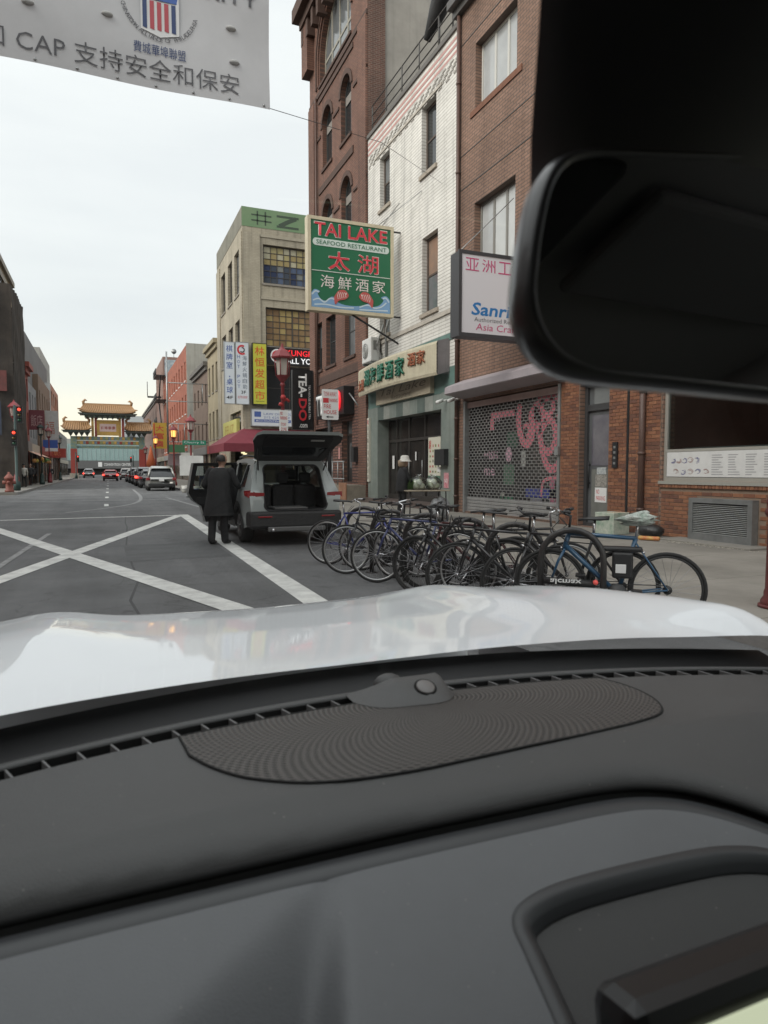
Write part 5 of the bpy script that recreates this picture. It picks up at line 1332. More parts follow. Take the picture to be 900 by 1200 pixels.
for i, ch in enumerate(ringtext):
    if ch == ' ': continue
    an = R(193+i*(152/(len(ringtext)-1)))
    me = text_mesh(ch)
    if not len(me.vertices): continue
    xs = [v.co.x for v in me.vertices]; xm = (min(xs)+max(xs))/2
    ca, sa_ = math.cos(an+PI/2), math.sin(an+PI/2)
    for v in me.vertices:
        lx, ly = (v.co.x-xm)*.085, v.co.y*.085
        x = ccx+cr*math.cos(an)+lx*ca-ly*sa_; z = ccz+cr*math.sin(an)+lx*sa_+ly*ca
        v.co = Vector(PBn(x, z, -.014))
    me.materials.clear(); me.materials.append(Mgt); me.name = 'ring_letter'; link('ring_letter', me, bn)
patch('shield', bn, [(.60,7.36),(.85,7.29),(1.10,7.36),(1.10,8.05),(.60,8.05)], PBn, -.012, mat('banner_white', (.70,.70,.70), .6))
for i in range(5):
    x = .625+i*.094
    patch('shield_stripe', bn, [(x,7.385),(x+.055,7.375),(x+.055,7.76),(x,7.76)], PBn, -.017, Mnv if i in (0, 4) else mat('banner_red', (.45,.07,.09), .6))
patch('shield_chief', bn, [(.61,7.78),(1.09,7.78),(1.09,8.04),(.61,8.04)], PBn, -.017, mat('banner_blue', (.06,.13,.40), .6))
for (x, z) in ((-.75,7.3),(-.75,8.2),(.18,7.42),(.18,8.2),(1.84,7.16),(1.80,7.62),(-1.6,7.3),(1.8,8.3)):
    mb = MB(); mb.ball((0,0,0), .075, 0, 10, (1,.55,.45)); mb.xf(Matrix.Translation(PBn(x, z, -.01))); mb.build('wind_flap', mat('flap_pale', (.42,.42,.41), .6), bn)
for i in range(16):
    x = -5.1+i*.49
    MB().lathe([(.018,0),(.018,.006)], PBn(x, 6.64, -.012), 8, axis='Y').build('eyelet', M_steel, bn)
mb = MB(); mb.tube([PBn(2.32, 6.62), (5, 12.2, 7.6), (9.8, 19.0, 10.2)], .005, 5); mb.tube([PBn(2.32, 9.18), (9.8, 10.0, 13.5)], .005, 5); mb.tube([PBn(-5.2, 6.62), (-12, 10, 7.0)], .01, 5); mb.tube([PBn(-5.2, 9.18), (-12, 10, 9.6)], .01, 5); mb.build('rope', M_black, bn)
for k, (p0, p1, lab) in enumerate((((9.78, 22.2, 10.75), (9.78, 27.4, 10.3), 'short slack cable along the white brick wall'),)):
    p0, p1 = Vector(p0), Vector(p1)
    o = MB().tube([p0.lerp(p1, t/10)-Vector((0, 0, .5*math.sin(PI*t/10)*.3)) for t in range(11)], .008, 5).build('overhead_cable', M_black); tag(o, lab, 'cable')
# ================================================================== street furniture
M_lred = mat('lamp_red', (.23,.03,.035), .45, var=.35, vs=5)
M_lgrn = mat('lamp_green', (.025,.055,.05), .5, var=.3, vs=5)
def street_lamp(label, loc, h, m, lit=False, group=None, lean=False):
    t = thing('street_lamp', label, 'street lamp', loc, 0, group)
    MB().lathe([(.22,0),(.22,.25),(.17,.3),(.16,.8),(.12,.9),(.10,1.0)], n=12).build('base', m, t)
    MB().lathe([(.075,.95),(.06,2.2),(.055,h-1.35),(.09,h-1.3),(.05,h-1.22)], n=10).build('pole', m, t)
    z = h-1.22
    mb = MB()
    mb.lathe([(.06,z),(.20,z+.18),(.22,z+.22)], n=6, smooth=False)
    for k in range(6):
        a = 2*PI*k/6
        mb.tube([(.21*math.cos(a), .21*math.sin(a), z+.2), (.25*math.cos(a), .25*math.sin(a), z+.75)], .018, 5)
    mb.build('lantern_cage', m, t)
    MB().lathe([(.34,z+.74),(.36,z+.79),(.20,z+.98),(.10,z+1.05),(.06,z+1.1),(.045,z+1.14),(.02,z+1.22)], n=6, smooth=False).build('lantern_roof', m, t)
    MB().lathe([(.17,z+.22),(.21,z+.74)], n=6, smooth=False).build('lantern_glass', mat('lantern_lit', (.8,.5,.2), .4, emit=(1.0,.50,.12), es=1.0) if lit else mat('lantern_unlit', (.50,.45,.40), .4), t)
    return t
lm = street_lamp('dark red lantern lamp post behind the parked car with parking sign', (5.3, 21.2, .15), 5.25, M_lred)
mb = MB(); mb.tube([(0,-.02,3.45),(.12,-.05,3.5),(.2,-.05,3.42)], .05, 6); mb.tube([(0,-.02,3.3),(-.12,-.05,3.35)], .06, 6); mb.ball((.0,-.06,3.55), .09, 0, 8); mb.build('red_bow', mat('bow_red', (.4,.03,.03), .6, bump=.5, bs=30), lm)
ps = part('parking_sign', lm, M_wht, (-.14, .14, -.10, -.085, 2.45, 3.15)); ps_P = PY(-.10)
text('NO\nPARKING', ps_P, -.11, 2.85, .11, 3.1, Mrd, ps, d=-.004, bold=.01); text('TOW\nZONE', ps_P, -.09, 2.5, .09, 2.75, Mrd, ps, d=-.004)
L2 = street_lamp('dark red unlit lantern post carrying the green street name sign', (5.3, 45.9, .15), 4.9, M_lred)
sn = part('street_name_sign', L2, mat('street_green', (.01,.20,.12), .5), (-.55, .95, -.14, -.12, 2.9, 3.2)); text('Cherry St', PY(-.14), -.45, 2.96, .85, 3.14, M_wht, sn, d=-.01)
wpn = part('white_panel', L2, M_white, (-.75, .75, -.2, -.17, .9, 2.2))
street_lamp('dark red lantern post with glowing amber light beyond the street sign', (5.3, 57.6, .15), 4.95, M_lred, True)
street_lamp('far red lantern post with glowing amber light by the yellow banner', (5.3, 78.5, .15), 5.2, M_lred, True)
street_lamp('farthest red lantern post on the right before the gate', (5.3, 98, .15), 4.6, M_lred)
for k, (y, c, lb) in enumerate(((47.5, M_lred, 'red lantern post beside the traffic signal at the netted corner'), (66, M_lgrn, 'dark green lantern post with heavy base on left pavement'), (75, M_lred, 'slim red lantern post among the people on left pavement'), (92, M_lgrn, 'dark green lantern post near the left foot of the gate'))):
    street_lamp(lb, (-5.05+.02*k, y, .15), 5.6-.2*(k == 1), c)
sp = thing('parking_sign_post', 'black post with white NO PARKING FIRE HOUSE sign behind the car', 'sign', (5.3, 16.4, .15))
MB().tube([(0,0,0),(0,0,3.3)], .05, 8).build('post', M_black, sp)
mb = MB(); mb.prism(rrect(-.22, .22, 2.52, 3.28, .04), PY(-.075), 0, .012); fs = mb.build('sign_plate', M_wht, sp)
fP = PY(-.075)
text('TOW-AWAY', fP, -.17, 3.10, .17, 3.22, Mrd, fs, d=-.004); ppart('red_square', fs, fP, Mrd, (-.19, -.04, 2.94, 3.06, -.004, -.001)); text('PARKING', fP, -.02, 2.96, .19, 3.05, Mrd, fs, d=-.004, bold=.008)
text('FIRE\nHOUSE', fP, -.17, 2.66, .17, 2.90, Mrd, fs, d=-.004, bold=.006)
mb = MB(); mb.prism([(-.12,2.59),(-.05,2.62),(-.05,2.60),(.08,2.60),(.08,2.58),(-.05,2.58),(-.05,2.56)], fP, -.005, -.001); mb.build('arrow', M_black, fs)
# yellow banner on far shop, white pavement boards
s = board('shop_sign', 'tall yellow and red vertical banner on far right shop', PY(92), 5.9, 7.6, 4.2, 7.5, mat('yellow_banner', (.55,.36,.05), .5), -.1, .1)
for i, ch in enumerate('大富貴'): text(ch, PY(92), 6.25, 6.4-i*1.0, 7.25, 7.2-i*1.0, Mrd, s, d=-.11, bold=.01)
ppart('red_panel', s, PY(92), Mrd, (6.0, 6.15, 4.3, 7.4, -.11, -.101)); 
s = board('shop_sign', 'green and white shop sign above far right pavement', PY(72), 6.0, 7.7, 3.2, 4.0, mat('sage_green', (.10,.25,.13), .5), -.1, .1)
s = board('shop_sign', 'faded pink picture sign above far right pavement', PY(72.5), 6.1, 8.6, 1.9, 3.1, mat('faded_pink', (.40,.30,.30), .5, var=.7, vs=3, c2=(.2,.22,.3)), -.1, .1)
s = board('pavement_board', 'plain white board facing the junction beside the lamps', PY(60), 6.1, 7.1, 1.5, 2.9, M_white, -.1, .1)
# red cone-shaped umbrella by the gate
um = thing('folded_umbrella', 'orange red folded patio umbrella on the far right pavement', 'umbrella', (6.1, 100, .15))
MB().lathe([(.9,1.2),(.45,2.8),(.05,4.6)], n=10).build('canopy', mat('umbrella_orange', (.55,.14,.05), .7), um); MB().tube([(0,0,0),(0,0,4.7)], .05, 6).build('pole', M_black, um)

# red cast bollard
bo = thing('bollard', 'red cast iron bollard with ringed collar standing on the pavement', 'bollard', (5.65, 4.24, .15))
MB().lathe([(.15,0),(.15,.06),(.125,.10),(.125,.14),(.115,.17),(.11,.82),(.135,.85),(.135,.89),(.115,.91),(.125,.95),(.125,.98),(.09,1.04),(.05,1.08),(.04,1.11),(.06,1.15),(.01,1.20)], n=24).build('post', mat('bollard_red', (.15,.032,.030), .5, var=.5, vs=9, bump=.15, bs=80), bo)
MB().lathe([(.17,0),(.17,.025),(.155,.03)], n=24).build('foot_ring', mat('bollard_red', (.15,.032,.03)), bo)
# hydrant
hy = thing('fire_hydrant', 'dull red fire hydrant at the left kerb by the netting', 'fire hydrant', (-5.05, 44.0, .15))
MB().lathe([(.24,0),(.24,.1),(.19,.14),(.19,.7),(.26,.74),(.26,.82),(.2,.9),(.1,1.02),(.06,1.05),(.06,1.15)], n=12).build('barrel', mat('hydrant_red', (.24,.075,.055), .6, var=.5, vs=6), hy)
for a in (0, 90, 180): MB().tube([(0,0,.55),(.34*math.cos(R(a)),-.34*math.sin(R(a)),.55)], .1, 8).build('outlet', mat('hydrant_red', (.24,.075,.055)), hy)
# traffic signals
def signal(label, loc, h, on, arm=0.):
    t = thing('traffic_signal', label, 'traffic light', loc)
    MB().lathe([(.2,0),(.2,.5),(.09,.6),(.07,h)], n=10).build('pole', M_lgrn, t)
    for k, (dx, hz) in enumerate(on):
        hd = part('signal_head', t, M_black, (dx-.17, dx+.17, -.35, -.1, hz-.5, hz+.5))
        for j, (c, e) in enumerate((((.6,.03,.02), (1,.06,.03)), ((.10,.07,.01), None), ((.01,.08,.04), None))):
            MB().lathe([(.09,-.39),(.09,-.351)], (dx, 0, hz+.32-j*.32), 12, axis='Y').build('lens', mat('signal_lens_%d' % j, c, .3, emit=e, es=1.3), hd)
            MB().box(dx-.15, dx+.15, -.5, -.36, hz+.44-j*.32, hz+.455-j*.32).build('visor', M_black, hd)
    return t
signal('green pole with traffic signal showing red at the left corner', (-4.95, 46.8, .15), 5.2, [(.28, 4.6), (-.05, 3.2)])
signal('far traffic signal showing red left of the gate passage', (-3.9, 112, .12), 4.0, [(.3, 3.0)])
signal('far traffic signal showing red right of the gate passage', (4.9, 130, .12), 4.0, [(-.4, 3.2)])

# ================================================================== bicycle racks and bicycles
M_rack = mat('rack_black', (.028,.027,.027), .4, var=.5, vs=6, c2=(.06,.05,.045))
HD = Vector((-.76, .65, 0)).normalized(); PV = Vector((.65, .76, 0)).normalized()
racks = [(3.52,9.26),(3.57,8.36),(3.68,7.50),(3.75,6.60),(3.86,5.82),(3.97,5.05)]
rk0 = None
rack_lab = ['', 'black hoop bike rack holding the thin black road bicycle with pale rims', 'black hoop bike rack with the navy road bicycle leaning over it', 'black hoop bike rack between the maroon bicycle and the mountain bicycle', 'black hoop bike rack holding the black bicycle with chrome bars', 'black hoop bike rack in front of the steel blue bicycle']
for i, (x, y) in enumerate(racks):
    if rk0 is None:
        rk0 = thing('bike_rack', 'black hoop bike rack holding the bright blue bicycle', 'bike rack', (x, y, 0), math.atan2(HD.y, HD.x), 'hoop bike racks in the corral')
        pts = [(-.28,0,0),(-.28,0,.57)]+[(.28*math.cos(R(180-a)),0,.57+.28*math.sin(R(a))) for a in range(15, 180, 15)]+[(.28,0,.57),(.28,0,0)]
        MB().tube(pts, .03, 10).build('hoop', M_rack, rk0)
        for s in (-.28, .28): MB().lathe([(.08,.0),(.08,.012)], (s, 0, 0), 10).build('flange', M_rack, rk0)
    else: dup(rk0, (x, y, 0), math.atan2(HD.y, HD.x), rack_lab[i])
M_tyre = mat('tyre_rubber', (.020,.020,.020), .8, var=.3, vs=20)
M_rim = mat('rim_alloy', (.42,.42,.42), .35, metal=.8); M_rimb = mat('rim_black', (.03,.03,.03), .4)
M_spk = mat('spoke_steel', (.40,.40,.41), .35, metal=.7)
M_par = mat('bike_black_parts', (.02,.02,.021), .45); M_chr = mat('chrome_parts', (.55,.55,.56), .25, metal=.9)
WR = .335
WHEEL = {}
def wheel(par, x, rimm, steer=0., tw=.014):
    key = (rimm.name, tw)
    t = None
    def ring(r, rr, n=40, m=8, sq=1.):
        mb = MB(); vs = []; fs = []
        for i in range(n):
            a = 2*PI*i/n
            for k in range(m):
                b = 2*PI*k/m
                q = r+rr*math.cos(b); vs.append((q*math.cos(a), rr*sq*math.sin(b), q*math.sin(a)))
        for i in range(n):
            for k in range(m): fs.append((i*m+k, i*m+(k+1) % m, ((i+1) % n)*m+(k+1) % m, ((i+1) % n)*m+k))
        mb.add(vs, fs, 0, True); return mb
    if key not in WHEEL:
        a = ring(WR-tw, tw).build('wheel', M_tyre, par)
        b = ring(WR-2*tw-.008, .011, sq=.9).build('rim', rimm, a)
        mb = MB()
        for k in range(20):
            an = 2*PI*k/20; s = .028 if k % 2 else -.028
            mb.tube([(.02*math.cos(an+.9), s, .02*math.sin(an+.9)), ((WR-2*tw-.01)*math.cos(an), 0, (WR-2*tw-.01)*math.sin(an))], .0016, 4, caps=False)
        c = stuff(mb.build('spokes', M_spk, a))
        d = MB().lathe([(.012,-.05),(.022,-.035),(.014,-.02),(.014,.02),(.022,.035),(.012,.05)], n=10, axis='Y').build('hub', M_chr, a)
        WHEEL[key] = [o.data for o in (a, b, c, d)]; o = a
    else:
        ds = WHEEL[key]; o = link('wheel', ds[0], par); link('rim', ds[1], o); stuff(link('spokes', ds[2], o)); link('hub', ds[3], o)
    o.location = (x, 0, WR); o.rotation_euler = (0, random.uniform(0, 6), steer)
    return o
def bicycle(label, mid, sgn, fm, style='road', rimm=None, saddle=None, bar=None, steer=0., lean=0., tw=.014, fs=1., tr=.0145):
    """x axis points to the front wheel; origin on the ground midway between the hubs"""
    h = HD*sgn
    t = thing('bicycle', label, 'bicycle', (mid[0], mid[1], 0), math.atan2(h.y, h.x), 'bicycles parked at the hoop racks')
    t.rotation_euler[0] = lean
    rimm = rimm or M_rim; bar = bar or M_par
    wb_ = .51
    wheel(t, -wb_, rimm, 0, tw)
    BBx = (-.09, 0, .275); ST = (-.24, 0, .77*fs); HT = (.345, 0, .80*fs); HB = (.385, 0, .66); RA = (-wb_, 0, WR); FA = (wb_, 0, WR)
    mb = MB()
    mb.tube([BBx, ST], tr, 8); mb.tube([ST, HT], tr*.95, 8) if style != 'step' else mb.tube([(-.19,0,.6), (.36,0,.70)], tr, 8)
    mb.tube([BBx, (.37,0,.70)], tr*1.2, 8); mb.tube([HT, HB], tr*1.2, 8); mb.lathe([(.022,-.035),(.022,.035)], BBx, 10, axis='Y')
    for s in (-1, 1):
        mb.tube([(BBx[0], s*.03, BBx[2]), (RA[0], s*.06, RA[2])], .009, 6); mb.tube([(ST[0], s*.012, ST[2]-.04), (RA[0], s*.06, RA[2])], .008, 6)
    mb.build('frame', fm, t)
    fk = MB()
    ca, sa2 = math.cos(steer), math.sin(steer)
    def st(p):   # turn about the steering head
        x, y = p[0]-.365, p[1]; return (.365+x*ca-y*sa2, x*sa2+y*ca, p[2])
    for s in (-1, 1): fk.tube([st((HB[0], s*.03, HB[2]-.005)), st((HB[0]+.05, s*.05, HB[2]-.1)), st((FA[0], s*.052, FA[2]))], [.014,.013,.008], 7)
    fk.tube([st((HB[0]-.0, -.035, HB[2])), st((HB[0], .035, HB[2]))], .014, 7); fk.build('fork', fm if style != 'susp' else M_par, t)
    fw = wheel(t, wb_, rimm, steer, tw); p = st((wb_, 0, WR)); fw.location = p
    hb = MB(); zt_ = HT[2]+.02
    if style == 'road':
        hb.tube([st((.345,0,zt_)), st((.335,0,zt_+.06)), st((.43,0,zt_+.09))], .013, 7)
        for s in (-1, 1): hb.tube([st((.43,0,zt_+.09)), st((.43,s*.20,zt_+.09)), st((.50,s*.215,zt_+.08)), st((.53,s*.215,zt_+.02)), st((.49,s*.215,zt_-.05)), st((.41,s*.215,zt_-.05))], .014, 7)
        for s in (-1, 1): hb.tube([st((.525,s*.215,zt_+.06)), st((.545,s*.215,zt_+.12)), st((.56,s*.215,zt_+.02)), st((.54,s*.215,zt_-.04))], .008, 5)
    else:
        hb.tube([st((.345,0,zt_)), st((.33,0,zt_+.14)), st((.40,0,zt_+.17))], .013, 7)
        for s in (-1, 1): hb.tube([st((.40,0,zt_+.17)), st((.385,s*.16,zt_+.19)), st((.33,s*.30,zt_+.19))], .012, 7); hb.tube([st((.40,s*.19,zt_+.18)), st((.44,s*.27,zt_+.16))], .006, 5)
    hb.build('handlebar', bar, t)
    if style != 'road' or True:
        g = MB()
        for s in (-1, 1):
            if style != 'road': g.tube([st((.345,s*.20,zt_+.19)), st((.33,s*.31,zt_+.19))], .017, 7)
        if g.v: g.build('grips', M_par, t)
    cb = MB()
    for s, dx in ((1, .06), (-1, .1)): cb.tube([st((.43,s*.1,zt_+.1)), st((.50,s*.06,zt_+.02)), (.36,s*.02,zt_-.1), (.1,.02*s,.72)], .004, 4)
    cb.build('brake_cable', M_par, t)
    sd_ = MB(); sz = ST[2]+.16
    sd_.add([(-.38,-.065,sz+.02),(-.38,.065,sz+.02),(-.30,-.06,sz+.012),(-.30,.06,sz+.012),(-.18,-.022,sz+.01),(-.18,.022,sz+.01),(-.11,-.018,sz),(-.11,.018,sz),
             (-.385,-.05,sz+.045),(-.385,.05,sz+.045),(-.30,-.045,sz+.04),(-.30,.045,sz+.04),(-.18,-.015,sz+.03),(-.18,.015,sz+.03),(-.105,-.01,sz+.02),(-.105,.01,sz+.02)],
            [(0,2,3,1),(2,4,5,3),(4,6,7,5),(8,9,11,10),(10,11,13,12),(12,13,15,14),(0,1,9,8),(6,14,15,7),(0,8,10,2),(2,10,12,4),(4,12,14,6),(1,3,11,9),(3,5,13,11),(5,7,15,13)], 0, True)
    sdo = sd_.build('saddle', saddle or M_par, t)
    MB().tube([(ST[0],0,ST[2]-.02),(ST[0]-.015,0,sz+.01)], .0135, 8).build('seat_post', M_chr, sdo)
    cr = MB(); cr.lathe([(.095,.045),(.095,.052)], BBx, 20, axis='Y'); cro = cr.build('chainring', M_par, t)
    for s, an in ((1, random.uniform(0, 6)), (-1, 0)):
        if s == -1: an = an0+PI
        an0 = an
        e = (BBx[0]+.17*math.cos(an), s*.075, BBx[2]+.17*math.sin(an))
        MB().tube([(BBx[0], s*.06, BBx[2]), e], .011, 6).build('crank_arm', M_chr, cro); MB().bbox(e[0]-.045, e[0]+.045, min(e[1], e[1]+s*.09), max(e[1], e[1]+s*.09), e[2]-.012, e[2]+.012, .006).build('pedal', M_par, cro)
    mb = MB(); mb.lathe([(.04,.04),(.04,.05)], RA, 14, axis='Y')
    mb.tube([(BBx[0], .048, BBx[2]+.095), (RA[0], .048, RA[2]+.04)], .004, 4); mb.tube([(BBx[0], .048, BBx[2]-.095), (RA[0]+.04, .048, RA[2]-.11), (RA[0], .048, RA[2]-.04)], .004, 4); mb.build('chain', M_par, t)
    br_ = MB(); br_.tube([(-.3,-.03,.66),(-.31,.03,.66)], .012, 6); br_.tube([st((.41,-.03,.68)), st((.41,.03,.68))], .013, 6); br_.build('brake', M_chr, t)
    return t
def bm_(name, c, metal=.0): return mat('bike_'+name, c, .3, coat=.5, var=.2, vs=9)
Bblue = bm_('blue', (.025,.035,.22)); Bblk = bm_('black', (.016,.016,.018)); Bnavy = bm_('navy', (.035,.045,.14)); Bteal = bm_('steel_blue', (.02,.085,.17)); Bgry = bm_('grey', (.10,.10,.11)); Bred = bm_('maroon', (.08,.014,.016))
random.seed(17)
def at(i, off, along=0.): return (racks[i][0]+PV.x*off+HD.x*along, racks[i][1]+PV.y*off+HD.y*along)
bicycle('bright blue bicycle with black saddle at the rack nearest the open car', at(0, -.10, .02), -1, Bblue, 'flat', M_rim, lean=.05)
bicycle('thin black road bicycle with pale rims behind the bright blue one', at(1, .12, -.02), -1, Bblk, 'road', M_rim, lean=-.06)
bicycle('black city bicycle with chrome handlebar at the second hoop', at(1, -.20, .06), 1, Bblk, 'flat', M_rim, bar=M_chr, steer=.5, lean=.06)
bicycle('grey hybrid bicycle with silver rims at the third hoop', at(2, .14, 0), 1, Bgry, 'flat', M_rim, steer=-.4, lean=-.05, bar=M_chr)
bicycle('navy road bicycle with dropped bars leaning over the third hoop', at(2, -.18, .08), 1, Bnavy, 'road', M_rim, steer=.25, lean=.07)
bicycle('dark maroon bicycle with fat black tyres at the fourth hoop', at(3, .13, -.03), 1, Bred, 'flat', M_rimb, tw=.019, lean=-.05, steer=.3)
bicycle('black mountain bicycle with fat tyres and flat bars', at(3, -.19, .05), 1, Bblk, 'susp', M_rimb, tw=.020, lean=.06, steer=-.3)
bicycle('black bicycle with chrome bars and pale rims at the fifth hoop', at(4, .14, 0), -1, Bblk, 'flat', M_rim, bar=M_chr, lean=-.06)
bicycle('black road bicycle with curled bars at the fifth hoop', at(4, -.18, .05), 1, Bblk, 'road', M_rimb, lean=.05, steer=.4)
bicycle('black bicycle with upright bars squeezed beside the steel blue one', at(5, .20, .06), 1, bm_('black2', (.02,.02,.022)), 'flat', M_rimb, lean=-.07, steer=.5)
# steel blue bicycle with bagged saddle and battery
sb = bicycle('steel blue bicycle with plastic bag over its saddle and black battery', (4.24, 4.885), 1, Bteal, 'flat', M_rimb, tw=.017, lean=0, tr=.02, fs=1.02)
mb = MB(); n = 14; m = 9
vs = []
random.seed(2)
for i in range(n):
    for j in range(m):
        a = 2*PI*i/n; v = j/(m-1)
        r = (.05+.055*math.sin(PI*min(1, v*1.1)))*(1+random.uniform(-.38, .38))
        vs.append((-.27+1.5*r*math.cos(a)+.03, .85*r*math.sin(a), .90+.12*v-.02*math.cos(a)*v))
mb.add(vs, [(i*m+j, ((i+1) % n)*m+j, ((i+1) % n)*m+j+1, i*m+j+1) for i in range(n) for j in range(m-1)]+[tuple(i*m+m-1 for i in range(n))], 0, True)
bag = mb.build('saddle_bag_cover', mat('plastic_bag', (.50,.53,.49), .35, var=.8, vs=18, c2=(.16,.26,.20), bump=.9, bs=25), sb)
bt = MB().bbox(-.22, -.04, -.05, .05, .42, .66, .02).build('battery', M_par, sb)
MB().bbox(-.16, -.07, -.058, -.051, .47, .55, .003).build('sticker', M_wht, bt); MB().bbox(-.16, -.07, .051, .058, .47, .55, .003).build('sticker', M_wht, bt)
MB().bbox(-.30, .10, -.045, .045, .66, .71, .02).build('rear_seat_pad', M_par, sb)
tubm = MB(); tubm.tube([(.10,.07,.36),(.56,.09,.38)], .033, 8); so = tubm.build('lock_tube', M_par, sb)
PXk = lambda a, b, d=0: (a, .126+d*0+.0, b)
text('alcmax', PXk, .22, .355, .50, .405, M_wht, so, bold=.02, rot=2)
MB().ball((.10,.09,.38), .025, 0, 8).build('rear_light', mat('bike_light_red', (.6,.05,.05), .3, emit=(1,.2,.15), es=.12), sb)
# things left on the pavement by the wall
bx = thing('cardboard_box', 'white and green printed box standing by the downpipe', 'box', (9.25, 10.55, .15), .12)
MB().bbox(-.22, .22, -.24, .24, 0, .42, .008).build('carton', mat('printed_carton', (.52,.54,.47), .7, var=.9, vs=7, c2=(.14,.26,.18)), bx); MB().box(-.2, .2, -.23, -.02, .42, .425).build('flap', mat('carton_inner', (.45,.38,.28), .8), bx)
tr_ = thing('rubbish_bag', 'black rubbish bag slumped beside the white box', 'bag', (9.45, 9.75, .15))
MB().ball((0,0,.12), .22, 0, 12, (1,1.35,.6)).build('bag', mat('bin_bag', (.02,.02,.02), .35, bump=.8, bs=14), tr_)
cn = thing('snack_wrapper', 'red and yellow crumpled wrapper on the pavement', 'litter', (8.95, 9.25, .155), .5)
MB().bbox(-.05, .05, -.19, .19, 0, .07, .03).build('wrapper', mat('wrapper_print', (.55,.36,.10), .5, var=.9, vs=9, c2=(.5,.06,.04)), cn)
lt = thing('litter', 'scatter of pale wood chips and dust by the vent box', 'litter', (0, 0, 0))
random.seed(6); mb = MB()
for i in range(160):
    x, y = 9.3-abs(random.gauss(0, .12)), 8.45+random.gauss(0, .5); s = random.uniform(.008, .022)
    mb.box(x, x+s, y, y+s*1.6, .151, .156)
stuff(mb.build('chips', mat('chips', (.45,.42,.36), .9), lt)); 

# ================================================================== vehicles
M_ty = mat('car_tyre', (.018,.018,.018), .85); M_rimc = mat('car_rim', (.30,.30,.31), .35, metal=.7); M_trim = mat('car_black_plastic', (.022,.022,.023), .6, var=.2, vs=9)
M_tl = mat('tail_light_red', (.24,.012,.016), .15, coat=.5); M_tlon = mat('brake_light_on', (.7,.03,.03), .2, emit=(1,.06,.04), es=2.5); M_cg = mat('car_glass', (.018,.020,.022), .05, spec=.6)
M_clear = mat('clear_lens', (.55,.55,.55), .1)
def car_wheel(par, x, y, r, w, side):
    s = -1 if x < 0 else 1
    mb = MB(); mb.lathe([(r*.66,-w/2),(r*.93,-w/2),(r,-w/2+.03),(r,w/2-.03),(r*.93,w/2),(r*.66,w/2)], (x, y, r), 28, axis='X'); o = mb.build('wheel', M_ty, par)
    xo = x+s*(w/2-.02)
    mb = MB(); mb.lathe([(r*.67,-.03),(r*.64,.0)], (xo, y, r), 24, axis='X'); mb.build('rim_dish', mat('rim_dark', (.05,.05,.05), .5), o)
    mb = MB()
    for k in range(5):
        a = 2*PI*k/5+.3
        for d in (-.16, .16):
            mb.tube([(xo+s*.02, y+.05*math.cos(a), r+.05*math.sin(a)), (xo+s*.012, y+r*.63*math.cos(a+d), r+r*.63*math.sin(a+d))], .022, 5)
    mb.tube([(xo+s*.01, y+r*.64*math.cos(2*PI*k/24), r+r*.64*math.sin(2*PI*k/24)) for k in range(24)], .018, 5, closed=True); mb.lathe([(.07,-.02),(.06,.03)], (xo, y, r), 10, axis='X'); mb.build('rim', M_rimc, o)
    return o
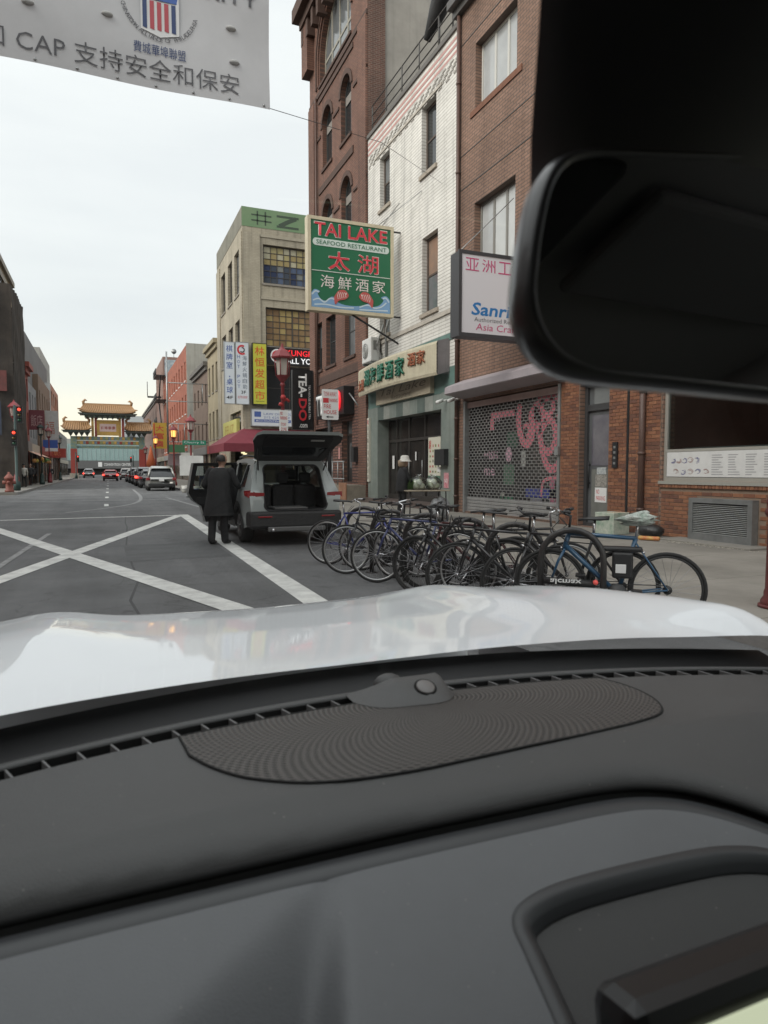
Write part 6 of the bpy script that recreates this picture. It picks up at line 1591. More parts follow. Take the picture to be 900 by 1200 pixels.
def simple_car(label, loc, paint, rz=0., suv=True, brake=False, group=None, L=4.5, W=1.84):
    """a parked car built from lofted sections: body, cabin glass, roof, wheels, lights"""
    t = thing('car', label, 'car', loc, rz, group)
    H = 1.66 if suv else 1.45; hw = W/2
    secs = [(0.0,.38,.80,.74),(0.06,.30,.92,.84),(.30,.26,.98,.90),(1.0,.24,1.0,hw),(3.0,.24,.98,hw),(3.7,.25,.95,hw-.01),(4.2,.27,.86,.86),(4.42,.32,.74,.78),(4.5,.42,.62,.66)]
    vs = []; fs = []; n = 12
    for (y, zb, zt_, w) in secs:
        zm = zb+(zt_-zb)*.55
        ring = [(-w*.9,zb),(-w*.985,zb+.08),(-w,zm-.1),(-w*.99,zm+.06),(-w*.95,zt_-.05),(-w*.86,zt_),(w*.86,zt_),(w*.95,zt_-.05),(w*.99,zm+.06),(w,zm-.1),(w*.985,zb+.08),(w*.9,zb)]
        vs += [(a, y*L/4.5, b) for a, b in ring]
    for i in range(len(secs)-1):
        for k in range(n): fs.append((i*n+k, i*n+(k+1) % n, (i+1)*n+(k+1) % n, (i+1)*n+k))
    fs.append(tuple(range(n))); fs.append(tuple(range((len(secs)-1)*n, len(secs)*n)))
    MB().add(vs, fs, 0, True).build('body', paint, t)
    r0 = .25 if suv else .55
    cab = [(r0-.18,.94,.92,.80),(r0+.25,H-.12,.93,.66),(r0+.5,H-.03,.94,.63),(1.9,H,.95,.64),(2.45,H-.06,.95,.64),(3.25,1.0,.93,.80)]
    vs = []; fs = []
    for (y, z, zb, w) in cab: vs += [(-.84,y,zb),(-w,y,z-.06),(-w+.09,y,z),(w-.09,y,z),(w,y,z-.06),(.84,y,zb)]
    for i in range(len(cab)-1):
        for k in range(5): fs.append((i*6+k, i*6+k+1, (i+1)*6+k+1, (i+1)*6+k))
    MB().add(vs, fs, 0, True).build('window_glass', M_cg, t)
    vs = []; fs = []
    rl = [(r0+.12,H-.13,.62),(r0+.5,H+.005,.62),(1.9,H+.03,.63),(2.5,H-.05,.62)]
    for (y, z, w) in rl: vs += [(-w-.03,y,z-.09),(-w+.06,y,z),(w-.06,y,z),(w+.03,y,z-.09)]
    for i in range(3):
        for k in range(3): fs.append((i*4+k, i*4+k+1, (i+1)*4+k+1, (i+1)*4+k))
    MB().add(vs, fs, 0, True).build('roof', paint, t)
    for s in (-1, 1):
        mb = MB(); mb.tube([(s*.84, r0-.12, .95), (s*.65, r0+.28, H-.12)], .06, 6); mb.tube([(s*.86, 1.3, .97), (s*.66, 1.35, H-.06)], .03, 6); mb.tube([(s*.83, 3.2, 1.0), (s*.64, 2.45, H-.1)], .045, 6); mb.build('pillar', paint, t)
        for y in (.85, 3.62): car_wheel(t, s*(hw-.12), y*L/4.5, .34, .22, s)
        MB().bbox(s*.84-.14, s*.84+.10, -.01, .22, .72, .90, .03).build('tail_light', M_tlon if brake else M_tl, t)
        MB().bbox(s*.98-.07, s*.98+.07, 2.75, 2.95, .98, 1.12, .03).build('mirror', paint, t)
    MB().bbox(-.86, .86, -.06, .2, .30, .52, .05).build('bumper', M_trim, t)
    MB().box(-.16, .16, -.02, .0, .66, .80).build('number_plate', M_wht, t)
    return t
Msil = mat('paint_silver', (.36,.36,.34), .35, metal=.5, coat=.6); Mdkp = mat('paint_charcoal', (.05,.05,.055), .35, coat=.6); Mblkp = mat('paint_black', (.02,.02,.022), .3, coat=.6); Mwp = mat('paint_white', (.62,.62,.61), .35, coat=.6); Mredp = mat('paint_red', (.36,.02,.03), .35, coat=.6)
simple_car('silver SUV at the near end of the far parked row', (3.55, 47.5, 0), Msil, -.02)
simple_car('charcoal car parked in front of the silver SUV', (3.45, 55.0, 0), Mdkp, 0, False)
simple_car('dark grey SUV in the far parked row with red brake lights', (3.4, 62.0, 0), Mdkp, 0, True, True)
simple_car('black hatchback in the middle of the far parked row', (3.4, 69.5, 0), Mblkp, 0, False)
simple_car('black SUV toward the gate end of the parked row', (3.35, 77.0, 0), Mblkp)
simple_car('grey car parked last before the gate', (3.3, 86.0, 0), Msil, 0, False)
simple_car('white car waiting beyond the parked row', (3.0, 104, 0), Mwp, 0, True)
simple_car('red car driving away towards the gate with brake lights lit', (.75, 93, 0), Mredp, 0, False, True)
simple_car('white van shaped car stopped far left of the gate', (-2.6, 133, 0), Mwp, 0, True, True)
# buckets and crates on the pavement by the silver SUV
for i, (x, y, r_, h_, lab) in enumerate(((4.6, 43.2, .22, .45, 'white plastic bucket with handle by the far kerb'), (5.35, 43.6, .20, .40, 'small blue banded bucket between the white ones'), (6.3, 43.4, .5, 1.15, 'large pale plastic barrel on the far pavement corner'))):
    b = thing('bucket', lab, 'bucket', (x, y, .0 if x < 4.75 else .0))
    MB().lathe([(r_*.85,0),(r_,h_),(r_*.92,h_),(r_*.8,.03)], n=14).build('tub', mat('bucket_white', (.55,.54,.50), .5, var=.3, vs=4), b)
    MB().lathe([(r_*.93,h_*.45),(r_*.96,h_*.6)], n=14).build('band', mat('bucket_blue', (.10,.15,.35), .5) if i == 1 else mat('bucket_grey', (.4,.4,.38), .5), b)

# ------------------------------------------------------------------ grey green SUV with open tailgate and rear door
M_sage = mat('paint_sage', (.32,.35,.345), .32, coat=.8, var=.05, vs=2); M_int = mat('car_interior_black', (.012,.012,.013), .75, var=.3, vs=10)
K = .95
sv = thing('suv', 'grey green SUV with raised tailgate and open rear door at the kerb', 'car', (3.30, 12.25, 0), 0)
hw = .90
def sx_(z, y): 
    b = hw if z < .95 else hw-(z-.95)*.36
    if z < .5: b -= (.5-z)*.12
    if y < .5: b -= (.5-y)**2*.5
    if y > 3.9: b -= (y-3.9)**2*.6
    b += .018*math.exp(-((z-.88)/.05)**2)+.03*math.exp(-((z-.60)/.25)**2)*(math.exp(-((y-.93)/.45)**2)+math.exp(-((y-3.55)/.45)**2))
    return b
def arcpts(cy, r, z0=.34, a0=-8, a1=188, n=16): return [(cy+r*math.cos(R(a1+(a0-a1)*i/n)), z0+r*math.sin(R(a1+(a0-a1)*i/n))) for i in range(n+1)]
side = [(.04,.42),(.0,.62),(.03,.92),(.06,1.02),(.16,1.18),(.36,1.46),(.44,1.56),(.7,1.615),(1.5,1.64),(2.2,1.61),(2.55,1.53),(3.2,1.06),(3.9,.97),(4.25,.86),(4.36,.66),(4.36,.40),(4.2,.26)]
side += [(p[0], p[1]) for p in reversed(arcpts(3.55, .40))][0:0]
bot = [(3.55+.40, .26)]+[(3.55+.40*math.cos(R(a)), .34+.40*math.sin(R(a))) for a in range(0, 181, 12)]+[(3.55-.40, .26), (.93+.40, .26)]+[(.93+.40*math.cos(R(a)), .34+.40*math.sin(R(a))) for a in range(0, 181, 12)]+[(.93-.40, .30)]
outline = side+bot
qwin = [(.52,1.08),(.98,1.06),(.98,1.5),(.72,1.50)]
rwin = [(1.06,1.05),(1.95,1.04),(1.95,1.54),(1.06,1.52)]; fwin = [(2.05,1.04),(3.0,1.06),(2.5,1.46),(2.05,1.54)]
rdoor = [(1.38,.36),(2.0,.36),(2.0,1.56),(1.02,1.54),(1.02,.95),(1.12,.80),(1.30,.68)]
for s in (-1, 1):
    holes = [qwin, fwin]+([rdoor] if s < 0 else [rwin])
    V, F = sheet(outline, holes, .07)
    mb = MB(); mb.add([(s*sx_(z, y), y, z) for y, z in V], F, 0, True); mb.add([(s*(sx_(z, y)-.045), y, z) for y, z in V], F, 1, True)
    for h in holes:
        n = len(h); mb.add([(s*sx_(z, y), y, z) for y, z in h]+[(s*(sx_(z, y)-.045), y, z) for y, z in h], [(i, (i+1) % n, n+(i+1) % n, n+i) for i in range(n)], 1)
    mb.build('body_side', [M_sage, M_int], sv)
    gt_ = glass_mat('car_window_tint', (.28,.31,.30), .09)
    for w in ([qwin, fwin] if s < 0 else [qwin, rwin, fwin]):
        V, F = sheet(w); MB().add([(s*(sx_(z, y)-.02), y, z) for y, z in V], F).build('side_window', gt_, sv)
    # wheel arch cladding
    for cy in (.93, 3.55):
        mb = MB(); n = 18
        for i in range(n):
            a0, a1 = R(-4+188*i/n), R(-4+188*(i+1)/n)
            q = [(cy+r_*math.cos(a), .34+r_*math.sin(a)) for r_, a in ((.385,a0),(.47,a0),(.47,a1),(.385,a1))]
            mb.add([(s*(sx_(z, y)+.012), y, z) for y, z in q]+[(s*(sx_(z, y)-.06), y, z) for y, z in (q[0], q[3])], [(0,1,2,3),(0,3,5,4)], 0, True)
        mb.build('arch_cladding', M_trim, sv)
        car_wheel(sv, s*(hw-.13), cy, .335, .22, s)
    V, F = sheet([(1.34,.27),(3.14,.27),(3.14,.42),(1.34,.42)], (), .1); MB().add([(s*(sx_(z, y)+.014), y, z) for y, z in V], F, 0, True).build('sill_cladding', M_trim, sv)
    # tail light wrapping the corner
    poly = [(-.02,1.0),(.12,1.03),(.42,1.01),(.30,.93),(.08,.89),(-.02,.92)]
    V, F = sheet([(y+.03, z) for y, z in poly], (), .05); MB().add([(s*(sx_(z, max(.0, y))+.012), y-.02, z) for y, z in V], F).build('tail_light', M_tl, sv)
    MB().add([(s*.92*.985, .0, .90), (s*.60, -.012, .93), (s*.60, -.012, .985), (s*.92*.985, .0, 1.0)], [(0,1,2,3)]).build('tail_light', M_tl, sv)
    MB().bbox(s*.98-.08, s*.98+.08, 2.85, 3.02, 1.03, 1.17, .03).build('wing_mirror', M_sage, sv)
    MB().tube([(s*.62, .75, 1.66), (s*.62, 1.6, 1.70), (s*.60, 2.3, 1.67)], .018, 6).build('roof_rail', M_black, sv)
# rear face with tailgate opening
def ry(z): return (.0 if z < .95 else (z-.95)*.72)+.02*abs(z-.7)
hole = rrect(-.60, .60, .66, 1.50, .10); hole = [(x*(1 if z < 1.0 else 1-(z-1.0)*.22), z) for x, z in hole]
rear = [(-.84,.60),(.84,.60),(.87,.92),(.83,1.05),(.70,1.50),(.62,1.585),(-.62,1.585),(-.70,1.50),(-.83,1.05),(-.87,.92)]
V, F = sheet(rear, [hole], .08)
mb = MB(); mb.add([(x, ry(z)-.01, z) for x, z in V], F, 0, True); n = len(hole)
mb.add([(x, ry(z)-.01, z) for x, z in hole]+[(x*.95, ry(z)+.10, z) for x, z in hole], [(i, (i+1) % n, n+(i+1) % n, n+i) for i in range(n)], 1)
mb.build('rear_frame', [M_sage, M_trim], sv)
MB().tube([(x, ry(z)-.014, z) for x, z in hole], .016, 6, closed=True).build('seal', M_black, sv)
MB().bbox(-.88, .88, -.075, .35, .33, .645, .05).build('bumper', M_trim, sv); MB().bbox(-.55, .55, -.085, -.02, .27, .36, .02).build('bumper_lip', mat('bumper_silver', (.12,.12,.12), .5), sv)
for s in (-1, 1): MB().bbox(s*.60-.13, s*.60+.13, -.09, -.07, .53, .56, .006).build('reflector', M_tl, sv)
MB().tube([(-.45, -.02, .30), (-.45, -.10, .295)], .035, 10).build('exhaust', M_chr, sv)
# roof, hood, floor, seats
mb = MB(); prof = [(.46,1.59),(.75,1.63),(1.5,1.655),(2.2,1.625),(2.55,1.54)]
vs = []
for y, z in prof:
    for k in range(9):
        u = -1+k/4; w = sx_(z-.02, y)-.005; vs.append((u*w, y, z+.03*(1-u*u)-.02))
mb.add(vs, [(i*9+k, i*9+k+1, (i+1)*9+k+1, (i+1)*9+k) for i in range(4) for k in range(8)], 0, True); mb.build('roof', M_sage, sv)
mb = MB(); vs = []; prof = [(3.15,1.05),(3.6,1.02),(4.0,.96),(4.25,.84),(4.36,.62),(4.36,.38)]
for y, z in prof:
    for k in range(9):
        u = -1+k/4; w = sx_(z-.02, y); vs.append((u*w, y, z+.03*(1-u*u)-.02))
mb.add(vs, [(i*9+k, i*9+k+1, (i+1)*9+k+1, (i+1)*9+k) for i in range(5) for k in range(8)], 0, True); mb.build('bonnet', M_sage, sv)
MB().add([(-.62,2.55,1.53),(.62,2.55,1.53),(.82,3.2,1.06),(-.82,3.2,1.06)], [(0,1,2,3)]).build('windscreen', glass_mat('car_window_tint'), sv)
part('floor', sv, M_int, (-.80, .80, .05, 4.2, .30, .36)); part('cargo_floor', sv, M_int, (-.72, .72, .06, .95, .36, .66))
MB().bbox(-.35, .30, .25, .8, .661, .70, .02).build('cargo_mat', mat('cargo_grey', (.14,.14,.14), .7), sv)
for s in (-1, 1): MB().bbox(s*.76-.06, s*.76+.06, .10, .95, .64, 1.02, .04).build('cargo_trim', M_int, sv)
for x in (-.46, .0, .46):
    st_ = MB().bbox(x-.22, x+.22, .98, 1.14, .60, 1.12, .06).build('rear_seat', M_int, sv); MB().bbox(x-.12, x+.12, 1.0, 1.10, 1.15, 1.36, .05).build('headrest', M_int, st_)
for x in (-.42, .42):
    st_ = MB().bbox(x-.24, x+.24, 1.95, 2.12, .55, 1.18, .06).build('front_seat', M_int, sv); MB().bbox(x-.13, x+.13, 1.97, 2.08, 1.2, 1.42, .05).build('headrest', M_int, st_)
    MB().bbox(x-.24, x+.24, 2.1, 2.6, .45, .6, .05).build('seat_cushion', M_int, st_)
part('dashboard', sv, M_int, (-.78, .78, 2.85, 3.2, .6, 1.02))
# raised tailgate, hinged at the roof's rear edge
tg = [(-.62,0),(.62,0),(.70,.10),(.78,.55),(.83,.72),(.80,.95),(.70,1.02),(-.70,1.02),(-.80,.95),(-.83,.72),(-.78,.55),(-.70,.10)]
tgw = [(-.54,.12),(.54,.12),(.64,.50),(-.64,.50)]
ang = R(30); 
def TG(x, l, d):      # l: distance from the hinge, d: height above the inner face
    bend = .10*max(0, l-.55)
    return (x, .46-l*math.cos(ang)-d*math.sin(ang), 1.575+l*math.sin(ang)+d*math.cos(ang)-bend)
V, F = sheet(tg, [tgw], .1); mb = MB()
mb.add([TG(x, l, .09-.05*(abs(x)/.85)**4) for x, l in V], F, 0, True); mb.add([TG(x, l, .0) for x, l in V], F, 1, True)
for h in (tg, tgw):
    n = len(h); mb.add([TG(x, l, .09-.05*(abs(x)/.85)**4) for x, l in h]+[TG(x, l, 0) for x, l in h], [(i, (i+1) % n, n+(i+1) % n, n+i) for i in range(n)], 0 if h is tg else 1)
tgo = mb.build('tailgate', [M_sage, M_trim], sv)
MB().add([TG(x, l, .04) for x, l in tgw], [(0,1,2,3)]).build('rear_window', M_cg, tgo)
mb = MB(); mb.prism([(x*.88, l) for x, l in rrect(-.72, .72, .58, .96, .06)], TG, -.03, -.004); mb.build('tailgate_trim', M_int, tgo)
MB().prism(rrect(-.13, .13, .70, .76, .01), lambda a, b, d: TG(a+.35, b+.12, d), -.036, -.031).build('trim_label', mat('label_grey', (.35,.35,.34), .5), tgo)
MB().prism([(-.18,.78),(.18,.78),(.18,.9),(-.18,.9)], TG, .085, .10).build('number_plate', M_wht, tgo)
MB().prism([(-.66,-.04),(.66,-.04),(.66,.10),(-.66,.10)], TG, .075, .115).build('spoiler', M_sage, tgo)
for s in (-1, 1): MB().tube([(s*.62, .40, 1.30), TG(s*.70, .45, -.01)], .014, 6).build('gas_strut', M_black, tgo)
# open rear door
rd = thing('tmp', 'tmp', 'tmp'); bpy.data.objects.remove(rd)
dr = bpy.data.objects.new('rear_door', None); bpy.data.objects.remove(dr)
phi = R(68)
def RD(y, z, d):       # door swung out about the pillar at y = 2.0
    l = 2.0-y; base = sx_(z, y)-sx_(.9, 2.0)
    dx, dy = -math.sin(phi), -math.cos(phi); nx, ny = -math.cos(phi), math.sin(phi)
    k = base+d
    return (-hw+dx*l+nx*k, 2.0+dy*l+ny*k, z)
dwin = [(1.10,1.02),(1.94,1.02),(1.94,1.50),(1.12,1.48)]
V, F = sheet(rdoor, [dwin], .08); mb = MB()
mb.add([RD(y, z, 0) for y, z in V], F, 0, True); mb.add([RD(y, z, -.09) for y, z in V], F, 1, True)
for h in (rdoor, dwin):
    n = len(h); mb.add([RD(y, z, 0) for y, z in h]+[RD(y, z, -.09) for y, z in h], [(i, (i+1) % n, n+(i+1) % n, n+i) for i in range(n)], 0 if h is rdoor else 1)
do = mb.build('rear_door', [M_sage, M_int], sv)
MB().add([RD(y, z, -.04) for y, z in dwin], [(0,1,2,3)]).build('door_glass', glass_mat('car_window_tint'), do)
MB().prism(rrect(1.2, 1.85, .72, .86, .04), RD, -.13, -.091).build('armrest', M_trim, do); MB().prism(rrect(1.05, 1.25, .85, .90, .02), RD, .0, .03).build('door_handle', M_sage, do)
# ================================================================== people
def person(label, loc, rz, chains, mats, face=None, group=None, vox=.018):
    """chains: list of (points with radii, material index); fused into one continuous surface.  x right, y forward, z up"""
    t = thing('person', label, 'person', loc, rz, group)
    mb = MB()
    for pts, mi in chains:
        P = [Vector(p[:3]) for p in pts]; rr = [p[3] for p in pts]
        for i in range(len(P)):
            mb.ball(P[i], rr[i], 0, 12)
            if i: mb.tube([P[i-1], P[i]], [rr[i-1], rr[i]], 12)
    tmp = mb.build('tmp', M_black)
    mo = tmp.modifiers.new('r', 'REMESH'); mo.mode = 'VOXEL'; mo.voxel_size = vox; mo.use_smooth_shade = True
    sm = tmp.modifiers.new('s', 'SMOOTH'); sm.iterations = 3; sm.factor = .5
    me = bpy.data.meshes.new_from_object(tmp.evaluated_get(bpy.context.evaluated_depsgraph_get()))
    bpy.data.objects.remove(tmp)
    me.materials.clear()
    for m in mats: me.materials.append(m)
    segs = []
    for pts, mi in chains:
        for i in range(max(1, len(pts)-1)):
            a = pts[i]; b = pts[min(i+1, len(pts)-1)]; segs.append((Vector(a[:3]), Vector(b[:3]), a[3], b[3], mi))
    idx = []
    for p in me.polygons:
        c = p.center; best = 1e9; bi = 0
        for a, b, ra, rb, mi in segs:
            ab = b-a; l2 = ab.length_squared; u = 0 if l2 < 1e-9 else max(0, min(1, (c-a).dot(ab)/l2))
            d = (c-(a+ab*u)).length-(ra+(rb-ra)*u)
            if d < best: best = d; bi = mi
        idx.append(bi)
    me.polygons.foreach_set('material_index', idx); me.polygons.foreach_set('use_smooth', [True]*len(idx))
    link('body', me, t)
    return t
def hand(chains, w, d, mi, up=(0,0,1), curl=.5, s=1.):
    """palm and five bent fingers from the wrist w along d"""
    w = Vector(w); d = Vector(d).normalized(); u = Vector(up); n = d.cross(u).normalized(); u = n.cross(d)
    chains.append(([(*w, .028*s), (*(w+d*.05*s), .036*s), (*(w+d*.085*s), .034*s)], mi))
    for k, L in enumerate((.065, .08, .075, .055)):
        b = w+d*.085*s+n*(.027-.018*k)*s; m1 = b+(d*math.cos(curl)-u*math.sin(curl))*L*.55*s; e = m1+(d*math.cos(curl*2)-u*math.sin(curl*2))*L*.5*s
        chains.append(([(*b, .0105*s), (*m1, .0095*s), (*e, .008*s)], mi))
    b = w+d*.03*s+n*.035*s; m1 = b+(d*.6+n*.7).normalized()*.04*s; chains.append(([(*b, .013*s), (*m1, .011*s), (*(m1+d*.035*s), .009*s)], mi))
def base_figure(skin, top, leg, shoe, H=1.72, stride=.0, armL=None, armR=None, bend=0., lk=1., ak=1.):
    """chains of a standing figure; bend tilts the upper body forward"""
    k = H/1.75; C = []
    def fb(p):   # forward bend about the hips
        y, z = p[1], p[2]-.95; return (p[0], y*math.cos(bend)+z*math.sin(bend), .95+z*math.cos(bend)-y*math.sin(bend))
    for s in (-1, 1):
        o = stride*s
        C.append(([(s*.095,0,.93,.10),(s*.10,.02+o*.5,.52,.066*lk),(s*.10,-.01+o*.6,.47,.062*lk),(s*.105,-.03+o,.09,.043*lk*lk)], leg))
        C.append(([(s*.105,-.05+o,.055,.045),(s*.11,.06+o,.045,.045),(s*.115,.16+o,.035,.035)], shoe))
    C.append(([fb((0,0,.95))+(.135,), fb((0,0,1.12))+(.13,), fb((0,.01,1.30))+(.15,)], top))
    C.append(([fb((-.10,0,1.38))+(.10,), fb((.10,0,1.38))+(.10,)], top)); C.append(([fb((-.16,0,1.41))+(.065,), fb((.16,0,1.41))+(.065,)], top))
    C.append(([fb((0,.0,1.45))+(.06,), fb((0,.02,1.54))+(.052,)], skin))
    C.append(([fb((0,.02,1.60))+(.078,), fb((0,.03,1.66))+(.088,), fb((0,.015,1.70))+(.085,)], skin))
    C.append(([fb((0,.105,1.615))+(.018,), fb((0,.118,1.595))+(.016,)], skin)); C.append(([fb((0,.085,1.545))+(.03,)], skin))
    for s in (-1, 1): C.append(([fb((s*.088,.01,1.63))+(.02,), fb((s*.09,.0,1.66))+(.018,)], skin))
    for s, arm in ((-1, armL), (1, armR)):
        a = arm or [(s*.25,-.02,1.15),(s*.26,.05,.90)]
        sh = fb((s*.20,0,1.41)); C.append(([sh+(.062*ak,), tuple(a[0])+(.047*ak,), tuple(a[1])+(.036*ak,)], top))
        d = (Vector(a[1])-Vector(a[0])); hand(C, Vector(a[1])+d.normalized()*.02, d, skin)
    return [([tuple(c*k for c in p) for p in pts], mi) for pts, mi in C]
M_skin = mat('skin', (.42,.25,.18), .55, var=.15, vs=20); M_coat = mat('black_coat', (.014,.014,.015), .85, var=.4, vs=12); M_trs = mat('dark_trousers', (.018,.018,.02), .85); M_shoe = mat('black_shoes', (.012,.012,.012), .4); M_hair = mat('dark_hair', (.022,.018,.015), .6, bump=.5, bs=120)
def hair_cap(par, c, r, m, back=.02, name='hair', cut=-.15):
    mb = MB(); vs = []; fs = []; n = 16; q = 7
    for j in range(q+1):
        th = (PI*.62)*j/q
        for i in range(n):
            a = 2*PI*i/n; rr = r*(1+.05*math.sin(i*5+j)); fr = 1 if math.sin(a) < .3 else max(.62, 1-.38*(math.sin(a)-.3)/.7)
            th2 = th*fr
            vs.append((c[0]+rr*math.sin(th2)*math.cos(a)*.98, c[1]-back+rr*1.06*math.sin(th2)*math.sin(a), c[2]+rr*math.cos(th2)))
    for j in range(q):
        for i in range(n): fs.append((j*n+i, j*n+(i+1) % n, (j+1)*n+(i+1) % n, (j+1)*n+i))
    return mb.add(vs, fs, 0, True).build(name, m, par)
def coat(par, m, rows, name='coat', n=20):
    """open-bottomed garment: rows of (z, half width, half depth, y offset)"""
    mb = MB(); vs = []
    for j, (z, a, b, yo) in enumerate(rows):
        for i in range(n):
            an = 2*PI*i/n; f = 1+.07*math.sin(i*2.9+j*.7)*max(.25, (j-1)/len(rows)); vs.append((a*f*math.cos(an), yo+b*f*math.sin(an), z))
    mb.add(vs, [(j*n+i, j*n+(i+1) % n, (j+1)*n+(i+1) % n, (j+1)*n+i) for j in range(len(rows)-1) for i in range(n)], 0, True)
    return mb.build(name, m, par)
# man in black overcoat, back to the camera, leaning to the open door of the SUV
fig = base_figure(0, 1, 2, 3, 1.72, .07, armL=[(-.31,.06,1.14),(-.25,.26,1.0)], armR=[(.31,.16,1.16),(.24,.42,1.10)], bend=.26, lk=1.3, ak=1.45)
mn = person('person in long black overcoat standing at the open car door, back turned', (1.98, 12.95, 0), R(-34), fig, [M_skin, M_coat, M_trs, M_shoe])
coat(mn, M_coat, [(1.45,.085,.075,.10),(1.42,.15,.11,.09),(1.36,.205,.135,.075),(1.25,.225,.16,.055),(1.08,.215,.175,.03),(.95,.225,.185,.01),(.80,.25,.20,.0),(.66,.275,.21,-.01),(.55,.30,.225,-.02)])
MB().tube([(.075*math.cos(a), .10+.07*math.sin(a), 1.44) for a in [2*PI*i/12 for i in range(12)]], .014, 6, closed=True).build('collar', mat('shirt_collar', (.55,.55,.55), .7), mn)
hair_cap(mn, (0, .145, 1.60), .096, M_hair)
# woman with a white bucket hat at the vegetable table
fig = base_figure(0, 1, 2, 3, 1.58, .05, armL=[(-.22,.16,1.10),(-.12,.36,.98)], armR=[(.22,.18,1.08),(.12,.38,1.0)], bend=.10)
wm = person('person in black jacket and white bucket hat tending bagged cabbages', (6.98, 15.65, .15), R(-100), fig, [M_skin, mat('black_jacket', (.016,.016,.018), .8, var=.4, vs=12), M_trs, M_shoe])
MB().lathe([(.175,1.47),(.165,1.475),(.115,1.53),(.105,1.60),(.075,1.625),(.0,1.63)], (0,.075,0), 18).build('bucket_hat', mat('hat_white', (.62,.60,.55), .8, var=.2, vs=20), wm)
coat(wm, mat('black_jacket', (.016,.016,.018)), [(1.28,.14,.10,.03),(1.22,.20,.13,.03),(1.05,.22,.15,.02),(.85,.225,.16,0),(.72,.22,.16,0)], 'jacket')
MB().lathe([(.07,1.33),(.10,1.36),(.11,1.43),(.10,1.50)], (0,.0,0), 12).build('hood', mat('tan_scarf', (.30,.22,.15), .8), wm)
# folding table and cabbages in bags
tb = thing('folding_table', 'low table of bagged produce in front of the restaurant door', 'table', (7.52, 15.45, .15), R(-4))
MB().bbox(-.58, .58, -.32, .32, .72, .75, .01).build('table_top', mat('table_wood', (.42,.36,.27), .6, var=.4, vs=6), tb)
for sx in (-1, 1):
    for sy in (-1, 1): MB().tube([(sx*.5, sy*.26, 0), (sx*.48, sy*.24, .72)], .016, 6).build('leg', M_black, tb)
M_poly = glass_mat('thin_polythene', (.80,.82,.80), .16, .25)
Mcab = mat('cabbage_in_bag', (.50,.56,.44), .3, var=.8, vs=16, c2=(.20,.32,.12), coat=.4)
for i, (x, y, r_, lab) in enumerate(((-.18, 0, .23, 'clear plastic bag of pale cabbages tied at the top'), (.26, .04, .22, 'second plastic bag of green cabbages at table end'))):
    cg = thing('cabbage_bag', lab, 'produce bag', (7.52+x, 15.45+y, .90))
    random.seed(40+i); mb = MB(); n = 16; vs = []
    prof = [(0,.75),(.05,1.0),(.12,1.08),(.20,1.04),(.27,.86),(.32,.52),(.345,.22),(.37,.26),(.40,.34)]
    for z, f in prof:
        for k in range(n): vs.append((r_*f*math.cos(2*PI*k/n)*(1+random.uniform(-.1,.1)), r_*f*math.sin(2*PI*k/n)*(1+random.uniform(-.1,.1)), z))
    mb.add(vs, [(j*n+k, j*n+(k+1) % n, (j+1)*n+(k+1) % n, (j+1)*n+k) for j in range(len(prof)-1) for k in range(n)]+[tuple(range(n))], 0, True); mb.build('bag', M_poly, cg)
    for k in range(7): MB().ball((.095*math.cos(k*.9), .095*math.sin(k*.9), .095+.10*(k % 2)), .088, 0, 10).build('cabbage', mat('cabbage', (.52,.57,.40), .6, var=.9, vs=14, c2=(.75,.76,.70), bump=.6, bs=30), cg)
gl_ = thing('greens_bunch', 'bunch of dark leafy greens beside the cabbage bags', 'vegetables', (7.1, 15.4, .90))
random.seed(50)
for k in range(14):
    a = random.uniform(-.5, .5); L = random.uniform(.18, .32); b = Vector((random.uniform(-.06,.06), random.uniform(-.1,.1), .0))
    MB().add([b, b+Vector((.03, .02, L*.5)), b+Vector((.10*a+.05, .0, L)), b+Vector((-.03, -.02, L*.55))], [(0,1,2,3)]).build('leaf', mat('leaf_green', (.06,.12,.03), .6), gl_)
ub = thing('crate_bag', 'pale carrier bags piled under the produce table', 'bag', (7.95, 15.3, .15))
for k in range(3): MB().ball((k*.16-.2, .05*k, .28+.06*(k % 2)), .14, 0, 10, (1,.9,1.9)).build('carrier_bag', mat('carrier_white', (.52,.54,.56), .5, var=.6, vs=10, c2=(.25,.27,.3)), ub)
# pedestrians on the pavements
tops = [((.50,.48,.44), 'cream coat'), ((.03,.035,.06), 'navy jacket'), ((.05,.05,.055), 'dark coat'), ((.10,.10,.12), 'charcoal hooded top'), ((.03,.03,.035), 'black puffer jacket'), ((.30,.10,.08), 'rust red jacket')]
spots = [(-5.5, 56.5, 20, 0, 'walking by the produce awning'), (-6.0, 60.5, 150, 1, 'walking by the stall on left pavement'), (-5.5, 61.5, 160, 2, 'on left pavement beneath the lantern'), (-5.9, 69, 170, 3, 'farther along the left pavement'), (6.3, 48.5, 200, 4, 'on the corner behind the open car'), (6.9, 47.5, 120, 5, 'by the white panel on the corner'), (-5.2, 79, 10, 4, 'near the green lantern post')]
for i, (x, y, a, k, lab) in enumerate(spots):
    c, nm = tops[k]
    f = base_figure(0, 1, 2, 3, 1.68+.03*(i % 3), .14 if i % 2 else -.1)
    pp = person('person in %s %s' % (nm, lab), (x, y, .15), R(a), f, [M_skin, mat('top_%d' % k, c, .85), mat('jeans_blue', (.05,.06,.10), .85) if i % 3 == 1 else M_trs, M_shoe], vox=.03)
    hair_cap(pp, (0, .025, 1.66), .098, M_hair)
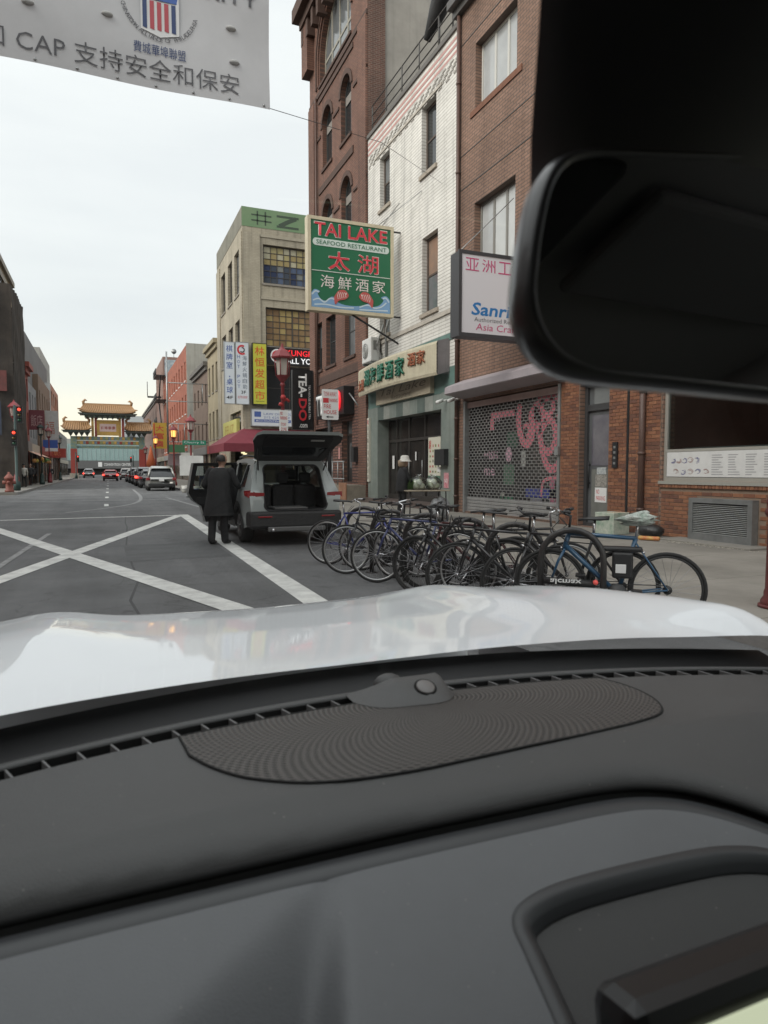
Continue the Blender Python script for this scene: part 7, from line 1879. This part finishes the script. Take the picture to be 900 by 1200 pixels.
# ================================================================== the white car the picture is taken from
CX = .46
oc = thing('white_car', 'white car with black dashboard, bonnet and mirror facing up the street', 'car', (CX, 0, 0))
M_pw = mat('white_car_paint', (.77,.79,.81), .5, coat=.9, spec=.2)
M_cowl = mat('cowl_black', (.006,.006,.0065), .6)
def pad_mat(name, c, rough, scale, strength):
    """grained soft-touch plastic"""
    m = mat(name, c, rough, var=.22, vs=9, c2=[x*1.5 for x in c])
    nt = m.node_tree; n, l = nt.nodes, nt.links
    g = n.new('ShaderNodeNewGeometry'); v = n.new('ShaderNodeTexVoronoi'); v.inputs['Scale'].default_value = scale
    # settled dust: sparse pale specks over a faint film
    du = n.new('ShaderNodeTexVoronoi'); du.inputs['Scale'].default_value = 95; l.new(g.outputs['Position'], du.inputs['Vector'])
    sm_ = n.new('ShaderNodeMath'); sm_.operation = 'LESS_THAN'; sm_.inputs[1].default_value = .10; l.new(du.outputs['Distance'], sm_.inputs[0])
    se = n.new('ShaderNodeSeparateColor'); l.new(du.outputs['Color'], se.inputs[0])
    rr_ = n.new('ShaderNodeMath'); rr_.operation = 'GREATER_THAN'; rr_.inputs[1].default_value = .86; l.new(se.outputs[0], rr_.inputs[0])
    mm = n.new('ShaderNodeMath'); mm.operation = 'MULTIPLY'; l.new(sm_.outputs[0], mm.inputs[0]); l.new(rr_.outputs[0], mm.inputs[1])
    m5 = n.new('ShaderNodeMath'); m5.operation = 'MULTIPLY'; m5.inputs[1].default_value = .45; l.new(mm.outputs[0], m5.inputs[0])
    bs_ = n['Principled BSDF']; src = bs_.inputs['Base Color'].links[0].from_socket
    dm = n.new('ShaderNodeMixRGB'); dm.inputs['Color2'].default_value = (.34,.32,.29,1); l.new(m5.outputs[0], dm.inputs['Fac']); l.new(src, dm.inputs['Color1']); l.new(dm.outputs[0], bs_.inputs['Base Color'])
    l.new(g.outputs['Position'], v.inputs['Vector'])
    b = n.new('ShaderNodeBump'); b.inputs['Strength'].default_value = strength; b.inputs['Distance'].default_value = .0009
    l.new(v.outputs['Distance'], b.inputs['Height']); l.new(b.outputs[0], n['Principled BSDF'].inputs['Normal'])
    return m
M_pad = pad_mat('dash_pad', (.068,.068,.068), .5, 620, .5)
M_low = pad_mat('dash_lower', (.135,.141,.148), .46, 700, .4)
M_trimd = mat('dash_trim_dark', (.045,.047,.05), .42); M_gap = mat('dash_gap', (.006,.006,.006), .8)
# --- bonnet: a crowned sheet with two raised ridges
def hood_z(x, y):
    prof = [(1.12,1.032),(1.3,1.031),(1.6,1.020),(1.9,.996),(2.1,.972),(2.3,.935),(2.45,.885),(2.58,.79),(2.64,.66)]
    for (ya, za), (yb_, zb) in zip(prof, prof[1:]):
        if y <= yb_ or yb_ == 2.64:
            u = min(1, max(0, (y-ya)/(yb_-ya))); z = za+(zb-za)*u; break
    d = abs(x)
    z += .028*math.exp(-((d-.60)/.13)**2)*min(1, max(0, (2.62-y)/.5))*min(1, max(.1, (y-1.1)/.6))-.010*math.exp(-(d/.30)**2)
    z += max(0, .062-.055*max(0, y-1.05))*math.exp(-((d-.86)/.13)**2)*min(1, max(0, (2.6-y)/.5))*min(1, max(0, (y-(1.215-.26*x*x))/.11))
    if d > .90: z -= 9.*(d-.90)**2
    return z
mb = MB(); NX, NY = 96, 70; vs = []
for j in range(NY+1):
    for i in range(NX+1):
        x = -.96+1.92*i/NX; d = abs(x)
        ys = 1.215-.26*(x*x); y = ys+(2.64-.20*(d/.96)**3-ys)*(j/NY); vs.append((x, y, hood_z(x, y)))
mb.add(vs, [(j*(NX+1)+i, j*(NX+1)+i+1, (j+1)*(NX+1)+i+1, (j+1)*(NX+1)+i) for j in range(NY) for i in range(NX)], 0, True)
hd_ = mb.build('bonnet', M_pw, oc)
bpy_mod = hd_.modifiers.new('smooth', 'SMOOTH'); bpy_mod.iterations = 8; bpy_mod.factor = .5
# front end and flanks below the bonnet
mb = MB()
for s in (-1, 1): mb.quad((s*.93, -2.6, .35), (s*.93, 2.35, .35), (s*.93, 2.35, .74), (s*.93, -2.6, .95))
mb.quad((-.93, 2.44, .3), (.93, 2.44, .3), (.93, 2.44, .66), (-.93, 2.44, .66)); mb.build('body_panel', M_pw, oc)
for s in (-1, 1):
    for y in (1.85, -1.55): car_wheel(oc, s*.80, y-.0, .34, .22, s)
# --- windscreen line and dash surfaces
def e_(x): return 1.131-.218*x*x                       # far edge of the dash, x from the car's centre line
def dz(x, y):
    """upper dash surface"""
    z = 1.0-.02*x*x
    c = .803-.06*x*x
    if y < c: z -= .35*(c-y)+.9*(c-y)**2*0
    return z
def bound(x):                                          # edge of the lower driver-side panel
    return None
# rounded outline of the lower panel in (x, y): far edge, rounded far right corner, right edge towards the driver
lowl = [(-.95,.735),(-.565,.733),(-.382,.731),(-.158,.729),(.022,.726),(.158,.723),(.237,.711),(.304,.683),(.372,.629),(.42,.56),(.45,.46),(.462,.30)]
lowl = smooth2(lowl, 5)+[(.464,.22),(-.95,.22)]
def sdf(x, y, poly):
    best = 1e9; n = len(poly)
    for i in range(n):
        ax, ay = poly[i]; bx_, by = poly[(i+1) % n]; dx, dy = bx_-ax, by-ay; l2 = dx*dx+dy*dy
        u = 0 if l2 == 0 else max(0, min(1, ((x-ax)*dx+(y-ay)*dy)/l2)); q = (ax+u*dx-x)**2+(ay+u*dy-y)**2
        if q < best: best = q
    d = math.sqrt(best); return -d if pip((x, y), poly) else d
VS0, VS1 = .028, .060                                   # vent slot behind the far edge
# pad strips: rim in front of the slot, then the main pad down to the lower panel's edge
mb = MB(); N = 120; vs = []
rows = [(.012,-.05),(.0,-.012),(-.004,0.0),(-.024,.004),(-VS0,.0),(-VS0,-.03)]
for dy, zz in rows:
    for i in range(N+1):
        x = -.92+1.84*i/N; vs.append((x, e_(x)+dy, dz(x, e_(x))+zz))
mb.add(vs, [(j*(N+1)+i, j*(N+1)+i+1, (j+1)*(N+1)+i+1, (j+1)*(N+1)+i) for j in range(len(rows)-1) for i in range(N)], 0, True)
mb.build('defroster_rim', M_pad, oc)
mb = MB(); vs = [];
for dy in (-VS0-.001, -VS1+.001):
    for i in range(N+1): x = -.92+1.84*i/N; vs.append((x, e_(x)+dy, dz(x, e_(x))-.026))
for zz in (-.001, -.026):
    for i in range(N+1): x = -.92+1.84*i/N; vs.append((x, e_(x)-VS0-.0012, dz(x, e_(x))+zz))
mb.add(vs, [(i, i+1, N+2+i, N+1+i) for i in range(N)]+[(2*(N+1)+i, 2*(N+1)+i+1, 3*(N+1)+i+1, 3*(N+1)+i) for i in range(N)]); mb.build('vent_floor_shade', M_gap, oc)  # black floor and face over the rim wall paint in the slot's shade
fin = None; x = -.90
while x < .90:
    if not (-.055 < x < .085):
        if fin is None: fin = MB().bbox(-.0016, .0016, -.017, .017, -.025, .001, .0008).build('vent_fin', mat('vent_fin_grey', (.17,.17,.17), .5), oc); o = fin
        else: o = link('vent_fin', fin.data, oc)
        o.location = (x, e_(x)-(VS0+VS1)/2, dz(x, e_(x))-.002); o.rotation_euler = (0, 0, .25-.436*x*.5)
    x += .0445
# main pad
mb = MB(); NX, NY = 260, 110; vs = []; drop = []
ymin = .16
for j in range(NY+1):
    for i in range(NX+1):
        x = -.92+1.84*i/NX; y1_ = e_(x)-VS1; v = j/NY
        if v < .12: y = y1_-(.0*v)-.05*(v/.12); 
        else: y = y1_-.05-(y1_-.05-ymin)*((v-.12)/.88)
        z = dz(x, y); z -= .030*(1 if j == 0 else 0)
        s = sdf(x, y, lowl) if y < .80 and x < .56 else 1
        if s < .03: z -= .010*((.03-s)/.03)**2 if s > 0 else .010+min(.10, -s*4)
        vs.append((x, y, z))
mb.add(vs, [(j*(NX+1)+i, j*(NX+1)+i+1, (j+1)*(NX+1)+i+1, (j+1)*(NX+1)+i) for j in range(NY) for i in range(NX)], 0, True)
mb.build('dash_pad', M_pad, oc)
# lower panel: dark trim strip along its edge, then the grey surface
def low_z(x, y): return .985-.02*x*x-.35*(.803-y)*.95
def offs(poly, d):
    out = []; n = len(poly)
    for i in range(n):
        a, b, c = Vector(poly[i-1]), Vector(poly[i]), Vector(poly[(i+1) % n]); t = (c-a).normalized(); nn = Vector((-t.y, t.x))
        out.append(tuple(b-nn*d) if False else tuple(b+Vector((t.y, -t.x))*d))
    return out
lp = lowl[:-2]
mb = MB(); st_rows = [(.010,-.020),(.012,-.004),(.015,-.001),(.036,.001),(.041,-.003)]
vs = []
for d, zz in st_rows:
    op = offs(lp, d)
    op[0] = (-.95, lp[0][1]-d); 
    vs += [(x, y, low_z(x, y)+zz) for x, y in op]
n = len(lp); mb.add(vs, [(j*n+i, j*n+i+1, (j+1)*n+i+1, (j+1)*n+i) for j in range(len(st_rows)-1) for i in range(n-1)], 0, True)
mb.build('trim_strip', M_trimd, oc)
MB().tube([(x, y, low_z(x, y)+.004) for x, y in offs(lp, .004)], .006, 6).build('panel_gap_shade', M_gap, oc)  # solid black tube paints in the shade of the panel gap
ins = offs(lp, .038); ins[0] = (-.95, lp[0][1]-.038)
inn = ins+[(.425,.22),(-.95,.22)]
# pocket round the screen
pk = [(-.112,.30),(-.098,.40),(-.082,.494),(-.073,.557),(-.068,.587),(-.049,.606),(-.003,.617),(.07,.619),(.201,.614),(.268,.606),(.320,.588),(.352,.55),(.372,.45),(.378,.30)]
pk = smooth2(pk, 4)
def fold(x, y):
    # flank of the instrument hood: slopes away from a diagonal crease and ends at a soft step; slope shaped to put in the dark triangle's shade
    px, py = x+.234, y-.712
    dl = .498*px-.868*py; dr_ = .945*px-.327*py
    if dl <= 0: return 0
    w = max(0., min(1., (.026-dr_)/.052)); w = w*w*(3-2*w)
    sl = dl*dl/(dl+.035)
    return -.72*sl*w
V, F = sheet(inn, [pk], .0075)
mb = MB(); mb.add([(x, y, low_z(x, y)+fold(x, y)) for x, y in V], F, 0, True); mb.build('lower_panel', M_low, oc)
mb = MB(); prow = [(0.,.0),(-.004,.004),(-.016,.004),(-.022,-.004),(-.026,-.012)]
vs = []; n = len(pk)
for d, zz in prow:
    for (x, y) in offs(pk, -d): vs.append((x, y, low_z(x, y)+zz))
mb.add(vs, [(j*n+i, j*n+i+1, (j+1)*n+i+1, (j+1)*n+i) for j in range(len(prow)-1) for i in range(n-1)], 0, True)
mb.build('pocket_rim', M_trimd, oc)
pi_ = offs(pk, .025); V, F = sheet(pi_, (), .02); MB().add([(x, y, low_z(x, y)-.014) for x, y in V], F, 0, True).build('pocket_floor', pad_mat('pocket_plastic', (.06,.06,.06), .6, 700, .4), oc)
# screen standing in the pocket
SC = Matrix.Translation((.12, .375, .92)) @ Matrix.Rotation(R(-10), 4, 'X')
mb = MB(); mb.bbox(-.232, .235, -.026, .030, -.12, .078, .016, 0, SC); sco = mb.build('screen', mat('screen_case', (.014,.014,.015), .4), oc)
mb = MB(); mb.bbox(-.208, .215, -.030, -.0265, -.115, .054, .001, 0, SC); mb.build('screen_face', mat('screen_glow', (.05,.05,.05), .15, emit=(.55,.60,.42), es=.55), sco)
# speaker grille with its seam, light sensor pod
gy = lambda x: e_(x)-VS1-.006
ol = [(-.365,gy(-.365))]
ol += [(x, gy(x)) for x in (-.30,-.22,-.14,-.06,.0,.06,.12,.20,.28,.36,.415)]
ol += smooth2([(.430,.985),(.434,.94),(.424,.89),(.400,.850),(.365,.828),(.30,.815)], 4)
ol += smooth2([(.2,.806),(.0,.798),(-.08,.796),(-.16,.799),(-.205,.806),(-.25,.825),(-.30,.862),(-.335,.91),(-.358,.96)], 4)
V, F = sheet(ol, (), .012)
def grille_mat():
    m = mat('speaker_grille', (.10,.10,.102), .5)
    nt = m.node_tree; n, l = nt.nodes, nt.links; b = n['Principled BSDF']
    g = n.new('ShaderNodeNewGeometry'); sp_ = n.new('ShaderNodeSeparateXYZ'); l.new(g.outputs['Position'], sp_.inputs[0])
    def M(op, a, b_=None, c=None):
        q = n.new('ShaderNodeMath'); q.operation = op
        for k, v in enumerate((a, b_, c)):
            if v is None: continue
            if isinstance(v, (int, float)): q.inputs[k].default_value = v
            else: l.new(v, q.inputs[k])
        return q.outputs[0]
    x = M('SUBTRACT', sp_.outputs['X'], CX+.06); y = M('MULTIPLY', M('SUBTRACT', sp_.outputs['Y'], 1.03), 1.7)
    r_ = M('SQRT', M('ADD', M('MULTIPLY', x, x), M('MULTIPLY', y, y))); th = M('ARCTAN2', y, x)
    rr = M('SINE', M('MULTIPLY', r_, 2*PI/.0088)); tt = M('SINE', M('ADD', M('MULTIPLY', th, 150.), M('MULTIPLY', M('FLOOR', M('ADD', M('DIVIDE', r_, .0088), .25)), PI)))
    hole = M('MULTIPLY', M('MULTIPLY', M('ADD', rr, 1.), M('ADD', tt, 1.)), .25)
    st = M('GREATER_THAN', hole, .42)
    mx = n.new('ShaderNodeMixRGB'); mx.inputs['Color1'].default_value = (.088,.080,.075,1); mx.inputs['Color2'].default_value = (.018,.018,.018,1)
    l.new(st, mx.inputs['Fac']); l.new(mx.outputs[0], b.inputs['Base Color'])
    bp = n.new('ShaderNodeBump'); bp.invert = True; bp.inputs['Strength'].default_value = .9; bp.inputs['Distance'].default_value = .002
    l.new(M('ADD', hole, M('MULTIPLY', rr, .25)), bp.inputs['Height']); l.new(bp.outputs[0], b.inputs['Normal'])
    return m
gr = MB().add([(x, y, dz(x, y)+.0022) for x, y in V], F, 0, True).build('speaker_grille', grille_mat(), oc)
MB().tube([(x, y, dz(x, y)+.0012) for x, y in ol], .0022, 6, closed=True).build('grille_seam', M_gap, gr)
sp_o = []
mb = MB(); NXs, NYs = 26, 14; vs = []
for j in range(NYs+1):
    for i in range(NXs+1):
        u = i/NXs; v = j/NYs; x = -.075+.185*u; ya = e_(x)-.014; yb_ = e_(x)-.128+.045*abs(2*u-1)**4+.018*(1-u); y = ya+(yb_-ya)*v
        pr = min(1, v/.18)**.5 if v < .42 else max(0, 1-((v-.42)/.58)**1.3)
        hgt = .024*(min(1, u/.45)**1.2*min(1, (1-u)/.07))*pr; vs.append((x, y, dz(x, y)+.003+hgt))
mb.add(vs, [(j*(NXs+1)+i, j*(NXs+1)+i+1, (j+1)*(NXs+1)+i+1, (j+1)*(NXs+1)+i) for j in range(NYs) for i in range(NXs)], 0, True)
pod = mb.build('sensor_pod', M_pad, oc)
DC = Matrix.Translation((.052, 1.046, 1.0185)) @ Matrix.Rotation(R(26), 4, 'X')
mb = MB(); mb.lathe([(.0205,-.004),(.0205,.002)], n=24); mb.xf(DC); mb.build('sensor_ring', M_gap, pod)
mb = MB(); mb.lathe([(.0165,.0),(.0165,.0035),(.015,.0045)], n=24); mb.xf(DC); mb.build('sensor_lens', mat('sensor_grey', (.17,.16,.155), .45), pod)
MB().ball((.012, e_(.02)-.012, 1.008), .022, 0, 14, (1.3,1,.9)).build('light_sensor', M_pad, pod)
# --- cowl between windscreen and bonnet
mb = MB(); vs = []; rows = [(.012,-.045),(.05,-.03),(.09,-.008),(.135,.004)]
for dy, zz in rows:
    for i in range(41): x = -.92+1.84*i/40; vs.append((x, e_(x)+dy, 1.0-.02*x*x+zz))
mb.add(vs, [(j*41+i, j*41+i+1, (j+1)*41+i+1, (j+1)*41+i) for j in range(3) for i in range(40)], 0, True); mb.build('cowl', M_cowl, oc)
for x0, x1 in ((-.55, .12), (.02, .70)):
    MB().tube([(x0, e_(x0)+.05, .962), ((x0+x1)/2, e_((x0+x1)/2)+.06, .966), (x1, e_(x1)+.05, .962)], .006, 6).build('wiper', M_cowl, oc)
# --- windscreen glass, pillars, roof lining, doors
WT_Y, WT_Z = .36, 1.80
def ws(x, v): b = e_(x)+.035; return (x*(1-.10*v), b+(WT_Y-.06*x*x-b)*v, .985+(WT_Z-.03*x*x-.985)*v+.035*math.sin(PI*v))
mb = MB(); vs = [ws(-.90+1.80*i/24, j/14) for j in range(15) for i in range(25)]
mb.add(vs, [(j*25+i, j*25+i+1, (j+1)*25+i+1, (j+1)*25+i) for j in range(14) for i in range(24)], 0, True)
mb.build('windscreen', glass_mat('windscreen_glass', (.97,.985,.975), .075, 0.0), oc)
M_lin = mat('roof_lining', (.26,.25,.24), .9)
mb = MB(); vs = []; ys_ = [(.36,1.80),(.1,1.84),(-.6,1.86),(-1.6,1.84),(-2.3,1.76)]
for y, z in ys_:
    for i in range(13): u = -1+i/6; vs.append((u*.80, y-.06*u*u*(y > 0), z-.03*u*u))
mb.add(vs, [(j*13+i, j*13+i+1, (j+1)*13+i+1, (j+1)*13+i) for j in range(4) for i in range(12)], 0, True); mb.build('roof_lining', M_lin, oc)
mb = MB(); vs = []
for y, z in ys_:
    for i in range(13): u = -1+i/6; vs.append((u*.86, y-.06*u*u*(y > 0), z+.035-.035*u*u))
mb.add(vs, [(j*13+i, j*13+i+1, (j+1)*13+i+1, (j+1)*13+i) for j in range(4) for i in range(12)], 0, True); mb.build('roof', M_pw, oc)
for s in (-1, 1):
    mb = MB(); mb.tube([ws(s*.90, v/6) for v in range(7)], .042, 8); mb.build('windscreen_pillar', M_lin, oc)
    mb = MB(); mb.tube([(s*.80, .34, 1.77), (s*.82, -.6, 1.80), (s*.80, -1.7, 1.76), (s*.84, -2.4, 1.1)], .05, 8); mb.tube([(s*.88, -.35, 1.0), (s*.81, -.45, 1.78)], .05, 8); mb.build('roof_rail', M_lin, oc)
    MB().box(s*.90-.04, s*.90+.04, -2.5, 1.0, .35, 1.02).build('door_panel', M_trim, oc)
    MB().quad((s*.88, -2.3, 1.02), (s*.88, .75, 1.02), (s*.80, .25, 1.75), (s*.80, -1.7, 1.75)).build('side_window', glass_mat('side_glass', (.45,.48,.46), .06), oc)
MB().quad((-.85, -2.55, .35), (.85, -2.55, .35), (.85, -2.5, 1.05), (-.85, -2.5, 1.05)).build('tailgate_panel', M_trim, oc); MB().quad((-.85, -2.5, 1.05), (.85, -2.5, 1.05), (.80, -2.3, 1.75), (-.80, -2.3, 1.75)).build('rear_window', glass_mat('rear_privacy_glass', (.12,.13,.13), .06), oc)
MB().box(-.88, .88, -2.5, 1.0, .30, .36).build('cabin_floor', M_lin, oc)
for x in (-.42, .42):
    so_ = MB().bbox(x-.25, x+.25, -.62, -.48, .55, 1.25, .05).build('front_seat', M_lin, oc); MB().bbox(x-.13, x+.13, -.62, -.52, 1.3, 1.5, .04).build('headrest', M_lin, so_); MB().bbox(x-.25, x+.25, -.5, .05, .45, .62, .05).build('seat_cushion', M_lin, so_)
# --- rear-view mirror on its stalk with the camera housing above
MC = Matrix.Translation((-.036, .40, 1.553)) @ Matrix.Rotation(R(2), 4, 'Z') @ Matrix.Rotation(R(-11), 4, 'X')
def mring(w, h, r_, d): return [(x, d, z) for x, z in rrect(-w, w, -h, h, r_, 7)]
ol_m = [(.16,-.098),(.087,-.096),(-.041,-.093),(-.10,-.0915),(-.135,-.086),(-.157,-.070),(-.165,-.045),(-.160,-.015),(-.150,.02),(-.138,.05),(-.122,.07),(-.10,.081),(-.07,.088),(.0,.101),(.077,.115),(.16,.128),(.180,.12),(.188,.08),(.188,-.07),(.180,-.092),(.16,-.098)]
ol_m = smooth2(ol_m, 3)[:-1]
n = len(ol_m); mb = MB(); vs = []; prof = [(0,.925),(-.003,.94),(-.004,.955),(-.002,.98),(.006,1.0),(.02,.985),(.034,.88),(.038,.70)]
for d, f in prof: vs += [(x*f, d, z*f) for x, z in ol_m]
mb.add(vs, [(j*n+i, j*n+(i+1) % n, (j+1)*n+(i+1) % n, (j+1)*n+i) for j in range(len(prof)-1) for i in range(n)]+[tuple(range((len(prof)-1)*n, len(prof)*n))], 0, True); mb.xf(MC)
mir = mb.build('mirror_housing', mat('mirror_case', (.05,.05,.052), .34, coat=.3), oc)
mb = MB(); mb.add([(x*.93, -.0005, z*.93) for x, z in ol_m], [tuple(range(n))]); mb.xf(MC); mb.build('mirror_glass', mat('mirror_silver', (.55,.56,.56), .02, metal=1.0), mir)
mb = MB(); mb.lathe([(.010,-.006),(.010,-.001)], (.115, 0, -.058), 14, axis='Y'); mb.xf(MC); mb.build('mirror_button', mat('button_grey', (.3,.3,.28), .4), mir)
mb = MB(); mb.tube([(-.03, .43, 1.60), (-.02, .46, 1.66), (0, .45, 1.72)], [.022,.02,.03], 10); mb.build('mirror_stalk', M_cowl, mir)
# camera housing: a black hood against the glass
mb = MB(); vs = []; hs = [(-.158,.02),(-.150,.0),(-.12,-.012),(0,-.018),(.14,-.012),(.17,.0),(.178,.02)]
rows = [(1.60,.475,-.128),(1.66,.455,-.142),(1.72,.43,-.154),(1.80,.345,-.205)]
for z, y, xl in rows:
    for x, dy in hs: vs.append(((xl if x < -.1 else x)+(x+.158 if x < -.1 else 0), y+dy*1.2-.015, z))
m7 = len(hs); mb.add(vs, [(j*m7+i, j*m7+i+1, (j+1)*m7+i+1, (j+1)*m7+i) for j in range(3) for i in range(m7-1)]+[tuple(range(m7))], 0, True); mb.build('camera_housing', mat('housing_black', (.03,.03,.031), .45), oc)
MB().bbox(-.11, .11, .06, .28, 1.80, 1.835, .012).build('overhead_console', M_trim, oc)
for x0, x1 in ((.16, .64), (-.64, -.16)): MB().bbox(x0, x1, .08, .27, 1.785, 1.805, .008).build('sun_visor', mat('visor_cloth', (.16,.155,.15), .9), oc)
MB().tube([(.70, -.62, 1.80), (.67, -.60, 1.765), (.67, -.42, 1.765), (.70, -.40, 1.80)], .012, 8).build('grab_handle', M_trim, oc)
MB().bbox(.05, .35, -.75, -.45, 1.835, 1.862, .012).build('dome_lamp', mat('lamp_lens', (.3,.3,.29), .4), oc)
